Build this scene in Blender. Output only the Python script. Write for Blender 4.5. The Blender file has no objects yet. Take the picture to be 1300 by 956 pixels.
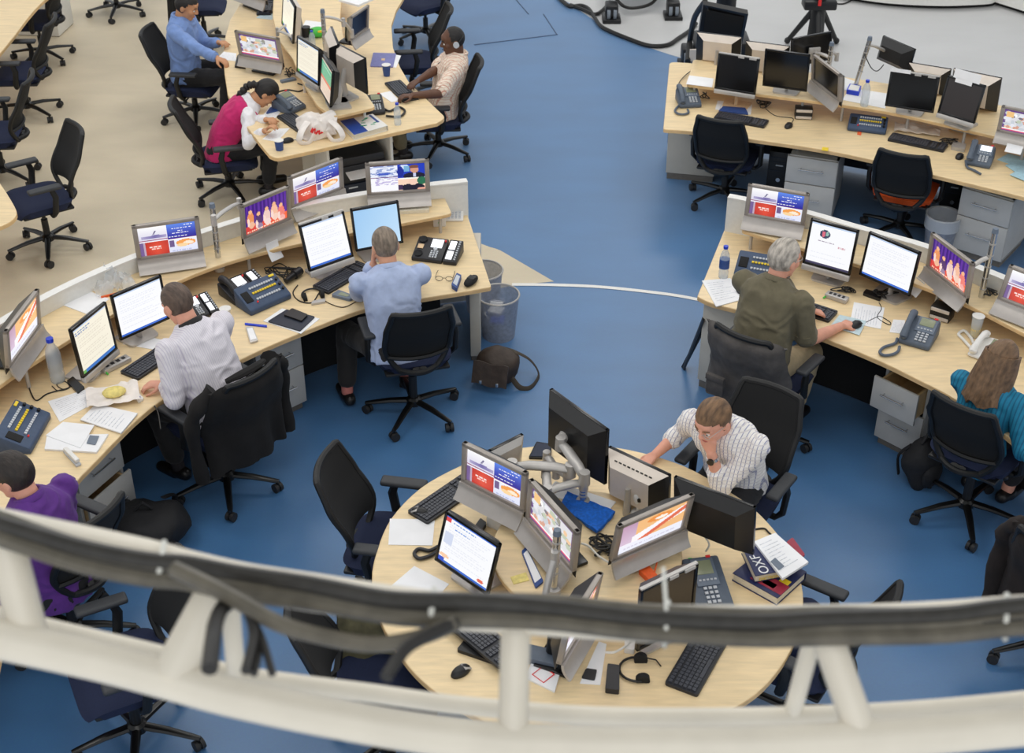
import bpy, bmesh, math, random
from mathutils import Vector, Matrix, Euler, noise
random.seed(7)
PI = math.pi
SC = bpy.context.scene
C = SC.collection
R = math.radians
# ---------------------------------------------------------------- camera model (1300 x 956 photograph frame)
FPX, PITCH, H = 1780.0, R(33.0), 5.5
PX, PY = 650.0, 433.0
_c, _s = math.cos(PITCH), math.sin(PITCH)
def at(px, py, z=0.0):
    u = (px-PX)/FPX; v = (py-PY)/FPX
    k = (z-H)/(-_s-v*_c)
    return Vector((u*k, (_c-v*_s)*k, z))
def ray(px, py, d):
    u = (px-PX)/FPX; v = (py-PY)/FPX
    return Vector((u*d, (_c-v*_s)*d, H+(-_s-v*_c)*d))
def pj(p):
    d = p[1]*_c+(H-p[2])*_s
    return (PX+FPX*p[0]/d, PY+FPX*((H-p[2])*_c-p[1]*_s)/d)
cam_d = bpy.data.cameras.new('camera'); cam = bpy.data.objects.new('camera', cam_d); C.objects.link(cam)
cam.location = (0, 0, H); cam.rotation_euler = (PI/2-PITCH, 0, 0)
cam_d.sensor_width = 36; cam_d.lens = 36*FPX/1300.0
cam_d.shift_y = -(478-PY)/1300.0
cam_d.clip_start = 0.05; cam_d.clip_end = 200
cam_d.dof.use_dof = True; cam_d.dof.focus_distance = 8.6; cam_d.dof.aperture_fstop = 4.2
SC.camera = cam
SC.view_settings.view_transform = 'Standard'
SC.view_settings.look = 'None'
SC.view_settings.exposure = 0.0

# ---------------------------------------------------------------- materials
def lin(c):
    return tuple(((x/255.0)/12.92 if x/255.0 <= .04045 else ((x/255.0+.055)/1.055)**2.4) for x in c)
MATS = {}
def mat(name, rgb, rough=.5, metal=0.0, nscale=40, namt=.06, bump=0.0, bscale=200, spec=.5, emit=0, alpha=1.0, trans=0.0, stretch=None, sheen=0):
    if name in MATS: return MATS[name]
    m = bpy.data.materials.new(name); m.use_nodes = True
    nt = m.node_tree; b = nt.nodes['Principled BSDF']
    col = lin(rgb)
    b.inputs['Roughness'].default_value = rough
    b.inputs['Metallic'].default_value = metal
    b.inputs['Specular IOR Level'].default_value = spec
    if namt > 0 or bump > 0:
        tc = nt.nodes.new('ShaderNodeTexCoord'); mp = nt.nodes.new('ShaderNodeMapping')
        nt.links.new(tc.outputs['Object'], mp.inputs['Vector'])
        if stretch: mp.inputs['Scale'].default_value = stretch
    if namt > 0:
        n = nt.nodes.new('ShaderNodeTexNoise'); n.inputs['Scale'].default_value = nscale; n.inputs['Detail'].default_value = 4
        nt.links.new(mp.outputs[0], n.inputs['Vector'])
        r = nt.nodes.new('ShaderNodeValToRGB')
        r.color_ramp.elements[0].position = .3; r.color_ramp.elements[1].position = .7
        r.color_ramp.elements[0].color = tuple(max(0, x*(1-namt*1.6)) for x in col)+(1,)
        r.color_ramp.elements[1].color = tuple(min(1, x*(1+namt*1.6)) for x in col)+(1,)
        nt.links.new(n.outputs['Fac'], r.inputs['Fac']); nt.links.new(r.outputs['Color'], b.inputs['Base Color'])
    else:
        b.inputs['Base Color'].default_value = col+(1,)
    if bump > 0:
        n2 = nt.nodes.new('ShaderNodeTexNoise'); n2.inputs['Scale'].default_value = bscale; n2.inputs['Detail'].default_value = 3
        nt.links.new(mp.outputs[0], n2.inputs['Vector'])
        bp = nt.nodes.new('ShaderNodeBump'); bp.inputs['Strength'].default_value = bump; bp.inputs['Distance'].default_value = .01
        nt.links.new(n2.outputs['Fac'], bp.inputs['Height']); nt.links.new(bp.outputs['Normal'], b.inputs['Normal'])
    if emit:
        b.inputs['Emission Color'].default_value = col+(1,); b.inputs['Emission Strength'].default_value = emit
    if trans: b.inputs['Transmission Weight'].default_value = trans
    if sheen: b.inputs['Sheen Weight'].default_value = sheen
    b.inputs['Alpha'].default_value = alpha
    MATS[name] = m
    return m
def stripes(name, base, line, scale, axis='X', duty=.8, rough=.8, bump=.15, line2=None, scale2=0):
    """woven shirt cloth with thin stripes along one object axis"""
    m = mat(name, base, rough, namt=.04, nscale=30, bump=bump, bscale=25)
    nt = m.node_tree; b = nt.nodes['Principled BSDF']
    tc = nt.nodes.new('ShaderNodeTexCoord'); src = b.inputs['Base Color'].links[0].from_socket
    def lay(src, ax, sc, col, dty):
        w = nt.nodes.new('ShaderNodeTexWave'); w.bands_direction = ax; w.inputs['Scale'].default_value = sc
        w.inputs['Distortion'].default_value = .6; w.inputs['Detail'].default_value = 1
        nt.links.new(tc.outputs['Object'], w.inputs['Vector'])
        rp = nt.nodes.new('ShaderNodeValToRGB'); rp.color_ramp.elements[0].position = dty; rp.color_ramp.elements[1].position = min(1, dty+.08)
        nt.links.new(w.outputs['Fac'], rp.inputs['Fac'])
        mx = nt.nodes.new('ShaderNodeMix'); mx.data_type = 'RGBA'
        nt.links.new(rp.outputs['Color'], mx.inputs[0]); nt.links.new(src, mx.inputs[6]); mx.inputs[7].default_value = lin(col)+(1,)
        return mx.outputs[2]
    o = lay(src, axis, scale, line, duty)
    if line2: o = lay(o, 'Z', scale2, line2, duty)
    nt.links.new(o, b.inputs['Base Color'])
    return m
M_ = mat
M_('maple', (233, 208, 164), .38, nscale=6, namt=.055, stretch=(1, 7, 1))
M_('maple_edge', (222, 186, 134), .5, nscale=12, namt=.08)
M_('white_panel', (232, 231, 226), .45, namt=.02)
M_('grey_ped', (190, 188, 184), .45, namt=.03, nscale=8)
M_('beige_panel', (196, 190, 178), .5, namt=.03, nscale=8)
M_('plinth', (112, 106, 98), .6)
M_('chrome', (205, 206, 208), .22, .9, namt=.02)
M_('silver', (190, 186, 182), .35, .35, namt=.03, nscale=20)
M_('tv_silver', (160, 152, 145), .36, .35, namt=.03, nscale=15)
M_('tv_chin', (182, 176, 171), .34, .35, namt=.03, nscale=15)
M_('white_plastic', (232, 230, 226), .4, namt=.02)
M_('beige_back', (218, 206, 194), .4, .1, namt=.03, nscale=10)
M_('black_plastic', (22, 22, 24), .42, namt=.1)
M_('black_gloss', (12, 12, 14), .2, namt=.05)
M_('black_matte', (17, 17, 18), .8, namt=.15)
M_('chair_mesh', (16, 16, 17), .85, namt=.2, nscale=300, bump=.2, bscale=500)
M_('chair_frame', (12, 12, 13), .55, namt=.1)
M_('chair_leg', (14, 14, 15), .3, namt=.05)
M_('arm_pad', (50, 52, 56), .55, namt=.06)
M_('seat_navy', (20, 31, 62), .9, namt=.14, nscale=200, bump=.2, bscale=400)
M_('seat_orange', (226, 88, 26), .9, namt=.08, nscale=150, bump=.2, bscale=400)
M_('tyre', (34, 34, 36), .6)
M_('paper', (240, 240, 242), .8, namt=.02, nscale=10)
M_('paper_txt', (212, 214, 220), .8, namt=.2, nscale=90)
M_('console_blue', (58, 76, 104), .5, namt=.05)
M_('console_dark', (30, 38, 54), .5)
M_('phone_grey', (84, 95, 110), .45, namt=.05)
M_('phone_face', (104, 116, 132), .45, namt=.04)
M_('phone_black', (34, 34, 38), .42, namt=.08)
M_('key_light', (196, 200, 206), .5, namt=.02)
M_('key_dark', (34, 35, 40), .45, namt=.1)
M_('lcd_on', (246, 248, 255), .4, namt=0, emit=.9)
M_('lcd_green', (140, 146, 118), .3, namt=.03)
M_('yellow', (236, 204, 40), .5)
M_('red', (206, 40, 40), .5, emit=.15)
M_('blue_cap', (28, 62, 200), .4)
M_('cup_blue', (42, 74, 138), .5)
M_('orange', (240, 100, 40), .5)
M_('bottle', (205, 220, 232), .08, namt=0, alpha=.38, spec=.9)
M_('clear_plastic', (225, 230, 235), .15, namt=0, alpha=.45)
M_('bag_plastic', (236, 228, 222), .4, namt=.05, nscale=14, bump=.5, bscale=22)
M_('bin_mesh', (170, 176, 190), .5, .3, namt=.1, alpha=.5)
M_('cable_black', (26, 24, 22), .5)
M_('cable_white', (226, 222, 214), .5)
M_('truss_white', (222, 215, 200), .42, namt=.03, nscale=9)
M_('cable_grey', (92, 87, 76), .38, namt=.15, nscale=25); M_('cable_dark', (46, 44, 40), .38, namt=.15)
M_('tie', (214, 214, 206), .5)
M_('coat_black', (20, 18, 18), .95, namt=.2, nscale=12, bump=.4, bscale=18)
M_('coat_brown', (34, 27, 25), .95, namt=.2, nscale=12, bump=.4, bscale=18)
M_('vest_grey', (84, 80, 78), .9, namt=.14, nscale=14, bump=.5, bscale=20)
M_('olive_cloth', (84, 80, 58), .9, namt=.2, nscale=16, bump=.4, bscale=20)
M_('bag_brown', (62, 50, 42), .6, namt=.16, nscale=18, bump=.5, bscale=24)
M_('bag_black', (22, 22, 26), .75, namt=.15, nscale=18, bump=.5, bscale=24)
M_('strap', (70, 62, 52), .8, namt=.1)
M_('blue_cloth', (22, 98, 196), .9, namt=.16, nscale=60, bump=.6, bscale=80)
M_('mouse_pad', (196, 216, 222), .7)
M_('book_navy', (28, 38, 84), .45)
M_('book_red', (150, 36, 60), .45)
M_('pages', (226, 216, 194), .8, namt=.08, nscale=60, stretch=(1, 1, 12))
M_('folder_purple', (120, 122, 178), .5)
M_('light_blue_paper', (170, 206, 220), .8)
M_('bun', (232, 214, 130), .7, namt=.1)
M_('tan', (222, 190, 150), .6)

# ---------------------------------------------------------------- mesh collector
class MB:
    def __init__(s): s.v = []; s.f = []; s.m = []
    def add(s, vs, fs, mi=0, M=None):
        o = len(s.v)
        s.v += [tuple(M @ Vector(p)) if M is not None else tuple(p) for p in vs]
        s.f += [tuple(i+o for i in f) for f in fs]; s.m += [mi]*len(fs)
        return s
    def bm(s, b, mi=0, M=None):
        b.verts.ensure_lookup_table(); b.verts.index_update()
        s.add([v.co.copy() for v in b.verts], [[v.index for v in f.verts] for f in b.faces], mi, M); b.free()
        return s
    def box(s, c, d, mi=0, M=None, bev=0.0, seg=2):
        b = bmesh.new(); bmesh.ops.create_cube(b, size=1)
        for v in b.verts: v.co = Vector((v.co.x*d[0]+c[0], v.co.y*d[1]+c[1], v.co.z*d[2]+c[2]))
        if bev > 0:
            bmesh.ops.bevel(b, geom=b.edges[:], offset=min(bev, min(d)*.45), segments=seg, affect='EDGES', profile=.5)
        return s.bm(b, mi, M)
    def tube(s, pts, r, mi=0, n=8, M=None, cap=True, flat=1.0):
        pts = [Vector(p) for p in pts]; k = len(pts)
        rs = r if isinstance(r, (list, tuple)) else [r]*k
        vs = []; fs = []; up = None
        for i, p in enumerate(pts):
            d = (pts[min(i+1, k-1)]-pts[max(i-1, 0)])
            if d.length < 1e-9: d = Vector((0, 0, 1))
            d.normalize()
            if up is None:
                a = Vector((0, 0, 1)) if abs(d.z) < .9 else Vector((1, 0, 0))
                up = (a-d*a.dot(d)).normalized()
            else:
                up = up-d*up.dot(d)
                up = up.normalized() if up.length > 1e-6 else Vector((1, 0, 0))
            sd = d.cross(up)
            for j in range(n):
                t = 2*PI*j/n
                vs.append(p+(sd*math.cos(t)+up*math.sin(t)*flat)*rs[i])
        for i in range(k-1):
            for j in range(n):
                a = i*n+j; b = i*n+(j+1) % n
                fs.append((a, b, b+n, a+n))
        if cap: fs.append(tuple(range(n-1, -1, -1))); fs.append(tuple(range((k-1)*n, k*n)))
        return s.add(vs, fs, mi, M)
    def cyl(s, p0, p1, r0, r1=None, mi=0, n=14, M=None, cap=True):
        return s.tube([p0, p1], [r0, r0 if r1 is None else r1], mi, n, M, cap)
    def lathe(s, prof, mi=0, n=20, M=None, loc=(0, 0, 0)):
        vs = []; fs = []
        for (r, z) in prof:
            for j in range(n):
                t = 2*PI*j/n; vs.append((loc[0]+r*math.cos(t), loc[1]+r*math.sin(t), loc[2]+z))
        for i in range(len(prof)-1):
            for j in range(n):
                a = i*n+j; b = i*n+(j+1) % n
                fs.append((a, b, b+n, a+n))
        if prof[0][0] > 1e-5: fs.append(tuple(range(n-1, -1, -1)))
        if prof[-1][0] > 1e-5: fs.append(tuple(range((len(prof)-1)*n, len(prof)*n)))
        return s.add(vs, fs, mi, M)
    def prism(s, poly, z0, z1, mi=0, M=None, mside=None):
        n = len(poly)
        ar = sum(poly[i][0]*poly[(i+1) % n][1]-poly[(i+1) % n][0]*poly[i][1] for i in range(n))
        if ar < 0: poly = poly[::-1]
        vs = [(p[0], p[1], z0) for p in poly]+[(p[0], p[1], z1) for p in poly]
        s.add(vs, [tuple(range(n-1, -1, -1)), tuple(range(n, 2*n))], mi, M)
        return s.add(vs, [(i, (i+1) % n, n+(i+1) % n, n+i) for i in range(n)], mi if mside is None else mside, M)
    def sph(s, c, r, mi=0, u=14, v=10, M=None):
        r = r if isinstance(r, (list, tuple)) else (r, r, r)
        b = bmesh.new(); bmesh.ops.create_uvsphere(b, u_segments=u, v_segments=v, radius=1)
        for q in b.verts: q.co = Vector((q.co.x*r[0]+c[0], q.co.y*r[1]+c[1], q.co.z*r[2]+c[2]))
        return s.bm(b, mi, M)
    def grid(s, fn, nu, nv, mi=0, M=None, th=0.0):
        """surface fn(u,v) -> point; th > 0 gives a second skin offset along the normal"""
        P = [[Vector(fn(i/nu, j/nv)) for j in range(nv+1)] for i in range(nu+1)]
        vs = [P[i][j] for i in range(nu+1) for j in range(nv+1)]; w = nv+1
        fs = [(i*w+j, (i+1)*w+j, (i+1)*w+j+1, i*w+j+1) for i in range(nu) for j in range(nv)]
        if th:
            off = len(vs); vs2 = []
            for i in range(nu+1):
                for j in range(nv+1):
                    a = P[min(i+1, nu)][j]-P[max(i-1, 0)][j]; b = P[i][min(j+1, nv)]-P[i][max(j-1, 0)]
                    nn = a.cross(b); nn = nn.normalized() if nn.length > 1e-12 else Vector((0, 0, 1))
                    vs2.append(P[i][j]-nn*th)
            vs += vs2
            fs += [tuple(off+k for k in reversed(f)) for f in fs]
            rim = [i*w for i in range(nu+1)]+[nu*w+j for j in range(1, nv+1)]+[i*w+nv for i in range(nu-1, -1, -1)]+[j for j in range(nv-1, 0, -1)]
            m = len(rim)
            fs += [(rim[(k+1) % m], rim[k], off+rim[k], off+rim[(k+1) % m]) for k in range(m)]
        return s.add(vs, fs, mi, M)
    def mesh(s, name, mats, smooth=40):
        me = bpy.data.meshes.new(name); me.from_pydata(s.v, [], s.f)
        for m in (mats if isinstance(mats, (list, tuple)) else [mats]): me.materials.append(MATS[m] if isinstance(m, str) else m)
        me.polygons.foreach_set('material_index', s.m)
        if smooth:
            me.polygons.foreach_set('use_smooth', [True]*len(me.polygons)); me.update()
            me.set_sharp_from_angle(angle=R(smooth))
        me.update(); return me
    def build(s, name, mats, parent=None, smooth=40, loc=None, rz=0):
        o = bpy.data.objects.new(name, s.mesh(name, mats, smooth)); C.objects.link(o)
        if parent: o.parent = parent
        if loc is not None: o.location = loc
        if rz: o.rotation_euler.z = rz
        return o
def tag(o, label, cat, group=None, kind=None):
    o['label'] = label; o['category'] = cat
    if group: o['group'] = group
    if kind: o['kind'] = kind
    return o
def thing(name, label, cat, loc=(0, 0, 0), rz=0, group=None):
    o = bpy.data.objects.new(name, None); C.objects.link(o); o.empty_display_size = .05
    o.location = loc; o.rotation_euler = (0, 0, rz)
    return tag(o, label, cat, group)
def struct(o, label=None):
    o['kind'] = 'structure'
    if label: o['label'] = label
    return o
def copy_tree(o, parent=None):
    c = o.copy(); C.objects.link(c)
    if parent: c.parent = parent
    for ch in list(o.children): copy_tree(ch, c)
    return c
def again(o, label, loc, rz=0, group=None):
    c = copy_tree(o); c.location = loc; c.rotation_euler = (0, 0, rz); c['label'] = label
    if group: c['group'] = group
    return c
def smoothline(pts, sub=6, closed=False):
    """Catmull-Rom through the points"""
    pts = [Vector(p) for p in pts]; n = len(pts); out = []
    rng = range(n) if closed else range(n-1)
    for i in rng:
        g = lambda k: pts[k % n] if closed else pts[max(0, min(n-1, k))]
        p0, p1, p2, p3 = g(i-1), g(i), g(i+1), g(i+2)
        for j in range(sub):
            t = j/sub
            out.append(.5*((2*p1)+(p2-p0)*t+(2*p0-5*p1+4*p2-p3)*t*t+(3*p1-p0-3*p2+p3)*t**3))
    if not closed: out.append(pts[-1])
    return out
def yaw_px(a, b, z=0): d = at(*b, z)-at(*a, z); return math.atan2(d.y, d.x)
def noisy(me, amp, sc, seed=0):
    me.update()
    for v in me.vertices:
        n = noise.noise(Vector(v.co)*sc+Vector((seed*3.1, seed*1.7, 0)))
        v.co = v.co+v.normal*n*amp
    me.update()
# ================================================================ SETTING
def floor_mat(name, rgb, rough, spec, n1=.06, tiles=False, coat=0):
    m = mat(name, rgb, rough, nscale=1.3, namt=n1, bump=.04, bscale=250, spec=spec, stretch=(1, 2.2, 1))
    nt = m.node_tree; b = nt.nodes['Principled BSDF']
    src = b.inputs['Base Color'].links[0].from_socket
    tc = nt.nodes.new('ShaderNodeTexCoord'); n = nt.nodes.new('ShaderNodeTexNoise'); n.inputs['Scale'].default_value = 90; n.inputs['Detail'].default_value = 2
    nt.links.new(tc.outputs['Object'], n.inputs['Vector'])
    mx = nt.nodes.new('ShaderNodeMix'); mx.data_type = 'RGBA'; mx.blend_type = 'SOFT_LIGHT'; mx.inputs[0].default_value = .16
    nt.links.new(src, mx.inputs[6]); nt.links.new(n.outputs['Color'], mx.inputs[7]); nt.links.new(mx.outputs[2], b.inputs['Base Color'])
    return m
floor_mat('carpet_blue', (52, 108, 160), .42, 1.0, .05); MATS['carpet_blue'].node_tree.nodes['Principled BSDF'].inputs['Sheen Weight'].default_value = .35
floor_mat('vinyl_grey', (208, 195, 170), .5, .4, .05)
floor_mat('studio_white', (196, 196, 196), .35, .5, .02)
mb = MB(); mb.prism([(-13, 1), (13, 1), (13, 26), (-13, 26)], -.12, 0)
struct(mb.build('floor', 'carpet_blue'), 'blue carpet floor of the newsroom')
# grey vinyl, laid flush (2 mm) over the carpet level
gp = [at(*p)[:2] for p in ((703, 357.5), (655, 362), (600, 373), (450, 393), (300, 425), (170, 470), (0, 560), (-100, 640), (-220, 760), (-330, 900))]
gp += [(-13, gp[-1][1]), (-13, 26), (at(480, -60)[0], 26)]
gp += [v[:2] for v in smoothline([at(*p) for p in ((478, -40), (472, 40), (485, 120), (530, 215), (590, 295), (635, 318))], 5)]
mb = MB(); mb.prism(gp, -.02, .002); struct(mb.build('floor_grey', 'vinyl_grey'), 'pale grey vinyl floor behind the left desks')
wp = smoothline([at(*p) for p in ((680, -22), (716, 0), (752, 24), (790, 47), (840, 66), (888, 80), (960, 100), (1060, 125), (1180, 158), (1320, 190))], 5)
mb = MB(); mb.prism([v[:2] for v in wp]+[(13, wp[-1].y), (13, 26), (wp[0].x, 26)], -.02, .002)
struct(mb.build('floor_white', 'studio_white'), 'glossy white studio floor at the top right')
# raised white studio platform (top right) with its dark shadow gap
pp = smoothline([at(*p) for p in ((1010, -14), (1060, -1), (1120, 9), (1190, 13), (1250, 11), (1262, 8))], 5)
pq = [at(1262, 8), at(1300, 20), at(1420, 60)]
poly = [v[:2] for v in pp]+[v[:2] for v in pq]+[(13, pq[-1].y), (13, 26), (pp[0].x, 26)]
mb = MB(); mb.prism(poly, .05, .2)
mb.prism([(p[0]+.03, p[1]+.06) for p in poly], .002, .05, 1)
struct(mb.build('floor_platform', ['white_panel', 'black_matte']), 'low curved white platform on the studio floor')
# white arc inlaid in the blue carpet
arc = smoothline([at(*p, .003) for p in ((650, 361), (700, 361.5), (760, 364), (820, 370), (870, 377), (930, 390))], 6)
mb = MB(); w = .02
vs = []
for i, p in enumerate(arc):
    d = (arc[min(i+1, len(arc)-1)]-arc[max(i-1, 0)]).normalized(); n_ = Vector((-d.y, d.x, 0))
    vs += [p+n_*w, p-n_*w]
mb.add(vs, [(2*i, 2*i+1, 2*i+3, 2*i+2) for i in range(len(arc)-1)])
struct(mb.build('trim_floor_line', 'white_plastic'), 'thin white curved line inlaid in the blue carpet')
# carpet access panel seam near the top
mb = MB()
for a, b in (((602, 57), (708, 44)), ((671, 18), (652, -4)), ((707, 44), (690, 18))):
    mb.cyl(at(*a, .001), at(*b, .001), .006, n=6)
struct(mb.build('trim_floor_seam', 'console_blue'))

# ---------------------------------------------------------------- lights and world
w = bpy.data.worlds.new('world'); SC.world = w; w.use_nodes = True
nt = w.node_tree; bg = nt.nodes['Background']
tc = nt.nodes.new('ShaderNodeTexCoord'); sp = nt.nodes.new('ShaderNodeSeparateXYZ'); rp = nt.nodes.new('ShaderNodeValToRGB'); nt.links.new(tc.outputs['Generated'], sp.inputs[0]); nt.links.new(sp.outputs['Z'], rp.inputs['Fac'])
e = rp.color_ramp.elements; e[0].position = .0; e[0].color = (1.12, 1.16, 1.2, 1); e[1].position = .75; e[1].color = (.52, .545, .56, 1); nt.links.new(rp.outputs['Color'], bg.inputs[0]); bg.inputs[1].default_value = .8
def area(x, y, z, sx, sy, p, col=(1, .97, .92)):
    l = bpy.data.lights.new('ceiling_or_fill_light', 'AREA'); l.shape = 'RECTANGLE'; l.size = sx; l.size_y = sy; l.energy = p; l.color = col
    o = bpy.data.objects.new('ceiling_or_fill_light', l); C.objects.link(o); o.location = (x, y, z); return o
for x, y, p in ((-4.5, 6, 92), (0, 5, 70), (4.5, 6, 70), (-5, 11.5, 110), (0, 11.5, 84), (5, 11.5, 76), (-4, 17, 110), (3, 18, 190)):
    area(x, y, 8.2, 2.6, 2.0, p)

o = area(0, -2.5, 8.0, 6, 2.5, 120); o.rotation_euler = (R(48), 0, 0)  # added fill from behind the camera, brightens upright faces turned toward it
# ---------------------------------------------------------------- desks
ZD, ZS, ZP = .74, .90, 1.0
def slab(name, poly, z, th, label, cat, parent=None, group=None):
    """wooden top with a rounded pale edge band"""
    mb = MB(); n = len(poly)
    ar = sum(poly[i][0]*poly[(i+1) % n][1]-poly[(i+1) % n][0]*poly[i][1] for i in range(n))
    if ar < 0: poly = poly[::-1]
    b = bmesh.new(); vs = [b.verts.new((p[0], p[1], z-th)) for p in poly]; f = b.faces.new(vs)
    r = bmesh.ops.extrude_face_region(b, geom=[f]); top = [e for e in r['geom'] if isinstance(e, bmesh.types.BMVert)]
    for v in top: v.co.z = z
    bmesh.ops.recalc_face_normals(b, faces=b.faces[:])
    ed = [e for e in b.edges if all(abs(v.co.z-z) < 1e-6 for v in e.verts)]
    bmesh.ops.bevel(b, geom=ed, offset=.008, segments=2, affect='EDGES', profile=.5)
    me = bpy.data.meshes.new(name)
    for f in b.faces: f.material_index = 0 if f.normal.z > .5 else 1
    b.to_mesh(me); b.free(); me.materials.append(MATS['maple']); me.materials.append(MATS['maple_edge'])
    o = bpy.data.objects.new(name, me); C.objects.link(o)
    if parent: o.parent = parent
    if cat: tag(o, label, cat, group)
    return o
def wall_strip(pts, z0, z1, th, mi=0, mb=None):
    mb = mb or MB(); vs = []; k = len(pts)
    for i, p in enumerate(pts):
        d = (pts[min(i+1, k-1)]-pts[max(i-1, 0)]); d.z = 0; d.normalize(); n = Vector((-d.y, d.x, 0))*th/2
        vs += [(p.x+n.x, p.y+n.y, z0), (p.x-n.x, p.y-n.y, z0), (p.x-n.x, p.y-n.y, z1), (p.x+n.x, p.y+n.y, z1)]
    fs = [(0, 1, 2, 3), tuple(4*(k-1)+j for j in (3, 2, 1, 0))]
    for i in range(k-1):
        for j in range(4): fs.append((4*i+j, 4*i+4+j, 4*i+4+(j+1) % 4, 4*i+(j+1) % 4))
    mb.add(vs, fs, mi); return mb
def rounded(poly, r=.05, idx=None):
    out = []; n = len(poly); poly = [Vector(p[:2]) for p in poly]
    for i, p in enumerate(poly):
        if idx is not None and i not in idx: out.append(p); continue
        a = (poly[i-1]-p); b = (poly[(i+1) % n]-p); t = min(r, a.length*.45, b.length*.45)
        a = p+a.normalized()*t; b = p+b.normalized()*t
        for k in range(5):
            u = k/4; out.append(a*(1-u)**2+p*2*u*(1-u)+b*u*u)
    return out
def posts(T, pts, z0, z1, m='silver', name='shelf_post'):
    for p in pts:
        mb = MB(); mb.cyl((0, 0, z0), (0, 0, z1), .012, n=10); o = mb.build(name, m, T)
        o.location = Vector((p[0], p[1], 0))-Vector((T.location.x, T.location.y, 0))

# --- desk B : long curved desk, left
pB = smoothline([at(*p, ZP) for p in ((593, 230), (547, 235), (494, 242), (441, 250), (370, 264), (304, 280), (240, 301), (172, 326), (110, 352), (55, 379), (0, 410), (-60, 446), (-170, 520), (-280, 620), (-350, 740))], 3)
fB = [at(*p, ZD) for p in ((624, 364), (590, 370), (558, 375), (510, 383), (466, 391), (431, 403), (383, 422), (340, 440), (290, 464), (245, 487), (204, 509), (176, 531), (154, 552), (125, 582), (94, 615), (62, 662), (36, 712), (14, 780), (-2, 850), (-8, 900))]
fBs = smoothline(fB, 3)
T = thing('curved_desk', 'long curved maple desk on the left with raised shelf and white back panel', 'desk', at(300, 500, 0))
Ti = Matrix.Translation(-T.location)
def child_of(o, t):
    o.parent = t; o.matrix_parent_inverse = Matrix.Translation(-t.location); return o
def reparent(o, t):
    """mesh data written in world coordinates moved into the thing's own space"""
    o.data.transform(Matrix.Translation(-t.location)); o.parent = t; return o
poly = rounded([v[:2] for v in fBs]+[(v.x, v.y-.02) for v in pB[::-1]], .05, [0])
reparent(slab('desktop', poly, ZD, .032, None, None), T)
sB = smoothline([at(*p, ZS) for p in ((574, 271), (512, 283), (450, 295), (381, 309), (330, 321), (279, 336), (230, 355), (180, 380), (130, 406), (88, 431), (41, 461), (0, 489), (-60, 535), (-150, 620), (-225, 720))], 3)
poly = rounded([v[:2] for v in sB]+[(v.x, v.y-.026) for v in pB[::-1] if v.x < at(566, 243, ZS).x], .04, [0])
reparent(slab('raised_shelf', poly, ZS, .025, None, None), T)
mb = wall_strip(pB, .02, ZP, .05); reparent(mb.build('back_panel', 'white_panel', smooth=30), T)
mb = wall_strip([v+Vector((0, -.004, 0)) for v in pB], ZP, ZP+.012, .06); reparent(mb.build('panel_cap', 'white_plastic', smooth=30), T)
posts(T, [sB[i]+Vector((0, .05, 0)) for i in (1, 7, 13, 19, 25, 31)], ZD, ZS-.02, 'silver')
e0, e1 = at(598, 458), at(613, 444)
mb = MB(); ex = at(604, 458)
mb.box((ex.x+.0, ex.y+.28, .38), (.07, .6, .66), bev=.006); mb.box((ex.x, ex.y+.29, .03), (.06, .56, .06), 1)
reparent(mb.build('end_panel', ['beige_panel', 'plinth']), T)

def offset(pts, q):
    out = []
    for i, p in enumerate(pts):
        d = (pts[min(i+1, len(pts)-1)]-pts[max(i-1, 0)]); d.z = 0; d.normalize(); out.append(Vector((p.x-d.y*q, p.y+d.x*q, 0)))
    return out
mb = wall_strip(offset(fBs[4:-12], -.5), .04, ZD-.034, .03); reparent(mb.build('modesty_or_shade_panel', 'black_matte', smooth=30), T)  # black sheet added to stand in for the deep shade beneath the desktop
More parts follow.
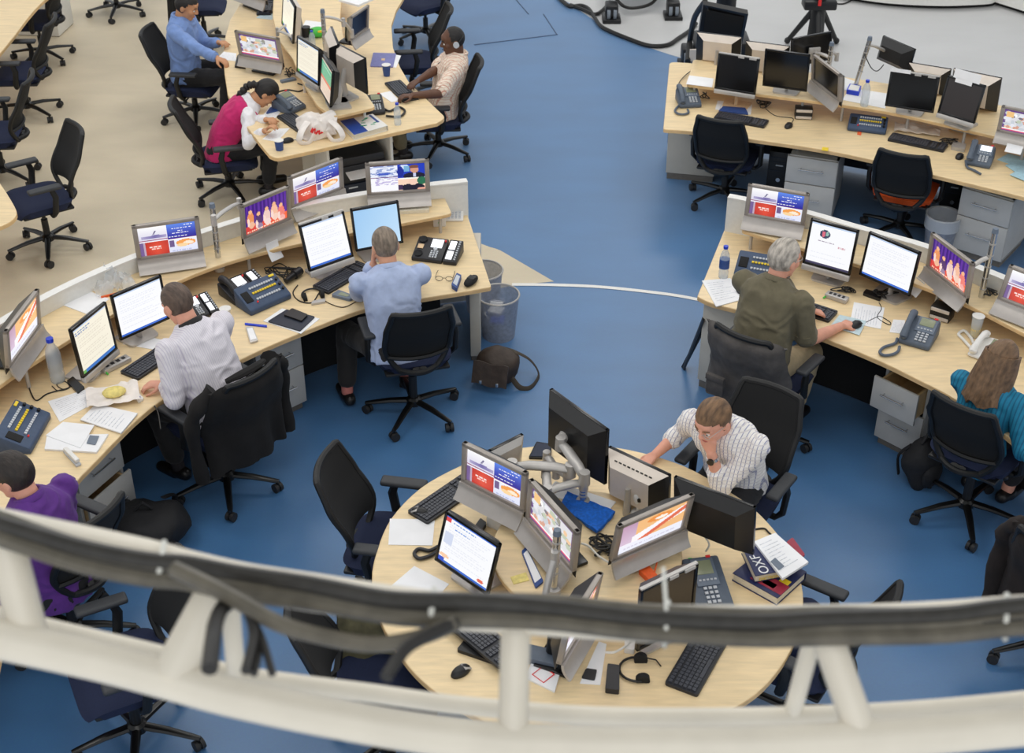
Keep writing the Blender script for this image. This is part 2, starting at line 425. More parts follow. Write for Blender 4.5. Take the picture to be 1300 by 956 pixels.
# --- pedestals
def pedestal(name, p0, p1, label, grp, hgt=.60, depth=.5, opened=(0, 0), mt='grey_ped', post=True):
    """p0 -> p1 : floor line of the front face, left to right as seen by someone facing the drawers"""
    d = p1-p0; wd = d.length; rz = math.atan2(d.y, d.x); cen = (p0+p1)/2
    t = thing(name, label, 'drawer unit', (cen.x, cen.y, 0), rz, grp)
    mb = MB()
    mb.box((0, depth/2+.02, .03), (wd-.03, depth-.04, .06), 1)
    for sx in (-1, 1): mb.box((sx*(wd/2-.01), depth/2+.02, .06+(hgt-.06)/2), (.02, depth, hgt-.06))
    mb.box((0, depth/2+.02, .07), (wd, depth, .02)); mb.box((0, depth+.01, .33), (wd, .02, hgt-.08))
    if opened[0] < .05: mb.box((0, depth/2+.02, hgt-.008), (wd, depth, .016))
    else:
        mb.box((0, .03, hgt-.008), (wd, .03, .016)); mb.box((0, depth/2+.1, hgt-.008), (wd, depth-.16, .016))
    if post:
        for sx in (-.35, .35): mb.cyl((sx*wd, .1, hgt), (sx*wd, .1, ZD-.03), .012, mi=2, n=8); mb.cyl((sx*wd, depth-.08, hgt), (sx*wd, depth-.08, ZD-.03), .012, mi=2, n=8)
    mb.build('carcass', ['beige_panel' if mt != 'grey_ped' else mt, 'plinth', 'chrome'], t)
    hs = ((hgt-.07)*.44, (hgt-.07)*.56); z = hgt-.005
    for k, hh in enumerate(hs):
        zc = z-hh/2; yo = -opened[k]; z -= hh
        mb = MB(); mb.box((0, yo+.009, zc), (wd-.004, .018, hh-.008), bev=.003)
        dr = mb.build('drawer', mt, t)
        if opened[k] > .02:
            m2 = MB(); L = depth-.06; yy = yo+.018+L/2
            for sx in (-1, 1): m2.box((sx*(wd/2-.035), yy, zc-.01), (.014, L, hh-.05))
            m2.box((0, yy, zc-hh/2+.03), (wd-.07, L, .012)); m2.box((0, yy+L/2, zc-.01), (wd-.07, .012, hh-.05))
            m2.build('drawer_tray', 'maple_edge', dr)
        hb = MB(); hw = min(.2, wd*.5)
        hb.cyl((-hw/2, yo-.03, zc+.02), (hw/2, yo-.03, zc+.02), .006, n=8)
        for sx in (-1, 1): hb.cyl((sx*hw*.42, yo, zc+.02), (sx*hw*.42, yo-.03, zc+.02), .005, n=6)
        hb.build('handle', 'chrome', dr)
    return t
pedestal('drawer_pedestal', at(335, 546), at(391, 519), 'grey two-drawer pedestal under the left desk beside the light blue shirt man', None)
pedestal('drawer_pedestal', at(117, 700), at(170, 652), 'grey pedestal near the black backpack with its lower drawer pulled out', None, opened=(0, .045))

# --- desk C : top centre desk
fC = [(351, 201), (456, 178), (555, 156), (566, 149), (543, 127), (520, 105), (508, 85), (499, 60), (497, 32), (503, 13), (512, -2), (525, -25), (340, -25), (312, -2), (303, 7), (292, 25), (286, 46), (283, 70), (285, 93), (289, 120), (305, 150), (328, 180), (342, 197)]
T = thing('curved_desk', 'curved maple desk at the top centre with a raised middle shelf', 'desk', at(400, 150, 0))
reparent(slab('desktop', rounded([at(*p, ZD)[:2] for p in fC], .12, [0, 3, 11, 12]), ZD, .032, None, None), T)
fCs = [(412, 140), (403, 134), (385, 106), (372, 75), (352, 48), (346, 20), (348, -20), (436, -20), (432, 20), (438, 60), (452, 95), (466, 120), (477, 136), (430, 147), (420, 147)]
reparent(slab('raised_shelf', rounded([at(*p, ZS)[:2] for p in fCs], .05), ZS, .025, None, None), T)
posts(T, [at(425, 141, ZS), at(462, 132, ZS), at(385, 95, ZS), at(440, 80, ZS)], ZD, ZS-.02, 'white_plastic')
mb = MB()
a, b = at(394, 246), at(416, 241); mb.box(((a.x+b.x)/2, (a.y+b.y)/2+.25, .33), (.24, .5, .66))
reparent(mb.build('end_panel', 'beige_panel'), T)
mb = MB(); mb.box((at(400, 140).x, at(400, 140).y, .35), (.06, 1.4, .7)); reparent(mb.build('modesty_or_shade_panel', 'beige_panel'), T)
mb = MB(); mb.box((at(508, 75).x-.1, at(508, 75).y-.25, .34), (.05, .6, .68)); reparent(mb.build('end_panel', 'light_blue_paper'), T)
# open white cabinet with the printer under its near end
q0, q1 = at(420, 265), at(502, 248); d = q1-q0; rz = math.atan2(d.y, d.x); wd = d.length; cc = (q0+q1)/2
T = thing('printer_cabinet', 'white open cabinet holding a printer under the top centre desk', 'cabinet', (cc.x, cc.y, 0), rz)
mb = MB()
for sx in (-1, 1): mb.box((sx*(wd/2-.012), .25, .31), (.024, .5, .62), bev=.003)
mb.box((0, .25, .63), (wd, .5, .024), bev=.003); mb.box((0, .25, .03), (wd, .48, .06)); mb.box((0, .49, .33), (wd, .02, .6))
mb.build('carcass', 'white_panel', T)
for sx in (-.4, .4): mb = MB(); mb.cyl((sx*wd, .1, .64), (sx*wd, .1, ZD-.03), .012); mb.build('post', 'white_plastic', T)
T2 = thing('printer', 'dark grey laser printer inside the open white cabinet', 'printer', (cc.x+.02, cc.y, .066), rz)
mb = MB(); mb.box((0, .22, .14), (.44, .38, .28), bev=.02); mb.box((0, .19, .31), (.42, .3, .08), bev=.02); mb.build('body', 'phone_black', T2)
mb = MB(); mb.box((0, .04, .2), (.3, .2, .008), M=Matrix.Translation((0, 0, .02))@Matrix.Rotation(R(8), 4, 'X')); mb.build('paper_tray', 'paper', T2)
mb = MB(); mb.box((0, .02, .07), (.38, .03, .1), bev=.008); mb.box((-.1, .004, .09), (.08, .006, .012), 1); mb.build('drawer', ['console_dark', 'key_light'], T2)

# --- desk D : top right desk
frD = [(842, 164), (884, 167), (958, 177), (1040, 189), (1108, 203), (1186, 222), (1300, 250), (1400, 280)]
bkD = [(1400, 190), (1300, 152), (1190, 124), (1100, 106), (1010, 93), (930, 84), (850, 78)]
T = thing('long_desk', 'long maple desk at the top right with a raised shelf of dark monitors', 'desk', at(1040, 230, 0))
cv = smoothline([at(*p, ZD) for p in frD], 3); cb = smoothline([at(*p, ZD) for p in bkD], 3)
P_ = [v[:2] for v in cv]+[v[:2] for v in cb]
reparent(slab('desktop', rounded(P_, .07, [0, len(P_)-1]), ZD, .032, None, None), T)
sD = smoothline([at(*p, ZS) for p in ((872, 107), (905, 111), (965, 119.5), (1040, 129), (1069, 133), (1128, 142), (1200, 158), (1238, 167), (1300, 182), (1400, 210))], 3)
sDb = smoothline([at(*p, ZS) for p in ((1400, 165), (1300, 140), (1190, 117), (1110, 103), (1010, 89), (940, 81), (880, 75))], 3)
P_ = [v[:2] for v in sD]+[v[:2] for v in sDb]
reparent(slab('raised_shelf', rounded(P_, .04, [0, len(P_)-1]), ZS, .025, None, None), T)
posts(T, [sD[i]+Vector((.02, .04, 0)) for i in (1, 8, 12, 16, 20, 24)], ZD, ZS-.02, 'silver')
a, b = at(846, 227), at(889, 231); d = (b-a).normalized(); rz = math.atan2(d.y, d.x)
mb = MB(); Mx = Matrix.Translation(a)@Matrix.Rotation(rz, 4, 'Z')
mb.box((.2, .3, .37), (.42, .6, .62), 0, Mx, bev=.004); mb.box((.2, .3, .03), (.4, .58, .06), 1, Mx); mb.cyl((.02, .1, .66), (.02, .1, .71), .012, mi=2, M=Mx); mb.cyl((.36, .1, .66), (.36, .1, .71), .012, mi=2, M=Mx)
reparent(mb.build('end_panel', ['beige_panel', 'plinth', 'chrome']), T)
mb = wall_strip([v+Vector((0, -.25, 0)) for v in cb], .05, ZD-.03, .03); reparent(mb.build('modesty_or_shade_panel', 'console_dark'), T)
pedestal('drawer_pedestal', at(990, 280), at(1053, 290), 'grey drawer pedestal between the two empty chairs at the top right', None)
pedestal('drawer_pedestal', at(1205, 323), at(1268, 343), 'grey drawer pedestal beside the waste bin at the right', None)

# --- desk E : right desk
frE = [(885, 376), (904, 385), (943, 395), (1000, 413), (1051, 431), (1119, 459), (1170, 484), (1207, 503), (1250, 532), (1300, 572), (1360, 630)]
pE = smoothline([at(*p, ZP) for p in ((925, 250), (975, 260), (1029, 272), (1080, 287), (1131, 301), (1173, 313), (1212, 328), (1250, 344), (1300, 365), (1380, 404))], 3)
T = thing('angled_desk', 'maple desk on the right with white back panel and raised shelf', 'desk', at(1060, 460, 0))
cv = smoothline([at(*p, ZD) for p in frE], 3)
P_ = [at(921, 288, ZD)[:2]]+[v[:2] for v in cv]+[(v.x, v.y-.02) for v in pE[::-1]]
reparent(slab('desktop', rounded(P_, .07, [1]), ZD, .032, None, None), T)
sE = smoothline([at(*p, ZS) for p in ((941, 292), (988, 306), (1040, 321), (1100, 339), (1170, 363), (1233, 389), (1300, 423), (1380, 462))], 3)
P_ = [v[:2] for v in sE]+[(v.x-.01, v.y-.026) for v in pE[::-1] if v.x > at(950, 262, ZS).x]
reparent(slab('raised_shelf', rounded(P_, .03, [0, len(P_)-1]), ZS, .025, None, None), T)
mb = wall_strip(pE, .02, ZP, .05); reparent(mb.build('back_panel', 'white_panel', smooth=30), T)
mb = wall_strip(pE, ZP, ZP+.012, .06); reparent(mb.build('panel_cap', 'white_plastic', smooth=30), T)
posts(T, [sE[i]+Vector((.02, .06, 0)) for i in (1, 7, 13, 19)], ZD, ZS-.02, 'silver')
mb = wall_strip(offset(cv[8:-3], .5), .04, ZD-.034, .03); reparent(mb.build('modesty_or_shade_panel', 'black_matte', smooth=30), T)  # added dark panel, gives the knee space its shade in black colour
a, b = at(889, 492), at(902, 496); mb = MB(); rz = yaw_px((891, 492), (1051, 560)); Mx = Matrix.Translation(a)@Matrix.Rotation(rz, 4, 'Z')
mb.box((.12, .28, .38), (.3, .56, .64), 0, Mx, bev=.004); mb.box((.12, .28, .03), (.28, .54, .06), 1, Mx)
reparent(mb.build('end_panel', ['beige_panel', 'plinth']), T)
pedestal('drawer_pedestal', at(1107, 563), at(1161, 591), 'pale drawer pedestal with its top drawer pulled open beside the teal woman', None, opened=(.12, 0), mt='grey_ped')

# --- desk F : round table, bottom centre
cF = smoothline([at(*p, ZD) for p in ((472, 736), (479, 697), (497, 657), (534, 619), (582, 592), (625, 576), (678, 566), (740, 564), (801, 571), (868, 591), (925, 623), (960, 648), (993, 685), (1012, 722), (1020, 762), (1010, 812), (985, 855), (950, 888), (900, 912), (820, 935), (740, 940), (660, 932), (600, 908), (545, 872), (511, 836), (482, 786))], 4, True)
T = thing('round_table', 'large round maple table crowded with monitors at the bottom centre', 'table', at(745, 790, 0))
reparent(slab('tabletop', [v[:2] for v in cF], ZD, .032, None, None), T)
cen = at(745, 695, .88); rr = .47
reparent(slab('raised_shelf', [(cen.x+rr*math.cos(2*PI*i/48), cen.y+rr*math.sin(2*PI*i/48)) for i in range(48)], .86, .022, None, None), T)
posts(T, [(cen.x+.4*math.cos(a), cen.y+.4*math.sin(a)) for a in (.4, 1.9, 3.5, 5.2)], ZD, .84, 'silver')
mb = MB(); mb.lathe([(.36, 0), (.36, .06), (.3, .08), (.3, .7)], loc=(cen.x, cen.y-.05, 0), n=28); reparent(mb.build('pedestal_base', 'beige_panel'), T)

# --- desks at the far left
eA = smoothline([at(*p, ZD) for p in ((82, -25), (66, -8), (51, 5), (35, 23), (20, 43), (8, 58), (-2, 70), (-40, 115))], 3)
o = slab('side_desk', [v[:2] for v in eA]+[(-7, eA[-1].y), (-7, eA[0].y)], ZD, .032, 'pale maple desk cut by the top left corner', 'desk')
eA = smoothline([at(*p, ZD) for p in ((-60, 165), (-20, 206), (0, 232), (13, 252), (20, 265), (21, 272), (16, 279), (4, 286), (-20, 294), (-60, 306))], 3)
o = slab('side_desk', [v[:2] for v in eA]+[(-7, eA[-1].y), (-7, eA[0].y)], ZD, .032, 'maple desk tip at the left edge in front of the empty chair', 'desk')
a = at(76, 47); mb = MB(); rz = yaw_px((79, 47), (99, 28)); Mx = Matrix.Translation(a)@Matrix.Rotation(rz, 4, 'Z')
mb.box((.2, .25, .35), (.42, .5, .68), 0, Mx, bev=.004); mb.box((.2, .25, .02), (.4, .48, .04), 1, Mx)
tag(mb.build('drawer_pedestal', ['white_panel', 'plinth']), 'plain white pedestal under the top left desk', 'drawer unit')
# ================================================================ SCREEN PICTURES (painted cell by cell as face colours)
def emis(name, k=1.0):
    m = bpy.data.materials.new(name); m.use_nodes = True; nt = m.node_tree; b = nt.nodes['Principled BSDF']
    a = nt.nodes.new('ShaderNodeAttribute'); a.attribute_name = 'Col'
    b.inputs['Base Color'].default_value = (.01, .01, .01, 1); b.inputs['Roughness'].default_value = .25
    nt.links.new(a.outputs['Color'], b.inputs['Emission Color']); b.inputs['Emission Strength'].default_value = k
    MATS[name] = m; return m
emis('screen_picture', 1.0)
mat('screen_off', (14, 14, 16), .18, namt=.04, spec=.6)
mat('screen_off_brown', (34, 24, 22), .2, namt=.04, spec=.6)
mat('screen_off_navy', (28, 36, 58), .2, namt=.04, spec=.6)
NXS, NYS = 60, 44
class Pic:
    def __init__(s, bg): s.p = [[bg]*NXS for _ in range(NYS)]
    def rect(s, x0, y0, x1, y1, c):
        for j in range(NYS):
            for i in range(NXS):
                x = (i+.5)/NXS; y = (j+.5)/NYS
                if x0 <= x < x1 and y0 <= y < y1: s.p[j][i] = c(x, y) if callable(c) else c
    def ell(s, cx, cy, rx, ry, c):
        s.where(lambda x, y: ((x-cx)/rx)**2+((y-cy)/ry)**2 <= 1, c)
    def where(s, fn, c):
        for j in range(NYS):
            for i in range(NXS):
                x = (i+.5)/NXS; y = (j+.5)/NYS
                if fn(x, y): s.p[j][i] = c(x, y) if callable(c) else c
    def text(s, x0, x1, y, c=(250, 250, 250), th=.022, seed=1):
        rn = random.Random(seed); x = x0
        while x < x1:
            w = rn.uniform(.02, .07); s.rect(x, y, min(x1, x+w), y+th, c); x += w+.018
def mixc(a, b, t): t = max(0, min(1, t)); return tuple(a[i]*(1-t)+b[i]*t for i in range(3))
def pic(kind):
    W = (252, 252, 255)
    if kind == 'quad':
        p = Pic(W)
        p.rect(0, 0, .5, .5, lambda x, y: mixc((255, 255, 255), (205, 200, 226), y*1.6))
        p.where(lambda x, y: x < .48 and .3+.1*abs(x-.3) < y < .42 and x > .05, lambda x, y: mixc((120, 110, 170), (206, 200, 226), abs(x-.28)*3))
        p.where(lambda x, y: abs(x-.27-.3*(.26-y)) < .012 and .17 < y < .28, (70, 60, 120))
        p.rect(.5, 0, 1, .53, lambda x, y: mixc((96, 140, 236), (38, 34, 150), y*2.0-.05+.12*(x-.5)))
        for k, (a, b, y) in enumerate(((.8, .95, .07), (.58, .92, .15), (.68, .76, .24), (.58, .88, .31), (.52, .84, .43))): p.text(a, b, y, W, .03, k+3)
        p.rect(0, .46, .5, .485, (150, 40, 90)); p.rect(.5, .5, 1, .525, (110, 40, 130))
        p.rect(0, .53, .5, 1, lambda x, y: mixc((232, 84, 60), (170, 36, 34), abs(x-.3)*2.4+abs(y-.75)))
        p.rect(0, .53, .07, 1, (120, 96, 150)); p.rect(.07, .53, .1, 1, (190, 170, 190)); p.text(.17, .4, .68, (250, 226, 220), .04, 5); p.text(.2, .36, .76, (250, 200, 190), .03, 6)
        p.rect(.5, .55, 1, 1, lambda x, y: mixc((255, 255, 255), (224, 228, 250), y))
        p.rect(.52, .57, .6, .8, (110, 90, 140)); p.ell(.8, .68, .17, .11, (244, 160, 80)); p.ell(.84, .7, .09, .06, (252, 236, 214)); p.ell(.74, .76, .1, .06, (250, 214, 160)); p.text(.55, .9, .92, (190, 196, 230), .03, 9)
    elif kind == 'news':
        p = Pic(W)
        p.rect(0, 0, 1, .04, (60, 30, 60)); p.rect(0, .04, .5, .5, lambda x, y: (236, 240, 252) if noise.noise(Vector((x*9, y*22, 1))) < .1 else (150, 166, 214))
        p.ell(.24, .34, .13, .05, (70, 96, 196)); p.rect(0, .45, .5, .48, (120, 50, 110))
        p.rect(0, .5, .5, 1, lambda x, y: (250, 250, 255) if y > .74 or noise.noise(Vector((x*12, y*18, 5))) < .05 else (196, 186, 226))
        p.rect(.5, .03, 1, .52, (30, 60, 190)); p.ell(.62, .12, .09, .08, (210, 226, 250)); p.ell(.55, .3, .06, .2, (20, 40, 150)); p.rect(.62, .1, .72, .3, (120, 176, 216))
        p.ell(.8, .46, .2, .13, (26, 22, 50)); p.ell(.81, .24, .075, .12, (214, 156, 130)); p.ell(.8, .13, .09, .06, (120, 76, 60)); p.rect(.79, .37, .83, .5, (200, 206, 240))
        p.rect(.5, .52, 1, 1, (250, 214, 190)); p.rect(.5, .52, 1, .56, (255, 250, 240)); p.ell(.94, .65, .09, .14, (40, 110, 80)); p.ell(.76, .88, .22, .14, (20, 18, 44)); p.ell(.77, .68, .08, .12, (246, 206, 186)); p.ell(.93, .95, .08, .05, (236, 170, 150)); p.rect(.5, .78, .58, .95, (60, 40, 80))
    elif kind == 'stage':
        p = Pic((96, 50, 160)); p.where(lambda x, y: int(x*22) % 2 == 0 and y < .75, (66, 30, 126))
        p.rect(0, .72, 1, 1, lambda x, y: mixc((214, 60, 60), (250, 110, 70), x))
        for k, (x, y, c) in enumerate(((.14, .3, (236, 150, 96)), (.33, .46, (90, 60, 110)), (.52, .4, (240, 206, 196)), (.7, .34, (246, 190, 160)), (.86, .48, (240, 130, 120)))):
            p.ell(x, y+.22, .085, .24, c); p.ell(x, y-.04, .042, .07, (244, 184, 140)); p.ell(x+.02, y+.42, .07, .12, mixc(c, (250, 240, 240), .4)); p.ell(x-.05, y+.3, .03, .14, (250, 220, 210))
        p.text(.05, .9, .92, (255, 220, 190), .03, 4)
    elif kind == 'crowd':
        p = Pic((110, 78, 140)); p.rect(.05, .08, .95, .86, (222, 222, 226))
        rn = random.Random(5)
        for k in range(46):
            x = rn.uniform(.08, .92); y = rn.uniform(.14, .8); c = rn.choice([(240, 200, 160), (250, 250, 250), (200, 206, 214), (150, 150, 140), (230, 232, 240), (190, 200, 180), (214, 160, 140), (120, 116, 130)])
            p.ell(x, y, rn.uniform(.03, .09), rn.uniform(.03, .1), c)
        p.rect(.05, .1, .2, .34, (240, 196, 130)); p.rect(0, .84, 1, .88, (250, 250, 250)); p.rect(0, .88, 1, .93, (230, 90, 120)); p.rect(0, 0, 1, .07, (96, 60, 130))
    elif kind == 'orange':
        p = Pic((244, 240, 250)); p.rect(0, 0, .25, .7, lambda x, y: mixc((190, 150, 180), (226, 214, 236), y)); p.rect(.25, 0, 1, .7, (244, 190, 130))
        p.where(lambda x, y: abs(y-.75+.5*x) < .12 and x > .2, (250, 246, 250)); p.where(lambda x, y: abs(y-1.02+.8*x) < .07 and .3 < x, (226, 110, 80)); p.ell(.6, .2, .2, .1, (240, 150, 70)); p.ell(.62, .22, .1, .05, (252, 244, 230)); p.rect(0, .72, 1, 1, (238, 240, 252)); p.text(.1, .9, .85, (214, 210, 230), .03, 3)
    elif kind in ('doc', 'doc_news', 'doc_cream', 'doc_mail'):
        bg = (250, 251, 254) if kind != 'doc_cream' else (246, 240, 222)
        p = Pic(bg); tc = (236, 238, 246) if kind != 'doc_cream' else (232, 224, 206)
        for k in range(13): p.text(.08, .9-.05*(k % 4), .16+.055*k, tc, .018, 20+k+len(kind))
        p.rect(0, 0, 1, .05, (196, 214, 240)); p.rect(0, .95, 1, 1, (60, 110, 210))
        if kind == 'doc_news':
            p.rect(0, .06, 1, .7, bg); p.ell(.33, .24, .12, .1, (60, 70, 96)); p.ell(.3, .24, .04, .07, (220, 110, 130)); p.ell(.38, .22, .03, .06, (150, 190, 180)); p.text(.2, .56, .4, (170, 160, 176), .03, 2); p.text(.66, .84, .46, (214, 170, 180), .03, 4); p.rect(0, .95, 1, 1, (70, 66, 96))
        if kind == 'doc_cream':
            p.text(.04, .5, .08, (120, 150, 190), .03, 5); p.text(.04, .4, .13, (90, 130, 190), .03, 6); p.rect(.5, .06, .505, .9, (220, 226, 226)); p.rect(0, .93, 1, 1, (66, 120, 196)); p.rect(0, .93, .1, 1, (110, 176, 90))
        if kind == 'doc_mail':
            p.rect(0, 0, 1, .05, (60, 110, 214)); p.rect(0, .05, .1, .14, (226, 80, 80)); p.text(.15, .6, .1, (120, 160, 220), .025, 8); p.text(.2, .5, .2, (110, 150, 220), .03, 9); p.rect(.04, .34, .2, .6, (212, 220, 240)); p.rect(0, .9, .12, 1, (60, 90, 200)); p.ell(.1, .86, .1, .04, (250, 206, 170)); p.ell(.85, .9, .06, .04, (230, 110, 90))
    elif kind == 'blue':
        p = Pic((176, 214, 246)); p.where(lambda x, y: True, lambda x, y: mixc((156, 200, 240), (196, 226, 250), x*.6+.4*y))
    elif kind == 'doc_green':
        p = Pic((226, 206, 190)); p.rect(0, .06, 1, .5, (96, 176, 140)); p.text(.1, .9, .16, (200, 236, 220), .03, 4); p.rect(0, .5, 1, .6, (216, 120, 100)); [p.text(.1, .9, .64+.06*k, (200, 176, 160), .02, k) for k in range(5)]
    return p.p
PICS = {}
def screen_mesh(kind):
    if kind in PICS: return PICS[kind]
    me = bpy.data.meshes.new('screen'); px = pic(kind)
    vs = [(i/NXS-.5, 0, 1-j/NYS) for j in range(NYS+1) for i in range(NXS+1)]
    w = NXS+1
    fs = [((j+1)*w+i, (j+1)*w+i+1, j*w+i+1, j*w+i) for j in range(NYS) for i in range(NXS)]
    me.from_pydata(vs, [], fs)
    at_ = me.color_attributes.new('Col', 'FLOAT_COLOR', 'CORNER'); buf = []
    for j in range(NYS):
        for i in range(NXS): buf += (list(lin(px[j][i]))+[1.0])*4
    at_.data.foreach_set('color', buf)
    me.materials.append(MATS['screen_picture']); PICS[kind] = me; return me
OFF = {'off': 'screen_off', 'off_brown': 'screen_off_brown', 'off_navy': 'screen_off_navy'}
def add_screen(kind, w, h, parent, loc, rx):
    if kind in OFF:
        mb = MB(); mb.add([(-w/2, 0, 0), (w/2, 0, 0), (w/2, 0, h), (-w/2, 0, h)], [(0, 1, 2, 3)]); o = mb.build('screen', OFF[kind], parent, smooth=0)
    else:
        o = bpy.data.objects.new('screen', screen_mesh(kind)); C.objects.link(o); o.parent = parent; o.scale = (w, 1, h)
    o.location = loc; o.rotation_euler.x = rx; return o

# ================================================================ MONITORS
LOG = []
def solve(bl, br, z, top, tilt, off, fit=True):
    A, B = at(*bl, z), at(*br, z); d = B-A; w = d.length; rz = math.atan2(d.y, d.x); o = (A+B)/2
    yv = Vector((-math.sin(rz), math.cos(rz), 0)); ty = (top[0][1]+top[1][1])/2
    lo, hi = .1, .8
    for _ in range(40):
        h = (lo+hi)/2; p = o+yv*(off+h*math.tan(tilt))+Vector((0, 0, h))
        if pj(p)[1] > ty: lo = h
        else: hi = h
    xv = d.normalized()
    tl = o-xv*w/2+yv*(off+h*math.tan(tilt))+Vector((0, 0, h)); tr = tl+xv*w
    if fit:
        best = None
        for k in range(-10, 19, 2):
            r = solve(bl, br, z, top, R(k), off, False); e = LOG.pop()
            er = abs(e[3][0]+e[4][0])+abs(k-7)*.25
            if best is None or er < best[0]: best = (er, k)
        return solve(bl, br, z, top, R(best[1]), off, False)+(R(best[1]),)
    LOG.append((round(w, 3), round(h, 3), round(math.degrees(tilt)), [round(pj(tl)[i]-top[0][i]) for i in (0, 1)], [round(pj(tr)[i]-top[1][i]) for i in (0, 1)]))
    return o, rz, w, h
def shear(tilt): return Matrix(((1, 0, 0, 0), (0, 1, math.tan(tilt), 0), (0, 0, 1, 0), (0, 0, 0, 1)))
def tv(label, bl, br, z, top, scr, tilt=9, stand=None, grp=None, notes=None):
    """silver television: picture panel, wide chin curling forward, dark rear housing"""
    o, rz, w, h, tl_ = solve(bl, br, z, top, 0, .05)
    LOG[-1] = ('TV '+label[:34],)+LOG[-1]
    t = thing('television', label, 'television', (o.x, o.y, z), rz, grp)
    S = shear(tl_); ch = h*.27; sd = w*.075; tb = h*.075
    def prof(u, s):      # chin profile : u 0 at the lip, 1 where it meets the panel
        return (.05*(1-(1-u)**1.9), ch*u)
    mb = MB()
    mb.grid(lambda u, v: (w*(u-.5), prof(v, 0)[0], prof(v, 0)[1]), 1, 8, 1, S, th=-.012)
    y = .05
    mb.box((0, y+.014, h-tb/2), (w, .028, tb), 0, S, bev=.006)
    for s in (-1, 1): mb.box((s*(w/2-sd/2), y+.014, (h+ch)/2), (sd, .028, h-ch), 0, S, bev=.006)
    mb.box((0, y+.014, ch+.008), (w, .028, .02), 0, S, bev=.004)
    mb.cyl((0, y-.004, ch*.93), (0, y+.006, ch*.93), .007, mi=2, M=S, n=8)
    mb.build('bezel', ['tv_silver', 'tv_chin', 'chrome'], t)
    hb = MB()
    x0, x1, z0, z1 = -w/2+.004, w/2-.004, ch*.45, h-.004
    q = .09
    vs = [(x0, y+.026, z0), (x1, y+.026, z0), (x1, y+.026, z1), (x0, y+.026, z1), (x0+q, y+.095, z0+q*.6), (x1-q, y+.095, z0+q*.6), (x1-q, y+.095, z1-q*.6), (x0+q, y+.095, z1-q*.6)]
    hb.add([S@Vector(v) for v in vs], [(0, 1, 2, 3), (4, 7, 6, 5), (0, 4, 5, 1), (1, 5, 6, 2), (2, 6, 7, 3), (3, 7, 4, 0)])
    hb.build('rear_housing', 'black_plastic', t)
    p0 = S@Vector((0, y+.012, ch+.012))
    add_screen(scr, w-2*sd+.004, (h-ch-tb-.012)/math.cos(tl_), t, p0, -tl_)
    if stand is not None:
        sb = MB(); sb.box((0, .13, stand-z+.01), (w*.5, .18, .02), bev=.006); sb.cyl((0, .17, stand-z), (0, .16, ch+.06), .03, .025, n=10); sb.build('foot', 'black_gloss', t)
    for n in (notes or []):
        nb = MB(); nb.grid(lambda u, v: (n[0]*w+(u-.5)*n[2], -.012-.05*v*v, .03-v*n[3]), 3, 5, th=.001); nb.build('taped_note', 'paper', t)
    return t
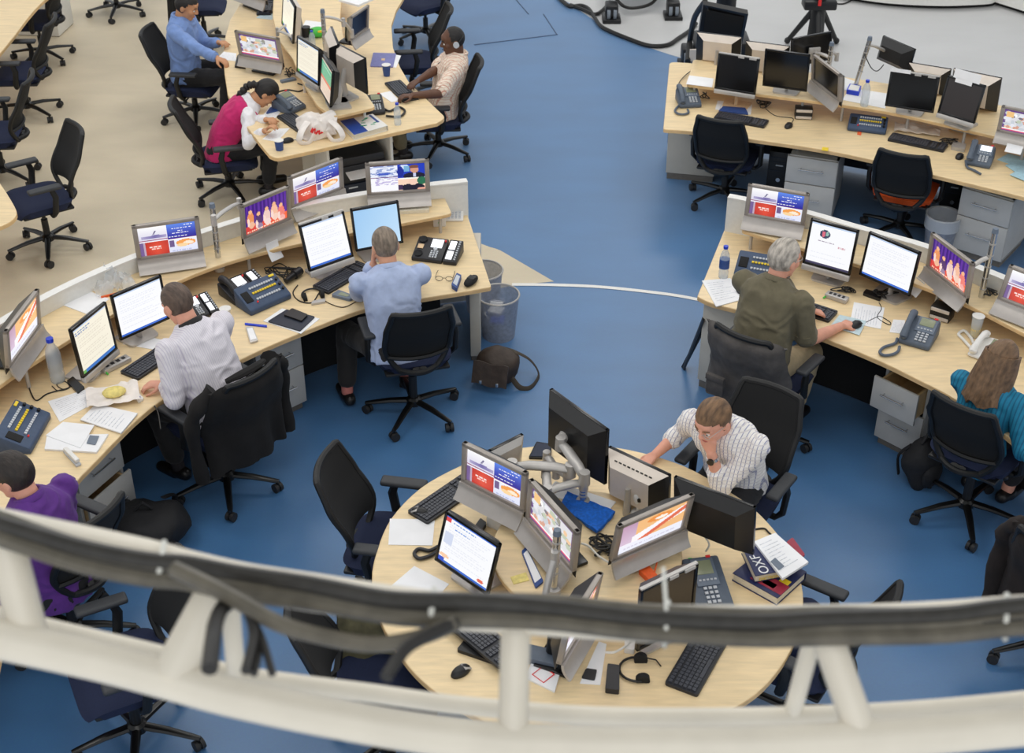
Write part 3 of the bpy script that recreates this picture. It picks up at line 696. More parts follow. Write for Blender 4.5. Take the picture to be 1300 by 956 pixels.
def lcd(label, bl, br, z, top, scr, zb, tilt=6, chin=0, bez='black_gloss', side='black_plastic', shell='black_plastic', shell_side=None, stand=True, grp=None, topclip=False, tower='silver', footw=.2, deep=.06, slab_=True, notes=None, hfix=None, vents=False):
    """flat monitor; chin > 0 gives the silver lower rim; the shell tapers at the rear"""
    o, rz, w, h, tl_ = solve(bl, br, z, top, 0, 0.0)
    LOG[-1] = ('lcd '+label[:34],)+LOG[-1]
    if hfix: h = hfix
    t = thing('monitor', label, 'monitor', (o.x, o.y, z), rz, grp); S = shear(tl_)
    b = .016; mb = MB(); T_ = .022
    mb.box((0, T_/2, h-b/2), (w, T_, b), 0, S, bev=.003)
    for s in (-1, 1): mb.box((s*(w/2-b/2), T_/2, (h+chin)/2), (b, T_, h-chin), 0, S, bev=.003)
    mb.box((0, T_/2, chin+b/2), (w, T_, b), 0, S, bev=.003)
    if chin: mb.box((0, T_/2-.004, chin/2), (w, T_+.008, chin), 1, S, bev=.005)
    if topclip: mb.box((0, T_/2, h+.004), (w*.98, T_*.8, .008), 2, S); mb.box((w*.06, T_/2-.006, h-.004), (.05, T_, .016), 2, S); mb.box((w*.34, T_/2-.006, h-.004), (.06, T_, .016), 2, S)
    mb.build('bezel', [bez, 'silver', 'silver'], t)
    add_screen(scr, w-2*b+.002, (h-chin-2*b+.002)/math.cos(tl_), t, S@Vector((0, .006, chin+b)), -tl_)
    sh = MB(); x, z0, z1 = w/2-.002, max(chin*.5, .004), h-.002; q = min(.07, w*.18); y0, y1 = T_, T_+deep
    vs = [(-x, y0, z0), (x, y0, z0), (x, y0, z1), (-x, y0, z1), (-x+q, y1, z0+q*.7), (x-q, y1, z0+q*.7), (x-q, y1, z1-q*.7), (-x+q, y1, z1-q*.7)]
    sh.add([S@Vector(v) for v in vs], [(0, 1, 2, 3), (4, 7, 6, 5), (0, 4, 5, 1), (2, 6, 7, 3)], 0)
    sh.add([S@Vector(v) for v in vs], [(1, 5, 6, 2), (3, 7, 4, 0)], 1)
    if vents:
        for k in range(9): sh.box((-w*.28+k*w*.07, y0+deep*.55, z1-q*.36), (.016, .004, .01), 1, S)
    sh.build('rear_shell', [shell, shell_side or shell], t)
    if stand:
        dz = zb-z; zc = h*.55
        nb = MB()
        nb.tube([(0, .1, dz+.015), (0, .12, (dz+zc)/2), S@Vector((0, T_+deep*.9, zc))], [.035, .034, .036], n=8, flat=.4)
        nb.build('neck', tower, t)
        fb = MB(); fb.prism(rounded([(-footw/2, .02), (footw/2, .02), (footw*.6, .2), (-footw*.6, .2)], .03), dz, dz+.014); fb.build('foot', tower, t)
    for n in (notes or []):
        nb = MB(); nb.add([S@Vector((n[0]*w-n[2]/2, -.006, h-n[1])), S@Vector((n[0]*w+n[2]/2, -.006, h-n[1])), S@Vector((n[0]*w+n[2]/2, -.006+.0, h-n[1]+n[3])), S@Vector((n[0]*w-n[2]/2, -.006, h-n[1]+n[3]))], [(0, 1, 2, 3)]); nb.build('taped_note', 'paper', t, smooth=0)
    return t
# ---- desk B
tv('silver television showing four news pictures, by the pole on the left desk', (177.5, 351.5), (262, 339), ZS+.008, ((172.5, 288), (256, 275.5)), 'quad', stand=ZS)
tv('silver television at the left edge, turned sideways with an orange picture', (24, 485), (64, 428), ZS+.008, ((8, 421), (52, 365)), 'orange', stand=ZS)
tv('silver television with seated people on a purple stage, note hanging below, left desk', (316, 323), (377, 296), ZS+.02, ((308, 261), (367, 236)), 'stage', notes=[(-.05, 0, .1, .12)])
tv('silver television with four news pictures, behind the light blue shirt man', (376, 283), (443.5, 256), ZS+.02, ((367, 224), (436, 201)), 'quad', stand=ZS)
tv('silver television with a newsreader picture, at the right end of the left desk', (467.6, 267.6), (548, 262), ZS+.035, ((464, 208), (545, 202)), 'news', stand=ZS)
lcd('black monitor with a bright white page in front of the white shirt man', (153.5, 433), (216, 405), .84, ((142, 375.5), (205, 350)), 'doc', ZD)
lcd('silver-chinned monitor with a cream page, left of the white shirt man', (108, 487), (151.5, 449), .79, ((86, 421), (139, 381.5)), 'doc_cream', ZD, chin=.035)
lcd('silver-chinned monitor with a white page in front of the light blue shirt man', (395, 353), (451, 333), .80, ((376, 286), (440, 268.5)), 'doc', ZD, chin=.04, topclip=True)
lcd('black monitor with a plain pale blue screen beside the light blue shirt man', (452, 320), (512.5, 308.5), .86, ((443.5, 265.5), (507, 256)), 'blue', ZD)
# ---- desk E
tv('silver television with four news pictures at the left end of the right desk', (940, 292), (1017, 306), ZS+.008, ((953, 231), (1032, 249)), 'quad', stand=ZS)
tv('silver television with seated people on a purple stage, on the right desk', (1164, 355), (1215.6, 397), ZS-.02, ((1177.5, 294), (1237, 335)), 'stage', notes=[(-.38, 0, .09, .1)])
tv('silver television with four news pictures, cut by the right edge', (1255, 398.6), (1334, 430), ZS+.008, ((1281.7, 336), (1363, 366)), 'quad', stand=ZS)
lcd('silver-chinned monitor with a web page in front of the olive shirt man', (1017, 341), (1077, 358), .82, ((1024, 275), (1096, 296)), 'doc_news', ZD, chin=.04)
lcd('thin monitor with a white page, second from the olive shirt man', (1090, 348.6), (1154, 376.6), .86, ((1103, 295), (1169, 320)), 'doc', ZD)
# ---- desk D
lcd('dark silver-chinned monitor nearest the left end of the top right desk', (906, 117.7), (958, 126), .87, ((909, 68.5), (969, 74.6)), 'off', ZD, chin=.035, topclip=True, tower='tan')
lcd('dark black monitor, second from the left end of the top right desk', (967.7, 109), (1024, 117), .96, ((970, 62), (1027.7, 70)), 'off', ZS)
tv('silver television switched off, turned sideways on its arm, top right desk', (1022, 114), (1057.7, 143), ZS+.03, ((1029, 68.5), (1066, 94)), 'off')
lcd('dark monitor with paper strips taped on top, right of the shelf bottle', (1123, 134.6), (1185, 144), .96, ((1133, 89), (1193, 99)), 'off', ZS, topclip=True, notes=[(-.3, .005, .16, .03)])
lcd('brownish dark monitor with a large paper sheet taped on top, top right desk', (1188, 148.5), (1235, 163), .95, ((1197, 94.6), (1257, 110)), 'off_brown', ZS, chin=.035, notes=[(.0, .0, .22, .07), (-.05, .03, .14, .035)])
tv('silver television with an office crowd picture, cut by the right edge', (1260, 181.5), (1332, 197), ZS+.008, ((1271, 134), (1345, 149)), 'crowd', stand=ZS, notes=[(-.1, 0, .12, .05)])
lcd('white-backed monitor seen from behind at the left end of the top right desk', (940, 84), (884, 77), .86, ((941, 48.5), (885, 37.7)), 'off', ZD, shell='beige_back', shell_side='black_plastic', tilt=4)
lcd('white-backed monitor seen from behind, between two dark monitors', (1000, 97), (945, 90), .86, ((1000, 57.7), (942, 51)), 'off', ZD, shell='beige_back', shell_side='black_plastic', tilt=4)
lcd('black-backed monitor raised on a pole arm near the dark camera equipment', (1004, 86), (1055, 76), 1.02, ((1006, 50), (1057, 39)), 'off', ZS, stand=False, tilt=4)
lcd('black-backed monitor tilted on an arm before the white floor', (1155, 92), (1115, 74), 1.05, ((1161, 65), (1128.5, 41.5)), 'off', ZS, stand=False, tilt=-6)
lcd('white-backed monitor behind the taped dark monitor, seen from behind', (1203, 123), (1150, 114), .87, ((1204, 88), (1154, 77)), 'off', ZD, shell='beige_back', shell_side='black_plastic', tilt=4)
lcd('white-backed monitor at the right end, showing its black side', (1266, 141), (1206, 128), .9, ((1274.6, 98), (1210, 86)), 'off', ZD, shell='beige_back', shell_side='black_plastic', tilt=4, deep=.1)
# ---- desk C
tv('silver television with an office picture in front of the blue shirt man', (301.5, 84), (357, 94.6), ZD+.05, ((297, 38.5), (351.5, 49)), 'crowd', stand=ZD)
tv('silver television seen partly at the top edge above the blue shirt man', (293, -1), (334, 15), ZD+.05, ((289, -46), (332, -32)), 'off', stand=ZD)
tv('silver television with a dark blue screen at the top of the centre desk', (451.5, 64), (474, 47.7), ZS, ((445, 23), (471.5, 4.6)), 'off_navy', stand=ZS)
lcd('monitor with a cream page and yellow strip beside the pink vest woman', (376, 96), (404, 114.6), ZS+.06, ((374, 45), (407, 63)), 'doc_cream', ZS, chin=.035, tower='silver')
lcd('monitor with a green page seen nearly edge-on, top centre desk', (405, 114), (418.5, 137), ZS+.07, ((407.7, 67.7), (421.5, 91)), 'doc_green', ZS, tilt=4)
lcd('white-backed monitor facing the headset man, top centre desk', (468, 119), (434, 100), ZS+.07, ((466, 74), (431.5, 54)), 'doc', ZS, shell='beige_back', shell_side='black_plastic', tilt=4)
lcd('thin black-edged monitor behind the white-backed one, top centre desk', (433, 102), (424, 78), ZS+.08, ((429, 55), (424.6, 34)), 'doc', ZS, shell='beige_back', shell_side='black_plastic', tilt=3)
lcd('pale monitor seen edge-on at the top of the centre desk', (357, 30), (371, 56), ZS+.06, ((360, -14), (374, 6)), 'doc_cream', ZS, tilt=4, shell='beige_back')
# ---- table F
tv('silver television with four news pictures on the round table', (576, 634), (656, 675.6), .90, ((581.7, 560), (670, 603)), 'quad', stand=.86)
tv('silver television with a crowd picture behind the pole, round table', (653.6, 678), (713, 749), .885, ((670.7, 608), (733, 675)), 'crowd', stand=.86)
tv('silver television with a bright orange picture on the round table', (780.7, 737), (875.6, 694.6), .90, ((791, 668), (892, 629)), 'orange', stand=.86)
tv('silver television seen edge-on behind the cable bundle, round table', (722, 866), (765, 793), .84, ((716, 800), (774, 723)), 'orange', stand=ZD, tilt=6)
lcd('monitor with a mail page in front of the empty left chair, round table', (551, 711), (618, 757), .82, ((564, 645), (636, 695)), 'doc_mail', ZD, bez='black_gloss')
lcd('dark-screened monitor turned away from the table centre, under the cable bundle', (809, 828), (880, 792), .82, ((812, 757), (890, 710)), 'off_brown', ZD, topclip=True)
lcd('thin silver-backed monitor beyond the four-picture television, round table', (657, 600), (615, 622), .84, ((663, 549), (619, 571)), 'doc', ZD, shell='silver', tilt=4, deep=.03)
lcd('large black-backed monitor held up by the arm, round table', (771, 614), (700, 560), .94, ((771.5, 543.5), (705, 492)), 'doc', .86, stand=False, tilt=5)
lcd('silver-backed monitor in front of the striped shirt man', (851, 655), (775, 618), .86, ((853.6, 605.5), (773, 560.5)), 'doc', ZD, vents=True, shell='beige_back', shell_side='black_plastic', tilt=6, deep=.08)
lcd('black-backed monitor right of the silver-backed one, round table', (958, 702), (858, 662), .88, ((962, 639), (856, 605)), 'doc', ZD, stand=False, tilt=6)
import os
if os.environ.get('DBG'):
    for l in LOG: print(l)
# ================================================================ CHAIRS
def back_pt(u, t, off=0):
    """backrest surface, u -1..1 across, t 0..1 upwards (local chair space, facing +Y)"""
    z = .45+.51*t
    hw = .15+.06*min(1, t*3.2)-.035*max(0, t-.7)/.3*1.0
    if t < .12: hw *= .80+.2*(t/.12)
    y = -.275+.03*math.sin(min(1, t*1.6)*PI)-.14*max(0, t-.22)**1.25*1.25
    return Vector((hw*u, y+.06*u*u*(.6+.4*(1-t))-off, z))
def make_chair(label, seat='seat_navy'):
    t = thing('office_chair', label, 'chair')
    mb = MB(); mb.lathe([(.035, .075), (.05, .085), (.05, .125), (.034, .14)], n=14); base = mb.build('base_hub', 'chair_leg', t)
    for k in range(5):
        a = 2*PI*k/5+.3; ca, sa = math.cos(a), math.sin(a)
        mb = MB(); mb.tube([(ca*.03, sa*.03, .112), (ca*.16, sa*.16, .104), (ca*.29, sa*.29, .082), (ca*.325, sa*.325, .078)], [.026, .023, .018, .014], n=8, flat=.7)
        mb.cyl((ca*.312, sa*.312, .08), (ca*.312, sa*.312, .045), .011, n=8)
        lg = mb.build('leg', 'chair_leg', t)
        b2 = a+.9; w = Vector((math.cos(b2), math.sin(b2), 0)); c0 = Vector((ca*.312, sa*.312, .03))
        mb = MB()
        for s in (-1, 1): mb.cyl(c0+w*s*.006, c0+w*s*.026, .03, n=14)
        mb.cyl(c0-w*.008, c0+w*.008, .02, n=8); mb.build('castor', 'tyre', lg)
    mb = MB(); mb.cyl((0, 0, .12), (0, 0, .27), .027); mb.cyl((0, 0, .27), (0, 0, .38), .016); mb.build('column', 'black_plastic', t)
    mb = MB(); mb.box((0, -.03, .385), (.2, .26, .05), bev=.015); mb.cyl((.1, 0, .37), (.19, -.02, .355), .008, n=6); mb.sph((.2, -.02, .355), .02, u=8, v=6); mb.build('mechanism', 'black_plastic', t)
    mb = MB()
    def seatp(u, v):
        x = 2*u-1; y = 2*v-1; hw = .245-.02*(y < 0)*y*y; r = (abs(x)**6+abs(y)**6)**(1/6); k = 1/max(1, r**1) if r > 1 else 1
        z = .475+.012*x*x-.045*max(0, y-.45)**2*3-.02*max(0, r-.8)*4
        return (x*k*hw, y*k*.235+.02, z)
    mb.grid(seatp, 14, 14, 0, th=.055); mb.build('seat', seat, t, smooth=60)
    mb = MB(); mb.box((0, .0, .405), (.42, .4, .025), bev=.012); mb.build('seat_pan', 'black_plastic', t)
    mb = MB(); pts = [back_pt(-1, k/10) for k in range(0, 11)]+[back_pt(-1+.2*k, 1) for k in range(1, 10)]+[back_pt(1, 1-k/10) for k in range(0, 11)]+[back_pt(1-.2*k, 0) for k in range(1, 10)]
    pts = smoothline(pts, 2, True); pts.append(pts[0]); mb.tube(pts, .019, n=8, cap=False)
    mb.tube([(-.02, -.09, .39), (-.02, -.2, .40), (-.02, -.25, .46)], .03, n=8, flat=.6); mb.tube([(.02, -.09, .39), (.02, -.2, .40), (.02, -.25, .46)], .03, n=8, flat=.6)
    bk = mb.build('backrest', 'chair_frame', t)
    mb = MB(); mb.grid(lambda u, v: back_pt(2*u-1, .19+.81*v), 10, 12, th=.012); mb.build('mesh_panel', 'chair_mesh', bk, smooth=60)
    mb = MB(); mb.tube([back_pt(x/5, .2, .005) for x in range(-5, 6)], .016, n=6); mb.build('lumbar_bar', 'chair_frame', bk)
    for s in (-1, 1):
        mb = MB(); mb.tube([(s*.12, -.02, .40), (s*.25, -.02, .40), (s*.285, -.03, .44), (s*.29, -.05, .57), (s*.285, -.03, .635)], [.022, .022, .026, .026, .022], n=8, flat=.75)
        ar = mb.build('armrest', 'chair_frame', t)
        mb = MB(); mb.box((s*.28, .02, .652), (.075, .255, .032), bev=.014, seg=3); mb.build('arm_pad', 'arm_pad', ar)
    return t
CH = {}; CZ = {}
first_chair = [None]
def chair(key, px, py, yaw, label, group=None, dz=0, seat=None, loc=None, back=0):
    l = loc or at(px, py, 0)
    if seat: t = make_chair(label, seat)
    elif first_chair[0] is None: t = make_chair(label); first_chair[0] = t
    else: t = copy_tree(first_chair[0]); t['label'] = label
    t.location = (l[0], l[1], 0); t.rotation_euler = (0, 0, R(yaw)-PI/2)
    if group: t['group'] = group
    for ch in t.children:
        nm = ch.name.split('.')[0]
        if nm in ('seat', 'seat_pan', 'backrest', 'armrest', 'mechanism'): ch.location.z = dz; ch.location.y = back if nm == 'backrest' else 0
        elif nm == 'column': ch.scale.z = (.38+dz)/.38
    CZ[key] = dz
    CH[key] = (Vector((l[0], l[1], 0)), R(yaw))
    return t
G = 'black mesh office chairs'
chair('L1', 63.7, 316, 214, 'empty black office chair with navy seat by the left desk tip', G)
chair('L2', 6, 228, 185, 'black office chair behind the empty one at the left edge', G, dz=-0.02)
chair('L3', 37, 146, 182, 'black office chair third up along the left edge', G, dz=-0.02)
chair('L4', 56, 75, 180, 'black office chair beside the white pedestal, top left', G, dz=-0.02)
chair('L5', 150, 18, 200, 'office chair of which only the wheeled base shows at the top edge', G)
chair('C1', 250, 150, -6, 'office chair under the blue shirt man', G, dz=-.10)
chair('C2', 293, 246, 14, 'office chair under the pink vest woman', G, dz=-0.1)
chair('C3', 557, 195, 184, 'office chair under the man with the headset', G, dz=-.09)
chair('T1', 541, 50, 215, 'office chair cut by the top edge, behind the headset man', G, dz=-0.04)
chair('T2', 524, 128, 186, 'empty navy-seated office chair directly behind the headset man', G, dz=-0.04)
chair('B1', 526, 525, 106, 'office chair under the light blue shirt man', G, dz=0.06)
chair('B2', 290, 620, 140, 'office chair with black jacket under the white shirt man', G, dz=0.06)
chair('B3', 98, 812, 150, 'office chair under the purple shirt man', G, dz=.08)
chair('B4', 178, 940, 207, 'dark office chair behind the white truss, right of the purple shirt man', G, dz=0.04)
chair('F1', 500, 782, -10, 'empty office chair facing the round table at its left', G, dz=0.07, back=.06)
chair('F2', 492, 962, 6, 'office chair with olive clothing behind the cable bundle', G, dz=0.05)
chair('F3', 922, 716, 235, 'office chair under the striped shirt man at the round table', G, dz=0.06)
chair('F4', 1000, 918, 146, 'empty office chair right of the round table, behind the cables', G, dz=0.05)
chair('E1', 962, 560, 52, 'office chair with grey vest under the olive shirt man', G, dz=0.05)
chair('E2', 1222, 655, 48, 'office chair under the teal top woman', G, dz=0.06)
chair('D1', 918, 255, 69, 'empty black office chair at the left end of the top right desk', G, dz=-.04, back=-.05)
chair('D2', 1139, 299, 66, 'black office chair with a bright orange seat', None, seat='seat_orange', dz=-.03, back=-.09)
chair('E3', 1330, 832, 45, 'office chair with dark brown jacket cut by the right edge', G, dz=0.05)
chair('C0', 262, 58, 5, 'office chair hidden under the long black coat at the top', G)

# ---- clothes hung on chairs
def coat(key, name, label, cat, m, length, sleeves=True, wide=1.0, seed=1, sleeve_len=.6, notch=False, fwd=.1, collar_=True):
    l, yaw = CH[key]; t = thing(name, label, cat, l+Vector((0, 0, CZ[key])), yaw-PI/2)
    mb = MB(); NU, NV = 26, 22
    def f(u, v):
        x = 2*u-1; a = x*1.25
        top = Vector(back_pt(0, 1)); zt = .965
        z = zt-length*v-.02*abs(x)**3*(1 if v < .2 else 1)
        t_ = max(0, min(1, (z-.45)/.51)); hw = max(abs(back_pt(1, min(t_, .9)).x), .2)+.035
        hw *= wide*(1+.10*v)
        bx = hw*math.sin(a)/math.sin(1.25); yb = back_pt(0, max(t_, .35)).y
        y = yb-.045-.05*v+(1-math.cos(a))*.16
        n = noise.noise(Vector((x*3+seed, v*1.1, seed)))
        y -= n*.045*(.3+v); bx += noise.noise(Vector((x*2, v*2+seed, 3)))*.025
        if v < .14: k = (.14-v)/.14; y += k*k*.085*(1-x**4); z += .02*(1-k)*k*2-.01*k
        return (bx, y, z+noise.noise(Vector((x*2.5, seed, 9)))*.04*v)
    mb.grid(f, NU, NV, th=-.022)
    b = mb.build('body', m, t, smooth=80)
    if collar_: cb = MB(); cb.tube([(-.14, -.31, 0.955), (-.07, -.35, 0.98), (0, -.36, 0.986), (.07, -.35, 0.98), (.14, -.31, 0.955)], [.02, .03, .032, .03, .02], n=8, flat=.6); cb.build('collar', m, t)
    if sleeves:
        for s in (-1, 1):
            mb = MB(); p = [(s*.19*wide, -.28, .92), (s*.275*wide, -.24, .82), (s*.30*wide, -.2, .66), (s*.29*wide, -.22, .92-sleeve_len)]
            p = smoothline(p, 5); n_ = len(p); mb.tube(p, [.055+.018*math.sin(i*1.3+seed)*.5 for i in range(n_)], n=10, flat=.75)
            mb.build('sleeve', m, t, smooth=80)
    return t
coat('B2', 'jacket', 'black jacket hung on the chair of the white shirt man', 'jacket', 'coat_black', .62, True, 1.12, 2)
coat('E3', 'jacket', 'dark brown jacket hung on a chair at the right edge', 'jacket', 'coat_brown', .62, True, 1.0, 5)
coat('E1', 'vest', 'grey utility vest hung on the chair of the olive shirt man', 'vest', 'vest_grey', .56, False, 1.1, 8, collar_=False)
coat('C0', 'coat', 'long black coat hung on a chair at the top edge', 'coat', 'coat_black', .92, True, .95, 4, .7)
l, yaw = CH['E1']; T = [o for o in bpy.data.objects if o.name.startswith('vest')][0]
for s in (-1, 1): mb = MB(); mb.box((s*.13, -.405, .56), (.12, .03, .13), bev=.008); mb.box((s*.13, -.415, .615), (.125, .03, .04), bev=.004); mb.build('pocket', 'vest_grey', T)
# ================================================================ PEOPLE
M_('skin_light', (214, 158, 128), .55, namt=.05, nscale=14)
M_('skin_pink', (222, 160, 136), .55, namt=.06, nscale=14)
M_('skin_tan', (196, 142, 104), .55, namt=.05, nscale=14)
M_('skin_dark', (96, 62, 44), .5, namt=.06, nscale=14)
M_('eye_white', (232, 230, 226), .3); M_('eye_dark', (30, 24, 22), .25)
def hair_mat(n, c): return mat(n, c, .55, nscale=60, namt=.28, stretch=(1, .25, .4), bump=.5, bscale=90)
hair_mat('hair_black', (24, 20, 20)); hair_mat('hair_brown', (112, 84, 58)); hair_mat('hair_grey', (176, 168, 158)); hair_mat('hair_greybrown', (126, 112, 98)); hair_mat('hair_dark', (40, 32, 28)); hair_mat('hair_shaved', (58, 44, 38)); hair_mat('hair_long', (110, 84, 60)); hair_mat('hair_crop', (88, 72, 62))
def cloth(n, c, **k): return mat(n, c, .85, nscale=26, namt=.05, bump=.25, bscale=30, sheen=.1, **k)
cloth('shirt_blue', (118, 146, 200)); cloth('shirt_sky', (176, 190, 222)); cloth('shirt_purple', (92, 44, 132)); cloth('shirt_olive', (106, 99, 78)); cloth('shirt_teal', (18, 112, 142)); cloth('shirt_white', (232, 230, 234)); cloth('vest_pink', (196, 32, 104))
stripes('shirt_white_stripe', (226, 222, 228), (206, 200, 214), 26, 'X', .75)
stripes('shirt_cream_check', (236, 222, 206), (206, 152, 132), 13, 'X', .82, line2=(222, 192, 172), scale2=13)
stripes('shirt_ink_stripe', (238, 234, 230), (150, 152, 178), 15, 'X', .86, line2=(212, 206, 206), scale2=15)
stripes('shirt_rib', (22, 124, 160), (14, 96, 130), 14, 'X', .7)
MATS['shirt_teal'] = MATS['shirt_rib']
cloth('trousers_black', (24, 24, 28)); cloth('trousers_khaki', (186, 168, 134)); cloth('trousers_dark', (34, 32, 32)); cloth('trousers_olive', (120, 110, 84))
M_('shoe', (20, 18, 18), .4); M_('sock', (196, 120, 112), .8); M_('sock_dark', (40, 36, 40), .8)
def capsule(mb, a, b, ra, rb, n=14):
    a, b = Vector(a), Vector(b); d = (b-a); L = d.length
    if L < 1e-6: mb.sph(a, ra, u=n, v=n//2+2); return
    d.normalize(); pts = []; rs = []
    for k in range(5): t = PI/2*(1-k/4); pts.append(a-d*ra*math.sin(t)); rs.append(max(.0008, ra*math.cos(t)))
    for k in range(1, 5): u = k/5; pts.append(a+d*L*u); rs.append(ra+(rb-ra)*u)
    for k in range(5): t = PI/2*k/4; pts.append(b+d*rb*math.sin(t)); rs.append(max(.0008, rb*math.cos(t)))
    mb.tube(pts, rs, n=n)
def loft(mb, secs, n=22):
    """secs: (centre, half x, half y, X axis, Y axis)"""
    vs = []; fs = []
    for c, rx, ry, X, Y in secs:
        for j in range(n):
            t = 2*PI*j/n; ct, st = math.cos(t), math.sin(t); e = .82
            vs.append(c+X*(rx*math.copysign(abs(ct)**e, ct))+Y*(ry*math.copysign(abs(st)**e, st)))
    for i in range(len(secs)-1):
        for j in range(n): fs.append((i*n+j, i*n+(j+1) % n, (i+1)*n+(j+1) % n, (i+1)*n+j))
    fs += [tuple(range(n-1, -1, -1)), tuple(range((len(secs)-1)*n, len(secs)*n))]
    mb.add(vs, fs)
def remeshed(mb, name, m, vox, parent=None, smooth=2, fold=0, seed=0, fsc=9):
    me = mb.mesh('tmp', m, 0); o = bpy.data.objects.new('tmp', me); C.objects.link(o)
    r = o.modifiers.new('r', 'REMESH'); r.mode = 'VOXEL'; r.voxel_size = vox; r.use_smooth_shade = True
    s_ = o.modifiers.new('s', 'SMOOTH'); s_.factor = .5; s_.iterations = smooth
    dg = bpy.context.evaluated_depsgraph_get(); nm = bpy.data.meshes.new_from_object(o.evaluated_get(dg))
    bpy.data.objects.remove(o); bpy.data.meshes.remove(me)
    nm.name = name
    if fold:
        for v in nm.vertices:
            p = Vector(v.co)*fsc+Vector((seed*7.7, seed*3.3, 0))
            a = noise.noise(p+Vector((0, 0, noise.noise(p*.6)*2))); v.co = v.co+v.normal*(fold*(.75-2*abs(a)))
    nm.polygons.foreach_set('use_smooth', [True]*len(nm.polygons)); nm.update()
    x = bpy.data.objects.new(name, nm); C.objects.link(x)
    if parent: x.parent = parent
    return x
def two_bone(S, W, l1, l2, hint):
    d = W-S; L = d.length
    if L > (l1+l2)*.995: W = S+d.normalized()*(l1+l2)*.995; d = W-S; L = d.length
    a = (l1*l1-l2*l2+L*L)/(2*L); h = math.sqrt(max(0, l1*l1-a*a)); dn = d.normalized()
    p = Vector(hint)-dn*Vector(hint).dot(dn); p = p.normalized() if p.length > 1e-6 else Vector((0, 0, -1))
    return S+dn*a+p*h, W
def hand(mb, W, d, n, side, curl=35, spread=6):
    """W wrist, d finger direction, n palm normal (the side the fingers curl to); side +1 right, -1 left hand"""
    d = d.normalized(); n = (n-d*n.dot(d)).normalized(); l = d.cross(n).normalized()*(-side)     # l points to the thumb side
    for k, (off, ln, fl) in enumerate(((.027, .088, .070), (.009, .092, .079), (-.009, .089, .073), (-.026, .082, .056))):
        kn = W+d*ln+l*off; capsule(mb, W+l*off*.45+d*.01, kn, .0135, .0115, 10)
        a = R(spread*(1.5-k)*.5); fd = d*math.cos(a)+l*math.sin(a); p = kn; c = 0
        for q, f in enumerate((.46, .31, .25)):
            c += R(curl*(.7 if q == 0 else 1)); v = fd*math.cos(c)+n*math.sin(c); e = p+v*fl*f
            capsule(mb, p, e, .0094-.0009*q, .0086-.0009*q, 8); p = e
    b = W+d*.025+l*.02; t1 = b+(d*.6+l*.62+n*.35).normalized()*.045; t2 = t1+(d*.9+l*.2+n*.4).normalized()*.034; t3 = t2+(d*.95+n*.35).normalized()*.024
    capsule(mb, b, t1, .0145, .0115, 10); capsule(mb, t1, t2, .011, .0095, 10); capsule(mb, t2, t3, .0095, .008, 8)
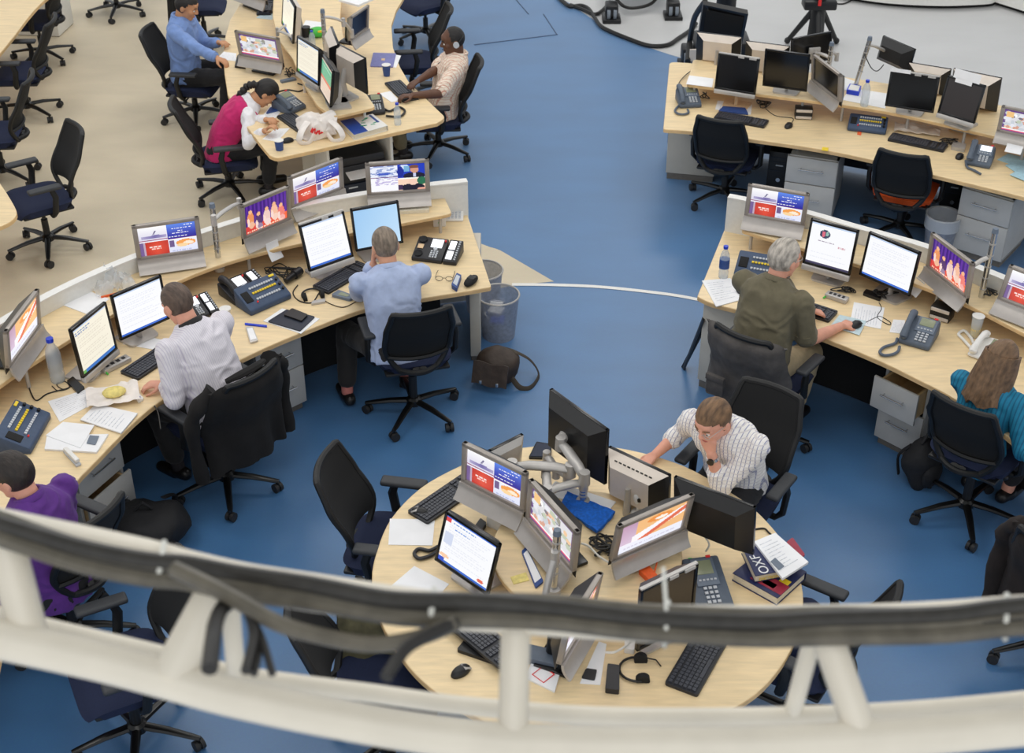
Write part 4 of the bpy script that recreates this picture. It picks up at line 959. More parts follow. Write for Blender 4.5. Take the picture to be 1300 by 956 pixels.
def person(label, chair_key, skin, shirt, trouser, hair, lean=15, sidelean=0, twist=0, head=(0, 15, 0), hands=None, sleeve=.95, sc=1.0, belly=0.0, feet=None, hairstyle='short', off=-.04, collar=None, female=False, glasses=False, headset=False, watch=None, vest=None, seed=1, shift=0.0, sock='sock_dark', dz=0, hand_curl=(35, 35), nose=1.0, lanyard=None):
    base, yaw = CH[chair_key]; rz = yaw-PI/2
    fw = Vector((math.cos(yaw), math.sin(yaw), 0)); org = base+fw*off+Vector((fw.y, -fw.x, 0))*shift
    t = thing('person', label, 'person', org, rz)
    Wi = (Matrix.Translation(org)@Matrix.Rotation(rz, 4, 'Z')).inverted()
    zs = .475+CZ[chair_key]+dz; V = Vector
    P0 = V((0, 0, zs+.085*sc))
    def dirn(k): a, b = R(lean*k), R(sidelean*k); return V((math.sin(b), math.sin(a)*math.cos(b), math.cos(a)*math.cos(b))).normalized()
    s1, s2, s3 = dirn(.65), dirn(1.0), dirn(1.25)
    P1 = P0+s1*.16*sc; P2 = P1+s2*.17*sc; P3 = P2+s3*.17*sc; s4 = dirn(1.25*.75); NB = P3+s3*.045*sc
    def axes(s, tw):
        X = V((math.cos(R(tw)), math.sin(R(tw)), 0)); X = (X-s*X.dot(s)).normalized(); return X, s.cross(X)
    X0, Y0 = axes(V((0, 0, 1)), 0); X1, Y1 = axes(s1, twist*.4); X2, Y2 = axes(s2, twist*.8); X3, Y3 = axes(s3, twist)
    shw = (.175 if female else .195)*sc; SH = {1: P3+X3*shw-s3*.035*sc, -1: P3-X3*shw-s3*.035*sc}
    hp, hy, hr = head[1], head[0], head[2]
    # head frame
    HM = Matrix.Rotation(R(hy), 4, 'Z')@Matrix.Rotation(R(hr), 4, 'Y')@Matrix.Rotation(-R(hp), 4, 'X')
    HC = NB+s4*.036*sc+V((0, .02, .0))+ (HM@V((0, .02, .075)))*sc
    HM = Matrix.Translation(HC)@HM@Matrix.Scale(sc*1.02, 4)
    up = s3
    # arms
    arms = {}
    for sd in (1, -1):
        h = (hands or {}).get(sd)
        if h is None: W = P0+V((sd*.17, .28, .12)); E = None; pn = V((0, 0, -1)); fd = None
        else:
            W = h['at']; W = HM@W if h.get('face') else Wi@W
            E = Wi@h['elbow'] if h.get('elbow') is not None else None; pn = h.get('n'); fd = h.get('d')
        S = SH[sd]; l1, l2 = .285*sc, .25*sc
        if E is None: E, W = two_bone(S, W, l1, l2, h.get('hint', (sd*.5, -.35, -.8)) if h else (sd*.5, -.4, -.8))
        else:
            if (E-S).length > .36*sc: E = S+(E-S).normalized()*.36*sc
        arms[sd] = (S, E, W, pn or V((0, 0, -1)), fd)
    legs = {}
    for sd in (1, -1):
        f = (feet or {}).get(sd, (sd*.12, .36, .085)); hj = P0+V((sd*.09*sc, .02, -.015)); A = V(f)
        K, A = two_bone(hj, A, .43*sc, .42*sc, (sd*.12, .7, .7)); legs[sd] = (hj, K, A)
    # ---- body : one continuous surface
    mb = MB(); w = .92 if female else 1.0
    tors = lambda e: [(P0-V((0, 0, .075)), .13*sc+e, .10*sc+e, X0, Y0), (P0, .172*sc*(1.03 if female else .98)+e, (.122+belly*.5)*sc+e, X0, Y0), (P1, .150*sc*w+belly*.5+e, (.108+belly)*sc+e, X1, Y1), (P2, .166*sc*w+e, .118*sc+e, X2, Y2), (P3-s3*.05, .172*sc*w+e, .108*sc+e, X3, Y3), (P3, .145*sc*w+e, .088*sc+e, X3, Y3), (P3+s3*.026*sc, .1*sc*w+e, .078*sc+e, X3, Y3), (NB, .062*sc+e*.6, .066*sc+e*.6, X3, Y3)]
    loft(mb, tors(0))
    capsule(mb, NB-s3*.03, HM@V((0, -.022, -.05)), .058*sc, .056*sc)
    E_ = lambda c, r: mb.sph((0, 0, 0), 1, u=20, v=14, M=HM@Matrix.Translation(c)@Matrix.Diagonal((r[0], r[1], r[2], 1)))
    E_((0, -.008, .028), (.075, .096, .096)); E_((0, .022, -.03), (.062, .072, .088)); E_((0, .058, -.088), (.036, .032, .028))
    E_((-.036, .056, -.018), (.03, .032, .034)); E_((.036, .056, -.018), (.03, .032, .034)); E_((0, .06, .045), (.055, .036, .04))
    for s in (-1, 1): E_((s*.077, -.012, -.004), (.011, .021, .033)); capsule(mb, HM@V((s*.012, .088, .024)), HM@V((s*.048, .074, .022)), .011*sc, .009*sc, 8); capsule(mb, HM@V((s*.004, .09, -.062)), HM@V((s*.022, .082, -.06)), .0085*sc, .006*sc, 8); E_((s*.012, .098, -.022), (.011, .012, .010))
    capsule(mb, HM@V((0, .09, .018)), HM@V((0, .109*nose, -.018)), .0095*sc, .0135*sc, 10)
    for sd in (1, -1):
        S, E, W, pn, fd = arms[sd]
        capsule(mb, S, E, .05*sc*w, .04*sc*w); capsule(mb, E, E+(W-E)*.35, .041*sc*w, .041*sc*w); capsule(mb, E+(W-E)*.3, W, .041*sc*w, .026*sc*w)
        hand(mb, W-(W-E).normalized()*.005, fd if fd is not None else (W-E), pn, sd, hand_curl[0] if sd == 1 else hand_curl[1])
        hj, K, A = legs[sd]; capsule(mb, hj, K, .082*sc, .058*sc); capsule(mb, K, A, .056*sc, .036*sc)
    b = remeshed(mb, 'body', skin, .007, t, 2)
    # ---- face details
    for s in (-1, 1):
        mb = MB(); mb.sph((0, 0, 0), 1, u=12, v=8, M=HM@Matrix.Translation((s*.032, .0805, .004))@Matrix.Diagonal((.0125, .0105, .0075, 1)))
        mb.sph((0, 0, 0), 1, 1, u=10, v=6, M=HM@Matrix.Translation((s*.032, .0885, .003))@Matrix.Diagonal((.0058, .004, .0058, 1))); mb.build('eye', ['eye_white', 'eye_dark'], t)
        mb = MB(); mb.tube([HM@V((s*.015, .098, .03)), HM@V((s*.032, .094, .035)), HM@V((s*.05, .079, .03))], [.003, .0042, .0025], n=6); mb.build('eyebrow', hair, t)
    mb = MB(); mb.tube([HM@V((-.023, .087, -.061)), HM@V((-.01, .0965, -.06)), HM@V((.01, .0965, -.06)), HM@V((.023, .087, -.061))], [.002, .004, .004, .002], n=6); mb.build('mouth', 'lip_dark' if skin == 'skin_dark' else 'lip', t)
    # ---- hair
    def keep(x, y, z):
        if hairstyle == 'bald': return (z < .075 and z > -.055 and y < .01+.02*(z > .02)) or (z >= .075 and y < .03)
        if y > .035: return z > .066+.25*abs(x)*(0)-.012*(abs(x) > .055)
        if y > .005: return z > .012+.9*(y-.005)
        return z > -.074+.0*y
    hb = bmesh.new(); bmesh.ops.create_uvsphere(hb, u_segments=56, v_segments=40, radius=1); th = {'short': 1.0, 'crop': .955, 'bald': .93, 'bun': 1.0, 'long': 1.03}[hairstyle]
    for v in hb.verts: v.co = V((v.co.x*.0845*th, v.co.y*.1045*th-.009, v.co.z*.1065*th+.029))
    kill = [v for v in hb.verts if not keep(*v.co)]; bmesh.ops.delete(hb, geom=kill, context='VERTS')
    for v in hb.verts:
        q = noise.noise(V((v.co.x*30+seed, v.co.y*14, v.co.z*22))); v.co *= 1+(.03 if hairstyle in ('short', 'long') else .01)*q
    bmesh.ops.solidify(hb, geom=hb.faces[:], thickness=.008)
    mb = MB(); mb.bm(hb, 0, HM)
    if hairstyle == 'bun':        # plait down the back
        pts = [HM@V((0, -.09, -.0)), HM@V((-.01, -.125, -.03)), HM@V((-.03, -.135, -.08))]
        q0 = pts[-1]; pts += [q0-s3*.06+Y3*-.0, q0-s3*.13-Y3*.0]
        pts = smoothline(pts, 6); mb.tube(pts, [.03+.006*math.sin(i*1.6) for i in range(len(pts)-4)]+[.024, .02, .014, .006], n=10)
    ho = mb.build('hair', hair, t, smooth=60)
    if hairstyle == 'long':
        mb = MB()
        def lh(u, v):
            a = -2.2+4.4*u; r = 1+.28*v; z = .06-.30*v
            p = V((math.sin(a)*.088*r, -math.cos(a)*.105*r-.012-.02*v, z)); nn = noise.noise(V((u*16, v*1.5, seed)))
            p.x *= 1+.12*nn*v+.06*nn; p.y *= 1+.10*nn; p.z += .03*nn*v-(.0 if 1 else 0); return HM@p
        mb.grid(lh, 40, 16, th=.012); mb.build('hair_length', hair, ho, smooth=70)
    # ---- clothes
    mb = MB(); e = .013; secs = tors(e)[1:]; secs[0] = (secs[0][0]-V((0, 0, .05)), secs[0][1]+.004, secs[0][2]+.004, X0, Y0); secs[-1] = (NB+s3*.012*sc, .073*sc, .074*sc, X3, Y3)
    loft(mb, secs)
    for sd in (1, -1):
        S, E, W, pn, fd = arms[sd]
        if sleeve >= .5:
            f = (sleeve-.5)*2; Q = E+(W-E)*f; capsule(mb, S, E, (.05+.017)*sc*w, .056*sc*w); capsule(mb, E, Q, .055*sc*w, (.041-.012*f+.014)*sc*w)
        else: capsule(mb, S, S+(E-S)*sleeve*2, .067*sc*w, .064*sc*w)
    so = remeshed(mb, 'shirt', shirt, .011, t, 2, .0115, seed, 10)
    if vest:
        mb = MB(); sv = tors(.024)[1:]; sv[0] = (sv[0][0]-V((0, 0, .05)), sv[0][1], sv[0][2], X0, Y0); sv[-1] = (P3+s3*.02, .085*sc, .082*sc, X3, Y3); del sv[-2]; loft(mb, sv); remeshed(mb, 'vest', vest, .009, t, 2, .005, seed+3, 10)
    mb = MB(); ring = []
    for k in range(17):
        a = -PI*.86+2*PI*.86*k/16; ring.append(P3+s3*(.046+.02*(-math.cos(a)*.5+.5)*0+.014*math.cos(a))*sc-Y3*math.cos(a)*.073*sc+X3*math.sin(a)*.07*sc)
    mb.tube(ring, .013*sc, n=8, flat=1.5); mb.build('collar', collar or shirt, t)
    for sd in (1, -1):
        S, E, W, pn, fd = arms[sd]
        if sleeve >= .5: f = (sleeve-.5)*2; Q = E+(W-E)*f; r = (.041-.012*f+.019)*sc*w; dd = (W-E).normalized()
        else: Q = S+(E-S)*sleeve*2; r = .068*sc*w; dd = (E-S).normalized()
        mb = MB(); mb.tube([Q-dd*.03, Q+dd*.012], [r, r*.97], n=16); mb.build('cuff', shirt, t)
    mb = MB(); secs = [(P0-V((0, 0, .085)), .12*sc, .10*sc, X0, Y0), (P0-V((0, 0, .04)), .178*sc, .128*sc, X0, Y0), (P0+V((0, 0, .02)), .176*sc, .126*sc+belly*.5, X0, Y0), (P0+s1*.06, .165*sc, .12*sc+belly*.6, X1, Y1)]
    loft(mb, secs)
    for sd in (1, -1):
        hj, K, A = legs[sd]; capsule(mb, hj, K, .094*sc, .074*sc); capsule(mb, K, K+(A-K)*.8, .073*sc, .06*sc)
    remeshed(mb, 'trousers', trouser, .011, t, 2, .007, seed+9, 9)
    for sd in (1, -1):
        hj, K, A = legs[sd]; mb = MB(); capsule(mb, K+(A-K)*.75, A, .042*sc, .04*sc); mb.build('sock', sock, t)
        mb = MB(); a2 = V((A.x, A.y, max(.045, A.z-.04))); d = V((sd*.15, 1, 0)).normalized(); zt = a2.z-.005
        capsule(mb, a2-d*.05, a2+d*.02, .042, .046); capsule(mb, V((a2.x, a2.y, zt-.012))+d*.03, V((a2.x, a2.y, zt-.014))+d*.15, .044, .036); remeshed(mb, 'shoe', 'shoe', .008, t, 3)
    if glasses:
        mb = MB()
        for s in (-1, 1):
            ring = [HM@V((s*.034+.022*math.cos(a), .103-.25*abs(.022*math.cos(a)*1), .004+.015*math.sin(a))) for a in [2*PI*k/16 for k in range(17)]]
            mb.tube(ring, .0017, n=5, cap=False); mb.tube([HM@V((s*.056, .096, .008)), HM@V((s*.078, .02, .012)), HM@V((s*.08, -.02, .0))], .0017, n=5)
        mb.tube([HM@V((-.012, .103, .006)), HM@V((.012, .103, .006))], .0017, n=5); mb.build('glasses', 'silver', t)
    if headset:
        mb = MB(); mb.tube([HM@V((.085*math.sin(a), -.02-.085*abs(math.cos(a))*.9, .0+.05*math.cos(a))) for a in [-PI/2+PI*k/12 for k in range(13)]], .005, n=6)
        for s in (-1, 1): mb.cyl(HM@V((s*.082, -.012, -.004)), HM@V((s*.1, -.012, -.004)), .026, mi=1, n=16)
        mb.tube([HM@V((.09, .0, -.02)), HM@V((.085, .06, -.06)), HM@V((.04, .105, -.07))], .003, n=6); mb.build('headset', ['black_plastic', 'key_light'], t)
    if watch:
        S, E, W, pn, fd = arms[watch]; dd = (W-E).normalized(); q = W-dd*.035; mb = MB(); mb.tube([q-dd*.009, q+dd*.009], [.034, .033], n=14); nn = -pn; nn = (nn-dd*nn.dot(dd)).normalized(); mb.cyl(q+nn*.026, q+nn*.039, .019, mi=1, n=14); mb.build('watch', ['chrome', 'eye_dark'], t)
    if lanyard:
        mb = MB(); mb.tube(smoothline([P3+s3*.04-X3*.06, P3+Y3*.115-X3*.05-s3*.06, P2+Y3*.15, P2+Y2*.145-s2*.1+X2*.02], 5), .004, n=5); mb.build('lanyard', lanyard, t)
    PPL[chair_key] = (t, HC, pj((Matrix.Translation(org)@Matrix.Rotation(rz, 4, 'Z'))@HC), {k: pj((Matrix.Translation(org)@Matrix.Rotation(rz, 4, 'Z'))@arms[k][2]) for k in arms}, {k: pj((Matrix.Translation(org)@Matrix.Rotation(rz, 4, 'Z'))@arms[k][1]) for k in arms})
    return t
PPL = {}
M_('lip', (176, 96, 86), .5); M_('lip_dark', (96, 54, 46), .5)
D_ = Vector((0, 0, -1))
person('man in a blue shirt sitting at the top left of the centre desk', 'C1', 'skin_tan', 'shirt_blue', 'trousers_black', 'hair_black', lean=1, head=(0, 24, 0), hands={1: dict(at=at(286, 80, .775), n=D_), -1: dict(at=at(277, 54, .775), n=D_)}, sleeve=.93, seed=2, watch=1)
person('woman in a pink vest and white blouse bent over her writing', 'C2', 'skin_tan', 'shirt_white', 'trousers_black', 'hair_black', lean=38, dz=-.02, head=(0, 54, 0), hands={1: dict(at=at(336, 166, .77), n=D_), -1: dict(at=at(338, 152, .77), n=D_)}, sleeve=.9, sc=.94, female=True, hairstyle='bun', vest='vest_pink', seed=3)
person('man with a headset and cream checked shirt typing', 'C3', 'skin_dark', 'shirt_cream_check', 'trousers_olive', 'hair_black', lean=-17, dz=-.03, head=(6, 10, 0), hands={-1: dict(at=at(524, 121, .78), n=D_), 1: dict(at=at(520, 111, .78), n=D_)}, sleeve=.42, hairstyle='bald', headset=True, seed=4, lanyard='cable_black')
person('man in a light blue shirt seen from behind with hand on his cheek', 'B1', 'skin_light', 'shirt_sky', 'trousers_dark', 'hair_greybrown', lean=15, dz=-.05, shift=-.10, head=(6, 14, 0), hands={-1: dict(at=Vector((-.07, .075, -.12)), face=True, elbow=at(456, 372, .79), n=Vector((.8, -.2, .2)), d=Vector((.1, .1, 1))), 1: dict(at=at(512, 345, .77), n=D_)}, sleeve=.93, hairstyle='crop', seed=5, sock='sock', feet={-1: (-.3, .30, .085), 1: (.12, .4, .085)})
person('man in a white shirt seen from behind typing at the left desk', 'B2', 'skin_pink', 'shirt_white_stripe', 'trousers_dark', 'hair_crop', lean=20, head=(0, 26, 0), hands={-1: dict(at=at(209, 486, .785), elbow=at(222, 508, .80), d=at(183, 470)-at(209, 486), n=D_), 1: dict(at=at(232, 436, .775), n=D_)}, sleeve=.86, hairstyle='crop', belly=.03, sc=1.03, seed=6, collar='trousers_dark')
person('man in a purple shirt at the left edge behind the truss', 'B3', 'skin_pink', 'shirt_purple', 'trousers_black', 'hair_dark', lean=10, dz=-.14, off=-.09, shift=-.08, head=(14, 14, 0), hands={-1: dict(at=at(10, 760, .77), n=D_), 1: dict(at=at(14, 690, .77), n=D_)}, sleeve=.95, sc=1.03, seed=7)
person('grey-haired man in an olive shirt seen from behind', 'E1', 'skin_pink', 'shirt_olive', 'trousers_khaki', 'hair_grey', lean=13, shift=-.05, head=(-14, 10, 0), hands={1: dict(at=at(1068, 414, .775), elbow=at(1024, 433, .80), n=D_), -1: dict(at=at(1040, 398, .775), n=D_)}, sleeve=.44, belly=.03, sc=1.04, seed=8, glasses=True)
person('woman with long brown hair in a teal top at the right edge', 'E2', 'skin_light', 'shirt_teal', 'trousers_black', 'hair_long', lean=2, dz=-.14, head=(-8, 16, 0), hands={1: dict(at=at(1318, 588, .775), n=D_), -1: dict(at=at(1312, 545, .775), n=D_)}, sleeve=.9, sc=.97, female=True, hairstyle='long', seed=9, sock='skin_pink')
person('man in a striped shirt leaning on the round table, hand at his chin', 'F3', 'skin_pink', 'shirt_ink_stripe', 'trousers_black', 'hair_brown', lean=28, shift=.02, head=(-12, 24, 0), hands={-1: dict(at=Vector((-.03, .10, -.145)), face=True, elbow=at(915, 618, .79), n=Vector((.2, -1, .3)), d=Vector((.1, .15, 1))), 1: dict(at=at(832, 577, .775), n=D_)}, sleeve=.72, seed=10, glasses=True, watch=-1, hand_curl=(25, 55))
if os.environ.get('DBG'):
    for k, v in PPL.items(): print(k, v[0]['label'][:26], 'head', [round(q) for q in v[2]], 'wrist', {a: [round(q) for q in b] for a, b in v[3].items()}, 'elbow', {a: [round(q) for q in b] for a, b in v[4].items()})
# ================================================================ DESK OBJECTS
def quad_yaw(a, b, z): return yaw_px(a, b, z)
def mid(a, b, t=.5): return (a[0]*(1-t)+b[0]*t, a[1]*(1-t)+b[1]*t)
def keyboard(fl, fr, z, label, ln=.43, dp=.15, anchor=.5, grp=None):
    rz = yaw_px(fl, fr, z); p = at(*mid(fl, fr, anchor), z)
    t = thing('keyboard', label, 'keyboard', p, rz, grp)
    mb = MB(); mb.prism(rounded([(-ln/2, 0), (ln/2, 0), (ln/2, dp), (-ln/2, dp)], .015), 0, .016); mb.build('body', 'key_dark', t)
    kb = MB(); nx = 20
    for r in range(6):
        y = dp*.1+r*dp*.135+(.006 if r == 5 else 0)
        for k in range(nx):
            if k in (14, 17): continue
            if r == 0 and 4 <= k <= 9: continue
            x = -ln*.475+k*ln*.95/nx+ln*.95/nx/2; kb.box((x, y+dp*.055, .019), (ln*.95/nx*.84, dp*.108, .008))
    kb.box((-ln*.475+ln*.95/nx*7, dp*.155, .019), (ln*.95/nx*5.8, dp*.108, .008)); kb.build('keys', 'key_cap', t, smooth=0)
    return t
M_('key_cap', (62, 64, 72), .4, namt=.08)
def mouse(p, z, yaw, label, light=False, grp=None):
    t = thing('mouse', label, 'mouse', at(*p, z), R(yaw)-PI/2, grp)
    mb = MB(); mb.sph((0, 0, .004), (.031, .054, .032), u=16, v=10)
    for i, v in enumerate(mb.v): mb.v[i] = (v[0], v[1], max(0, v[2]))
    mb.build('shell', 'black_plastic', t)
    mb = MB(); mb.grid(lambda u, v: ((u-.5)*.044, .012+v*.036, .0365-.9*((u-.5)*.044)**2*14-(v*.036+.012)**2*9), 5, 5, th=.004); mb.build('button', 'silver' if light else 'key_dark', t)
    return t
def wedge(mb, w, d, h0, h1, mi=0, r=.01, M=None):
    """sloping slab, front height h0, rear height h1 (local: front at y=0)"""
    b = bmesh.new(); vs = [b.verts.new(p) for p in ((-w/2, 0, 0), (w/2, 0, 0), (w/2, d, 0), (-w/2, d, 0), (-w/2, 0, h0), (w/2, 0, h0), (w/2, d, h1), (-w/2, d, h1))]
    for f in ((3, 2, 1, 0), (4, 5, 6, 7), (0, 1, 5, 4), (1, 2, 6, 5), (2, 3, 7, 6), (3, 0, 4, 7)): b.faces.new([vs[i] for i in f])
    bmesh.ops.bevel(b, geom=b.edges[:], offset=r, segments=2, affect='EDGES', profile=.5); mb.bm(b, mi, M)
def slope(h0, h1, d, y): return h0+(h1-h0)*y/d
def desk_phone(fl, fr, z, label, w=.19, d=.23, h0=.035, h1=.11, body='phone_grey', face='phone_face', scr='lcd_green', handset=True, cord=None, hs_side=-1):
    rz = yaw_px(fl, fr, z); p = at(*mid(fl, fr), z); t = thing('desk_phone', label, 'telephone', p, rz)
    mb = MB(); wedge(mb, w, d, h0, h1, 0, .014); mb.build('base', body, t)
    a = math.atan2(h1-h0, d); Mx = Matrix.Translation((0, 0, h0))@Matrix.Rotation(a, 4, 'X'); L = math.hypot(d, h1-h0)
    x0 = w*.14*(-hs_side)
    mb = MB(); mb.box((x0, L*.68, .004), (w*.6, L*.52, .008), 0, Mx, bev=.004); mb.build('face_plate', face, t)
    mb = MB(); mb.box((x0, L*.76, .009), (w*.44, L*.26, .004), 0, Mx, bev=.001); mb.build('display', scr, t)
    mb = MB()
    for r in range(4):
        for c in range(3): mb.box((x0+(c-1)*w*.13, L*(.12+.085*r), .006), (w*.09, L*.05, .008), 0, Mx, bev=.002)
    mb.build('keypad', 'key_light', t); mb = MB()
    for c in range(5): mb.box((x0+(c-2)*w*.1, L*.52, .01), (w*.06, L*.03, .006), 0, Mx)
    mb.build('soft_keys', 'key_light', t)
    mb = MB(); mb.box((x0+w*.2, L*.96, .008), (.022, .012, .006), 0, Mx); mb.build('lamp', 'red', t)
    if handset:
        hx = hs_side*w*.36; mb = MB()
        mb.tube([Mx@Vector((hx, L*.05, .02)), Mx@Vector((hx, L*.2, .04)), Mx@Vector((hx, L*.5, .048)), Mx@Vector((hx, L*.8, .04)), Mx@Vector((hx, L*.97, .02))], [.024, .022, .019, .022, .024], n=10, flat=.8)
        for y in (.1, .92): mb.cyl(Mx@Vector((hx, L*y, .028)), Mx@Vector((hx, L*y, .006)), .026, .022, n=12)
        mb.build('handset', body, t)
    if cord:
        Wi = (Matrix.Translation(p)@Matrix.Rotation(rz, 4, 'Z')).inverted(); pts = smoothline([Wi@at(*q, z+.012) for q in cord], 8); mb = MB(); mb.tube(pts, .0095, n=8); mb.build('cord', 'phone_grey' if body == 'phone_grey' else 'cable_black' if body != 'white_plastic' else 'white_plastic', t)
    return t
def console(fl, fr, z, label, w=None, d=.2, h0=.04, h1=.13, lamp=True):
    rz = yaw_px(fl, fr, z); p = at(*mid(fl, fr), z); w = w or (at(*fr, z)-at(*fl, z)).length; t = thing('intercom_console', label, 'intercom', p, rz)
    mb = MB(); wedge(mb, w, d, h0, h1, 0, .01); mb.build('body', 'console_blue', t)
    a = math.atan2(h1-h0, d); Mx = Matrix.Translation((0, 0, h0))@Matrix.Rotation(a, 4, 'X'); L = math.hypot(d, h1-h0)
    mb = MB(); mb.box((-w*.37, L*.5, .002), (w*.16, L*.42, .008), 0, Mx, bev=.002); mb.build('speaker', 'black_matte', t)
    for row, (y, m) in enumerate(((.3, 'key_light'), (.55, 'yellow'), (.75, 'key_light'))):
        mb = MB()
        for k in range(10): mb.box((-w*.2+k*w*.058, L*y, .004), (w*.04, L*.07, .008), 0, Mx)
        mb.build('button_row', m, t)
    mb = MB(); [mb.cyl(Mx@Vector((w*.42, L*y, 0)), Mx@Vector((w*.42, L*y, .016)), .01, n=10) for y in (.3, .5, .7)]; mb.build('knob', 'black_plastic', t)
    mb = MB(); mb.box((w*.38, L*.9, .003), (w*.12, L*.08, .005), 0, Mx); mb.build('name_strip', 'yellow', t)
    if lamp: mb = MB(); mb.cyl(Mx@Vector((-w*.24, L*.2, 0)), Mx@Vector((-w*.24, L*.2, .01)), .006, n=8); mb.build('lamp', 'red', t)
    return t
def switchphone(tl, tr, bl, br, z, label, d=.2, handset=True):
    """large black office phone with two lit label strips in its add-on module"""
    rz = yaw_px(bl, br, z); w = (at(*br, z)-at(*bl, z)).length; t = thing('desk_phone', label, 'telephone', at(*mid(bl, br), z), rz)
    h0, h1 = .03, .09; wm = w*.68
    mb = MB(); wedge(mb, wm, d, h0, h1, 0, .008, Matrix.Translation((-(w-wm)/2, 0, 0))); mb.build('base', 'phone_black', t)
    mb = MB(); wedge(mb, w-wm-.006, d, h0, h1, 0, .006, Matrix.Translation((wm/2+.003, 0, 0))); ex = mb.build('add_on_module', 'phone_black', t)
    a = math.atan2(h1-h0, d); Mx = Matrix.Translation((0, 0, h0))@Matrix.Rotation(a, 4, 'X'); L = math.hypot(d, h1-h0)
    cx = -(w-wm)/2+wm*.18
    mb = MB(); mb.box((cx, L*.72, .003), (wm*.36, L*.36, .006), 0, Mx); mb.build('display', 'lcd_on', t)
    for y in (.27, .72): mb = MB(); mb.box((wm/2-(w-wm)*.1, L*y, .003), ((w-wm)*.42, L*.36, .006), 0, Mx); mb.build('label_display', 'lcd_on', ex)
    mb = MB(); [mb.box((wm/2+(w-wm)*.32, L*(.1+.1*k), .004), ((w-wm)*.12, L*.045, .006), 0, Mx) for k in range(9)]; mb.build('line_keys', 'key_light', ex)
    mb = MB(); [mb.box((cx+(c-1)*wm*.09, L*(.1+.085*r), .004), (wm*.06, L*.05, .008), 0, Mx) for r in range(4) for c in range(3)]; mb.build('keypad', 'key_light', t); mb = MB(); mb.cyl(Mx@Vector((cx, L*.47, 0)), Mx@Vector((cx, L*.47, .008)), .014, n=14); mb.build('navigation_dial', 'key_light', t)
    mb = MB(); mb.cyl(Mx@Vector((cx+wm*.24, L*.86, 0)), Mx@Vector((cx+wm*.24, L*.86, .01)), .007, n=8); mb.build('lamp', 'red', t)
    hx = -(w-wm)/2-wm*.32
    if handset:
        mb = MB(); mb.tube([Mx@Vector((hx, L*y, zz)) for y, zz in ((.02, .02), (.2, .042), (.5, .05), (.8, .042), (1, .02))], [.027, .024, .02, .024, .027], n=10)
        for y in (.1, .92): mb.cyl(Mx@Vector((hx, L*y, .03)), Mx@Vector((hx, L*y, .004)), .03, .024, n=12)
        mb.build('handset', 'phone_black', t)
    else:
        for y in (.2, .84): mb = MB(); mb.lathe([(.03, .004), (.03, .008), (.024, .008), (.018, .001)], n=16, M=Mx@Matrix.Translation((hx, L*y, 0))); mb.build('cradle_cup', 'black_gloss', t)
        mb = MB(); mb.box((hx, L*.52, .004), (.04, .04, .004), 0, Mx); mb.build('sticker', 'tan', t)
    return t
def sheet(cs, z, label, cat='paper', name='paper', lines=1, m='paper', th=.003, group=None, sag=0, seed=1):
    P = [at(*c, z) for c in cs]; cen = sum(P, Vector())/len(P); t = thing(name, label, cat, cen, 0, group)
    mb = MB(); mb.prism([(p.x-cen.x, p.y-cen.y) for p in P], 0, th); mb.build('sheet', m, t, smooth=0)
    if lines and len(P) == 4:
        rn = random.Random(seed); Q = [p-cen for p in P]; mb = MB()
        f = lambda u, v: (Q[0]*(1-u)*(1-v)+Q[1]*u*(1-v)+Q[2]*u*v+Q[3]*(1-u)*v)+Vector((0, 0, th+.0006))
        n = 9
        for k in range(n):
            v = .12+.78*k/n; e = rn.uniform(.55, .9); mb.add([f(.1, v), f(e, v), f(e, v+.02), f(.1, v+.02)], [(0, 3, 2, 1)])
        mb.build('print', 'paper_txt', t, smooth=0)
    return t
def bottle(p, z, label, h=.22, r=.032, cap='blue_cap', band=None):
    t = thing('water_bottle', label, 'bottle', at(*p, z))
    mb = MB(); mb.lathe([(r*.9, 0), (r, .006), (r, h*.2), (r*.92, h*.24), (r, h*.3), (r, h*.62), (r*.85, h*.74), (r*.42, h*.88), (r*.4, h*.93)], n=20); mb.build('body', 'bottle', t)
    mb = MB(); mb.lathe([(r*.48, h*.92), (r*.48, h), (0, h)], n=14); mb.build('cap', cap, t)
    if band: mb = MB(); mb.lathe([(r*1.02, h*.32), (r*1.02, h*.6)], n=20); mb.build('label_band', band, t)
    return t
def cup(p, z, label, m, h=.09, r0=.028, r1=.038, rim='white_plastic', fill=None, handle=False, name='cup'):
    t = thing(name, label, 'cup', at(*p, z)); mb = MB(); mb.lathe([(0, .002), (r0, 0), (r1, h), (r1-.003, h), (r0-.003, .006), (0, .006)], n=20); mb.build('body', m, t)
    mb = MB(); mb.lathe([(r1-.004, h-.002), (r1+.002, h-.001), (r1+.002, h+.003), (r1-.004, h+.003)], n=20); mb.build('rim', rim, t)
    if fill: mb = MB(); mb.cyl((0, 0, .005), (0, 0, h*.42), r0*.97, r0*1.1, n=18); mb.build('drink', fill, t)
    if handle: mb = MB(); mb.tube([(r1*.95, 0, h*.8), (r1+.025, 0, h*.75), (r1+.028, 0, h*.4), (r1*.9, 0, h*.2)], .006, n=8); mb.build('handle', m, t)
    return t
def cable(pts, z, label, m='cable_black', r=.0042, group=None, sub=8):
    q = smoothline([at(*p[:2], (p[2] if len(p) > 2 else z)+r) for p in pts], sub); cen = q[0]; mb = MB(); mb.tube([p-cen for p in q], r, n=6)
    return tag(mb.build('cable', m, loc=cen), label, 'cable', group)
def tangle(cx, cy, rx, ry, z, label, n=9, seed=1, m='cable_black', r=.004):
    rn = random.Random(seed); pts = []
    for k in range(n*2):
        a = rn.uniform(0, 2*PI); q = rn.uniform(.3, 1); pts.append((cx+rx*q*math.cos(a), cy+ry*q*math.sin(a), z+rn.uniform(0, .035)))
    return cable(pts, z, label, m, r, 'loose cable tangles')
